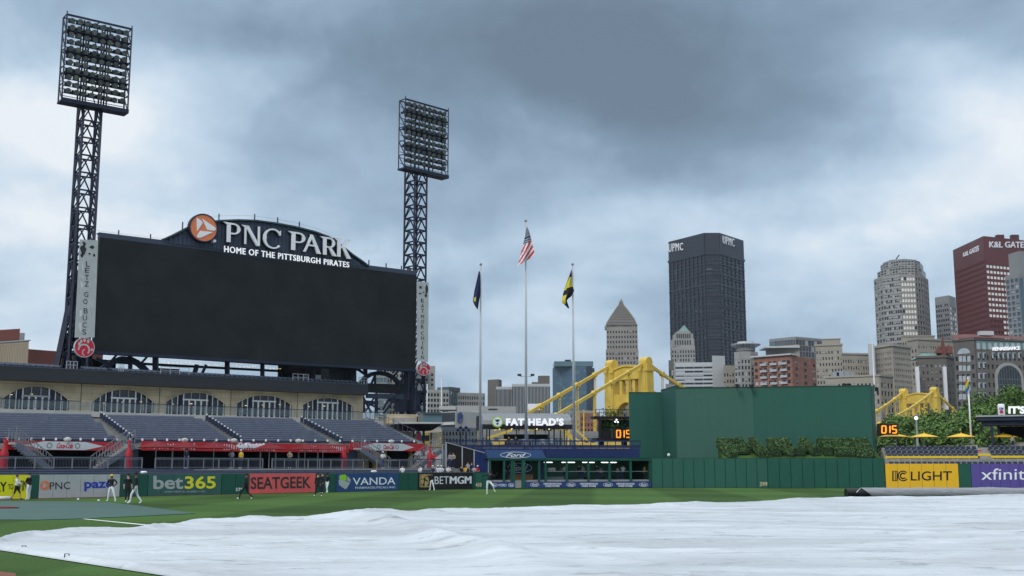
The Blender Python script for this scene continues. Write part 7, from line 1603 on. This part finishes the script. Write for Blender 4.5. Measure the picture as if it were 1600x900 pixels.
# ================================================================ TREES
def tree(px, ytop_, Y, r, label, seed, mats=('leaf_a', 'leaf_b', 'leaf_c'), n=3600, zb=2.0):
    n = 5200; rnd = random.Random(seed); g = pt(px, 700, Y); g.z = zb - 2; zt = pt(px, ytop_, Y).z; t = thing('leafy_tree', g, label, 'tree', 'leafy trees in right field'); H_ = zt - g.z
    mb = MB(); mb.tube([g, g + Vector((.1, 0, H_ * .3)), g + Vector((0, .1, H_ * .62))], [.34, .26, .12], 8)
    for k in range(7):
        a = rnd.random() * 6.28; s = g + Vector((0, 0, H_ * rnd.uniform(.25, .5))); mb.tube([s, s + Vector((math.cos(a) * r * .35, math.sin(a) * r * .35, H_ * .14)), s + Vector((math.cos(a) * r * .65, math.sin(a) * r * .65, H_ * .34))], [.14, .09, .03], 6)
    mb.build('trunk', 'bark', t, True)
    cl = []
    for k in range(26):
        a = rnd.random() * 6.28; zf = rnd.uniform(.22, .93); rr = r * math.sin(min(1, (1.02 - zf) * 2.2) * 1.57) * math.sqrt(rnd.random()); cl.append((g + Vector((math.cos(a) * rr, math.sin(a) * rr, H_ * zf)), rnd.uniform(.20, .36) * r))
    lf = MB(); pos = []; nr = []; 
    for i in range(n):
        c, cr = rnd.choice(cl); v = Vector((rnd.gauss(0, 1), rnd.gauss(0, 1), rnd.gauss(0, .8))).normalized(); pos.append(c + v * cr * rnd.uniform(.55, 1.12)); nr.append((v + Vector((0, 0, .5))).normalized())
    leafcards(lf, pos, nr, .185, rnd, [0, 0, 1, 2]); lf.build('crown', list(mats), t, kind='stuff')
    return t
TR = [(1385, 655, 185, 4.2), (1408, 645, 205, 4.6), (1428, 648, 178, 4.2), (1452, 641, 210, 5), (1475, 645, 185, 4.6), (1498, 636, 212, 5), (1520, 628, 190, 5), (1545, 612, 205, 5.6), (1570, 603, 215, 6), (1596, 601, 200, 5.6), (1622, 605, 210, 6), (1535, 640, 170, 4), (1462, 660, 165, 3.8), (1400, 668, 165, 3.6), (1506, 655, 163, 3.8), (1484, 668, 158, 3.4), (1436, 672, 158, 3.2)]
wh = ['at the right end of the green screen wall', 'behind the amber clock', 'directly behind the lamp post', 'below the left column of the far bridge tower', 'below the right column of the far bridge tower', 'left of the rainbow flag', 'just right of the rainbow flag', 'at the left foot of the hotel arch', 'tallest, under the hotel arch', 'at the right edge above the bar roof', 'cut by the right edge', 'left of the bar shelter', 'low, between lamp post and middle yellow parasol', 'low, over the leftmost yellow parasols', 'low, behind the rainbow flagpole', 'low, left of the third yellow parasol', 'low, beside the lamp post base']
for k, (x, y, Y, r) in enumerate(TR): tree(x, y, Y, r, 'green leafy tree ' + wh[k], 40 + k)

# ================================================================ PEOPLE
def skin_body(bones, joints, radii):
    names = list(joints); me = bpy.data.meshes.new('b'); me.from_pydata([joints[n] for n in names], [(names.index(a), names.index(b)) for a, b, _ in bones], [])
    o = bpy.data.objects.new('b', me); COL.objects.link(o); md = o.modifiers.new('s', 'SKIN'); md.use_smooth_shade = True
    for i, n in enumerate(names): d = me.skin_vertices[0].data[i]; r = radii[n]; d.radius = r if isinstance(r, tuple) else (r, r); d.use_root = (n == 'pelvis')
    sb = o.modifiers.new('u', 'SUBSURF'); sb.levels = sb.render_levels = 1
    bpy.context.view_layer.update(); dg = bpy.context.evaluated_depsgraph_get(); r_ = bpy.data.meshes.new_from_object(o.evaluated_get(dg)); bpy.data.objects.remove(o); bpy.data.meshes.remove(me); return r_
def make_person(J, cloth, hgt=1.83, cap=None, hair=None, beard=False):
    """J: pose joints for a 1.83 m figure facing +Y, x right. cloth: region -> material"""
    base = dict(pelvis=(0, 0, .97), belly=(0, 0, 1.12), chest=(0, .01, 1.32), neck=(0, .0, 1.50), head=(0, .02, 1.62), crown=(0, .01, 1.76),
                hl=(-.09, 0, .90), kl=(-.10, .02, .50), al=(-.10, 0, .09), tl=(-.11, .17, .035), hr=(.09, 0, .90), kr=(.10, .02, .50), ar=(.10, 0, .09), tr=(.11, .17, .035),
                sl=(-.19, 0, 1.44), el=(-.24, -.02, 1.16), wl=(-.25, .06, .92), pl=(-.25, .08, .85), sr=(.19, 0, 1.44), er=(.24, -.02, 1.16), wr=(.25, .06, .92), pr=(.25, .08, .85))
    base.update(J)
    rad = dict(pelvis=(.155, .12), belly=(.135, .105), chest=(.175, .12), neck=(.062, .062), head=(.082, .095), crown=(.066, .075), hl=.105, kl=.065, al=.045, tl=(.045, .03), hr=.105, kr=.065, ar=.045, tr=(.045, .03),
               sl=.068, el=.048, wl=.031, pl=(.042, .02), sr=.068, er=.048, wr=.031, pr=(.042, .02))
    bones = [('pelvis', 'belly', 'shirt'), ('belly', 'chest', 'shirt'), ('chest', 'neck', 'neck'), ('neck', 'head', 'skin'), ('head', 'crown', 'skin'), ('pelvis', 'hl', 'pants'), ('hl', 'kl', 'pants'), ('kl', 'al', 'shin'), ('al', 'tl', 'shoe'),
             ('pelvis', 'hr', 'pants'), ('hr', 'kr', 'pants'), ('kr', 'ar', 'shin'), ('ar', 'tr', 'shoe'), ('chest', 'sl', 'shirt'), ('sl', 'el', 'sleeve'), ('el', 'wl', 'fore'), ('wl', 'pl', 'skin'), ('chest', 'sr', 'shirt'), ('sr', 'er', 'sleeve'), ('er', 'wr', 'fore'), ('wr', 'pr', 'skin')]
    me = skin_body(bones, base, rad); regs = sorted(set(cloth.values())); me.materials.clear()
    for r in regs: me.materials.append(M[r])
    A = np.array([base[a] for a, b, _ in bones]); Bv = np.array([base[b] for a, b, _ in bones]); D = Bv - A; LL = (D * D).sum(1)
    rr = np.array([max(rad[a]) if isinstance(rad[a], tuple) else rad[a] for a, b, _ in bones])
    for p in me.polygons:
        c = np.array(p.center); t = np.clip(((c - A) * D).sum(1) / LL, 0, 1); d = np.linalg.norm(A + D * t[:, None] - c, axis=1) / rr; k = int(d.argmin()); reg = bones[k][2]
        if reg == 'neck': reg = 'shirt' if t[k] < .72 else 'skin'
        if reg == 'shirt' and c[2] < base['pelvis'][2] - .02: reg = 'pants'
        p.material_index = regs.index(cloth.get(reg, cloth['shirt'])); p.use_smooth = True
    bm = bmesh.new(); bm.from_mesh(me); sk = regs.index(cloth['skin'])
    def tube_(pts, rs, mi, n=5):
        mb = MB(); mb.tube(pts, rs, n); vs = [bm.verts.new(v) for v in mb.v]
        for f in mb.f:
            try: q = bm.faces.new([vs[i] for i in f]); q.material_index = mi; q.smooth = True
            except ValueError: pass
    for s, w, p in ((-1, 'wl', 'pl'), (1, 'wr', 'pr')):     # five separate fingers on each palm
        W_, P_ = Vector(base[w]), Vector(base[p]); d = (P_ - W_).normalized(); side = d.cross(Vector((s, .2, .3))).normalized(); inn = d.cross(side).normalized()
        for i, ln in enumerate((.062, .074, .078, .068)): o_ = P_ + side * (.026 - .0175 * i) - d * .01; tube_([o_, o_ + d * ln * .5 + inn * .004, o_ + d * ln * .82 + inn * .022], [.0095, .0085, .0065], sk)
        o_ = W_ + d * .02 + side * .03; tube_([o_, o_ + side * .03 + d * .03, o_ + side * .034 + d * .062], [.012, .010, .008], sk)
    H_ = Vector(base['head']); fw = Vector(J.get('face', (0, 1, 0))).normalized(); rt_ = fw.cross(Vector((0, 0, 1))).normalized()
    tube_([H_ + fw * .075 + Vector((0, 0, .05)), H_ + fw * .115 + Vector((0, 0, .005))], [.008, .017], sk)     # nose
    for s in (-1, 1): o_ = H_ + rt_ * s * .083 + Vector((0, 0, .02)); tube_([o_ + Vector((0, 0, .03)), o_ + rt_ * s * .012, o_ - Vector((0, 0, .028))], [.010, .018, .010], sk)   # ears
    dk = len(me.materials); 
    for s in (-1, 1): o_ = H_ + fw * .088 + rt_ * s * .032 + Vector((0, 0, .045)); tube_([o_, o_ + fw * .008], [.010, .007], dk)
    o_ = H_ + fw * .088 - Vector((0, 0, .035)); tube_([o_ - rt_ * .024, o_ + rt_ * .024], [.006, .006], dk)
    bm.to_mesh(me); bm.free(); me.materials.append(M['hair_dark']); return me, base, H_, fw, rt_
def place(px, py, hgt, heading, J, cloth, label, cap=None, hair='hair_dark', z=0.0, Y=None, glove=None, cat='person', jersey=None):
    g = gp(px, py, z) if Y is None else Vector((pt(px, 730, Y).x, Y, z)); t = thing('person', g, label, cat)
    me, base, H_, fw, rt_ = make_person(J, cloth); zmin = min(v.co.z for v in me.vertices); s = hgt / 1.83
    rot = Matrix.Rotation(heading, 4, 'Z') @ Matrix.Scale(s, 4) @ Matrix.Translation((0, 0, -zmin)); me.transform(rot); o = bpy.data.objects.new('body', me); COL.objects.link(o); o.parent = t
    up = Vector((0, 0, 1)); mb = MB()
    if cap:
        for k in range(3): pass
        mb.ball(H_ + up * .085, 1, 12, 6, (.098, .108, .085)); q = H_ + up * .085 + fw * .07
        mb.hexa([q - rt_ * .075 - up * .01, q + rt_ * .075 - up * .01, q + fw * .12 + rt_ * .05 - up * .03, q + fw * .12 - rt_ * .05 - up * .03, q - rt_ * .075, q + rt_ * .075, q + fw * .12 + rt_ * .05 - up * .02, q + fw * .12 - rt_ * .05 - up * .02]); nm, mt_ = 'cap', cap
    else:
        mb.ball(H_ + up * .065 - fw * .022, 1, 12, 8, (.094, .102, .10)); nm, mt_ = 'hair', hair
    mb.v = [tuple(rot @ Vector(v)) for v in mb.v]; V0 = mb.v; m2 = bpy.data.meshes.new(nm); m2.from_pydata(V0, [], mb.f); m2.materials.append(M[mt_]); m2.polygons.foreach_set('use_smooth', [True] * len(m2.polygons)); c = bpy.data.objects.new(nm, m2); COL.objects.link(c); c.parent = t
    if glove:
        mb = MB(); p = Vector(base[glove]); mb.ball(p, .12, 10, 6, (.6, .9, 1.1)); mb.v = [tuple(rot @ Vector(v)) for v in mb.v]; m2 = bpy.data.meshes.new('glove'); m2.from_pydata(mb.v, [], mb.f); m2.materials.append(M['wood']); c = bpy.data.objects.new('baseball_glove', m2); COL.objects.link(c); tag(c, 'brown baseball glove held by a player', 'glove'); c.location = g; tag(c, 'brown baseball glove on the hand of ' + label.split(' in ')[0].split(' standing')[0][:40], 'glove')
    return t
def cl(shirt, pants, skin='skin_light', sleeve=None, fore=None, shin=None, shoe='shoe_white'):
    return dict(shirt=shirt, pants=pants, skin=skin, sleeve=sleeve or shirt, fore=fore or sleeve or shirt, shin=shin or pants, shoe=shoe, neck=shirt)
# poses (facing +Y)
HIPS = dict(el=(-.36, -.08, 1.20), wl=(-.17, .03, 1.03), pl=(-.13, .06, 1.0), er=(.36, -.08, 1.20), wr=(.17, .03, 1.03), pr=(.13, .06, 1.0))
WALK = dict(kl=(-.10, .22, .52), al=(-.10, .26, .11), tl=(-.10, .43, .06), kr=(.10, -.08, .49), ar=(.10, -.34, .14), tr=(.10, -.20, .03))
STRIDE = dict(kl=(-.10, .30, .54), al=(-.10, .42, .10), tl=(-.10, .59, .06), kr=(.10, -.08, .50), ar=(.10, -.44, .15), tr=(.10, -.30, .04), el=(-.25, -.12, 1.17), wl=(-.22, .10, .98), pl=(-.2, .15, .93), er=(.24, .05, 1.17), wr=(.20, .24, 1.03), pr=(.18, .30, 1.0))
WIDE = dict(kl=(-.22, .03, .50), al=(-.33, 0, .09), tl=(-.38, .16, .035), kr=(.16, .03, .50), ar=(.22, 0, .09), tr=(.26, .16, .035))
ARMSX = dict(el=(-.24, .08, 1.18), wl=(-.06, .26, 1.14), pl=(.02, .27, 1.15), er=(.24, .08, 1.18), wr=(.05, .24, 1.10), pr=(-.03, .26, 1.10))
REACH = dict(er=(.22, .14, 1.20), wr=(.12, .36, 1.16), pr=(.09, .43, 1.16), el=(-.24, .05, 1.18), wl=(-.16, .26, 1.08), pl=(-.13, .32, 1.07))
ARMUP = dict(er=(.42, .05, 1.50), wr=(.58, .16, 1.64), pr=(.62, .19, 1.70))
THROW = dict(pelvis=(0, 0, 1.0), belly=(-.04, .0, 1.15), chest=(-.08, 0, 1.34), neck=(-.12, .0, 1.52), head=(-.14, .02, 1.64), crown=(-.15, .01, 1.78), sl=(-.27, 0, 1.44), sr=(.10, 0, 1.47), el=(-.50, .05, 1.36), wl=(-.62, .15, 1.50), pl=(-.62, .17, 1.57), er=(.36, .0, 1.42), wr=(.56, .05, 1.30), pr=(.63, .05, 1.27),
             hl=(-.09, 0, .92), kl=(-.34, .12, .66), al=(-.42, -.02, .30), tl=(-.52, .08, .22), hr=(.09, 0, .92), kr=(.12, .02, .50), ar=(.12, 0, .09), tr=(.16, .16, .035))
TOR = math.pi / 2
place(28, 0, 1.76, -TOR, {**REACH, **WALK}, cl('cloth_white', 'cloth_black', 'skin_light', shin='skin_light', shoe='cloth_black'), 'man in a white long-sleeved shirt and black shorts by the yellow sign', Y=80.4)
place(44, 781, 1.88, TOR * .8, {**ARMSX}, cl('cloth_black', 'cloth_white', 'skin_light', fore='skin_light'), 'man in black shirt, black cap and white trousers beside the yellow sign', cap='cloth_black')
place(173, 783.6, 1.80, math.pi * .95, {**HIPS, **WIDE}, cl('cloth_black', 'cloth_white', 'skin_dark'), 'man in a yellow cap and black jacket, hands on hips, before the grey sign', cap='cloth_gold')
place(198.5, 784.3, 1.86, math.pi * 1.2, {}, cl('cloth_black', 'cloth_black', 'skin_light', fore='skin_light'), 'man all in black with a cap, standing left of the tall man in white trousers', cap='cloth_black')
place(211, 787, 1.97, math.pi * .55, {**WALK}, cl('cloth_black', 'cloth_white', 'skin_dark'), 'tall man in black jacket and white trousers walking nearest the camera', cap='cloth_black')
place(384, 779.8, 1.90, math.pi * .5, STRIDE, cl('cloth_black', 'cloth_black', 'skin_dark', shin='cloth_black'), 'man all in black with white shoes striding left of the coral sign')
place(496.5, 775.3, 1.84, math.pi * .9, {**WIDE}, cl('cloth_black', 'cloth_black', 'skin_light'), 'man in black training kit with white shoes at the right end of the coral sign', cap='cloth_black')
place(503.5, 771, 1.82, math.pi * .7, {}, cl('cloth_black', 'cloth_black', 'skin_light'), 'dark-clad man half hidden behind the man at the end of the coral sign')
place(512, 0, 1.80, math.pi * .9, {**ARMUP, **WALK}, cl('cloth_black', 'cloth_white', 'skin_dark'), 'man in white trousers with one arm raised, left of the blue shield sign', cap='cloth_black', Y=101.3)
place(675, 0, 1.80, math.pi * .8, {**WIDE}, cl('cloth_black', 'cloth_white', 'skin_dark'), 'man in black top and white trousers before the black BETMGM sign', cap='cloth_black', Y=112)
place(763.5, 772.5, 2.0, math.pi, THROW, cl('cloth_black', 'cloth_white', 'skin_dark'), 'player in black jacket and pale trousers throwing in front of the bullpen', cap='cloth_black')
# onlookers behind the wall and on the terraces
fans = [(657, 1.0, 'cloth_white', None, 'fan in white standing behind the wall at the left end of the black sign'), (684.5, 1.0, 'cloth_white', 'cloth_white', 'fan in white shirt and white hat above the black sign, left of a pair'), (689.5, 1.05, 'cloth_white', 'cloth_white', 'fan in white shirt and white hat above the black sign, right of a pair'),
        (700.5, 1.0, 'cloth_white', None, 'fan in a white top alone above the middle of the black sign'), (721, 1.1, 'cloth_black', None, 'fan in dark top at the left of the crowd by the windscreen'), (727, 1.0, 'cloth_gold', None, 'fan in a yellow shirt behind the wall'), (731, 1.5, 'cloth_grey', None, 'tall fan in a grey shirt standing behind the yellow-shirted fan'),
        (737, 1.4, 'cloth_navy', 'cloth_black', 'fan in navy with a cap right of the tall grey-shirted fan'), (740, 1.0, 'cloth_white', 'logo_red', 'fan in white with a red cap behind the wall'), (746, 1.0, 'logo_red', 'cloth_white', 'fan in a red shirt at the right end of the crowd'), (676.5, 1.2, 'cloth_navy', 'cloth_white', 'fan in navy with a white hat above the player at the black sign'), (629, 1.15, 'cloth_white', None, 'fan in a pale shirt behind the wall right of the blue shield sign')]
for k, (x, dz, sh, cp, lb) in enumerate(fans): 
    q = WL.P(uw(WL, x), 0, -1.2 - (.5 if dz > 1.2 else 0) - .25 * (k % 3)); place(x, 0, 1.7, math.pi + .4 * ((k % 5) - 2), [ARMSX, {}, REACH][k % 3], cl(sh, 'cloth_navy', ['skin_light', 'skin_dark'][k % 4 == 1], fore='skin_light'), lb, cap=cp, z=.75 + (.35 if dz > 1.2 else 0), Y=q.y)
terr = [(376, -1.5, 'cloth_gold', 'cloth_white', 'worker in a yellow top and white hat on the terrace under the cloud lettering'), (361, -1.8, 'cloth_grey', None, 'person in grey standing left of the yellow-topped worker'), (452, -1.5, 'cloth_tan', None, 'person in tan sitting at the terrace railing right of the opening'),
        (703, .6, 'cloth_grey', None, 'woman in grey at the right end of the terrace'), (708, .4, 'cloth_tan', None, 'person in tan shirt at the right end of the terrace'), (598, -1.6, 'cloth_white', 'cloth_white', 'person in white behind the railing below the right script banner'), (291, -1.2, 'cloth_navy', None, 'person in navy behind the railing under the second red parasol'), (678, -1.2, 'logo_red', None, 'person in red beside the red bottle at the right end')]
for k, (x, n, sh, cp, lb) in enumerate(terr): q = RAIL.P(uw(RAIL, x), 0, n if n < 0 else -1.4); place(x, 0, 1.72, math.pi + .5 * ((k % 3) - 1), [{}, REACH, ARMSX][k % 3], cl(sh, 'cloth_navy', ['skin_light', 'skin_dark'][k % 2], fore='skin_light'), lb, cap=cp, z=ft + .03, Y=q.y)
zfl = Z(750)
for k, (x, sh, lb) in enumerate([(905, 'cloth_black', 'person in black with arms out inside the bullpen, third bay'), (910, 'cloth_grey', 'person in grey inside the bullpen beside the one in black'), (932, 'cloth_black', 'person in black inside the fourth bullpen bay'), (938, 'cloth_grey', 'person in grey inside the fourth bullpen bay'), (973, 'cloth_white', 'person in white leaning inside the fifth bullpen bay'), (1008, 'cloth_gold', 'person in a yellow shirt inside the last bullpen bay'), (883, 'cloth_white', 'person in white inside the bullpen near the left bay'), (794, 'cloth_navy', 'person in navy in the left bullpen bay near the gate'), (965, 'cloth_tan', 'person in tan seated at the bullpen counter, left of the one in white')]):
    q = B.P(U(x), 0, -1.7); place(x, 0, 1.75 if k not in (3, 8) else 1.5, math.pi + .6 * ((k % 3) - 1), [REACH, {}, ARMSX, HIPS][k % 4], cl(sh, 'cloth_navy', fore='skin_light'), lb, cap=['cloth_black', None][k % 2], z=Z(751), Y=q.y)
for k, (x, sh) in enumerate([(795, 'cloth_black'), (806, 'cloth_black'), (1585, 'cloth_tan')]):
    Yq = 135.5; zq = zd if k < 2 else pt(1585, 700, 134.5).z; place(x, 0, 1.5, math.pi, {}, cl(sh, 'cloth_navy', fore='skin_light'), ['guest in black at the pavilion bar, left one', 'guest in black at the pavilion bar, right one', 'person in tan behind the seats under the bar shelter'][k], z=zq, Y=134.6 if k < 2 else 134.4)
# ================================================================ HAZE
mb = MB(); mb.box((0, 3000 - 400, 200), (9000, 7600, 402)); hz = mb.build('haze', 'white', None, kind='stuff')
hm = bpy.data.materials.new('haze_air'); hm.use_nodes = True; ht = hm.node_tree; ht.nodes.clear(); ho = ht.nodes.new('ShaderNodeOutputMaterial'); hv = ht.nodes.new('ShaderNodeVolumePrincipled')
hv.inputs['Color'].default_value = (.80, .88, .97, 1); hv.inputs['Density'].default_value = .000045; hv.inputs['Anisotropy'].default_value = .2; ht.links.new(hv.outputs[0], ho.inputs['Volume'])
hz.data.materials.clear(); hz.data.materials.append(hm)
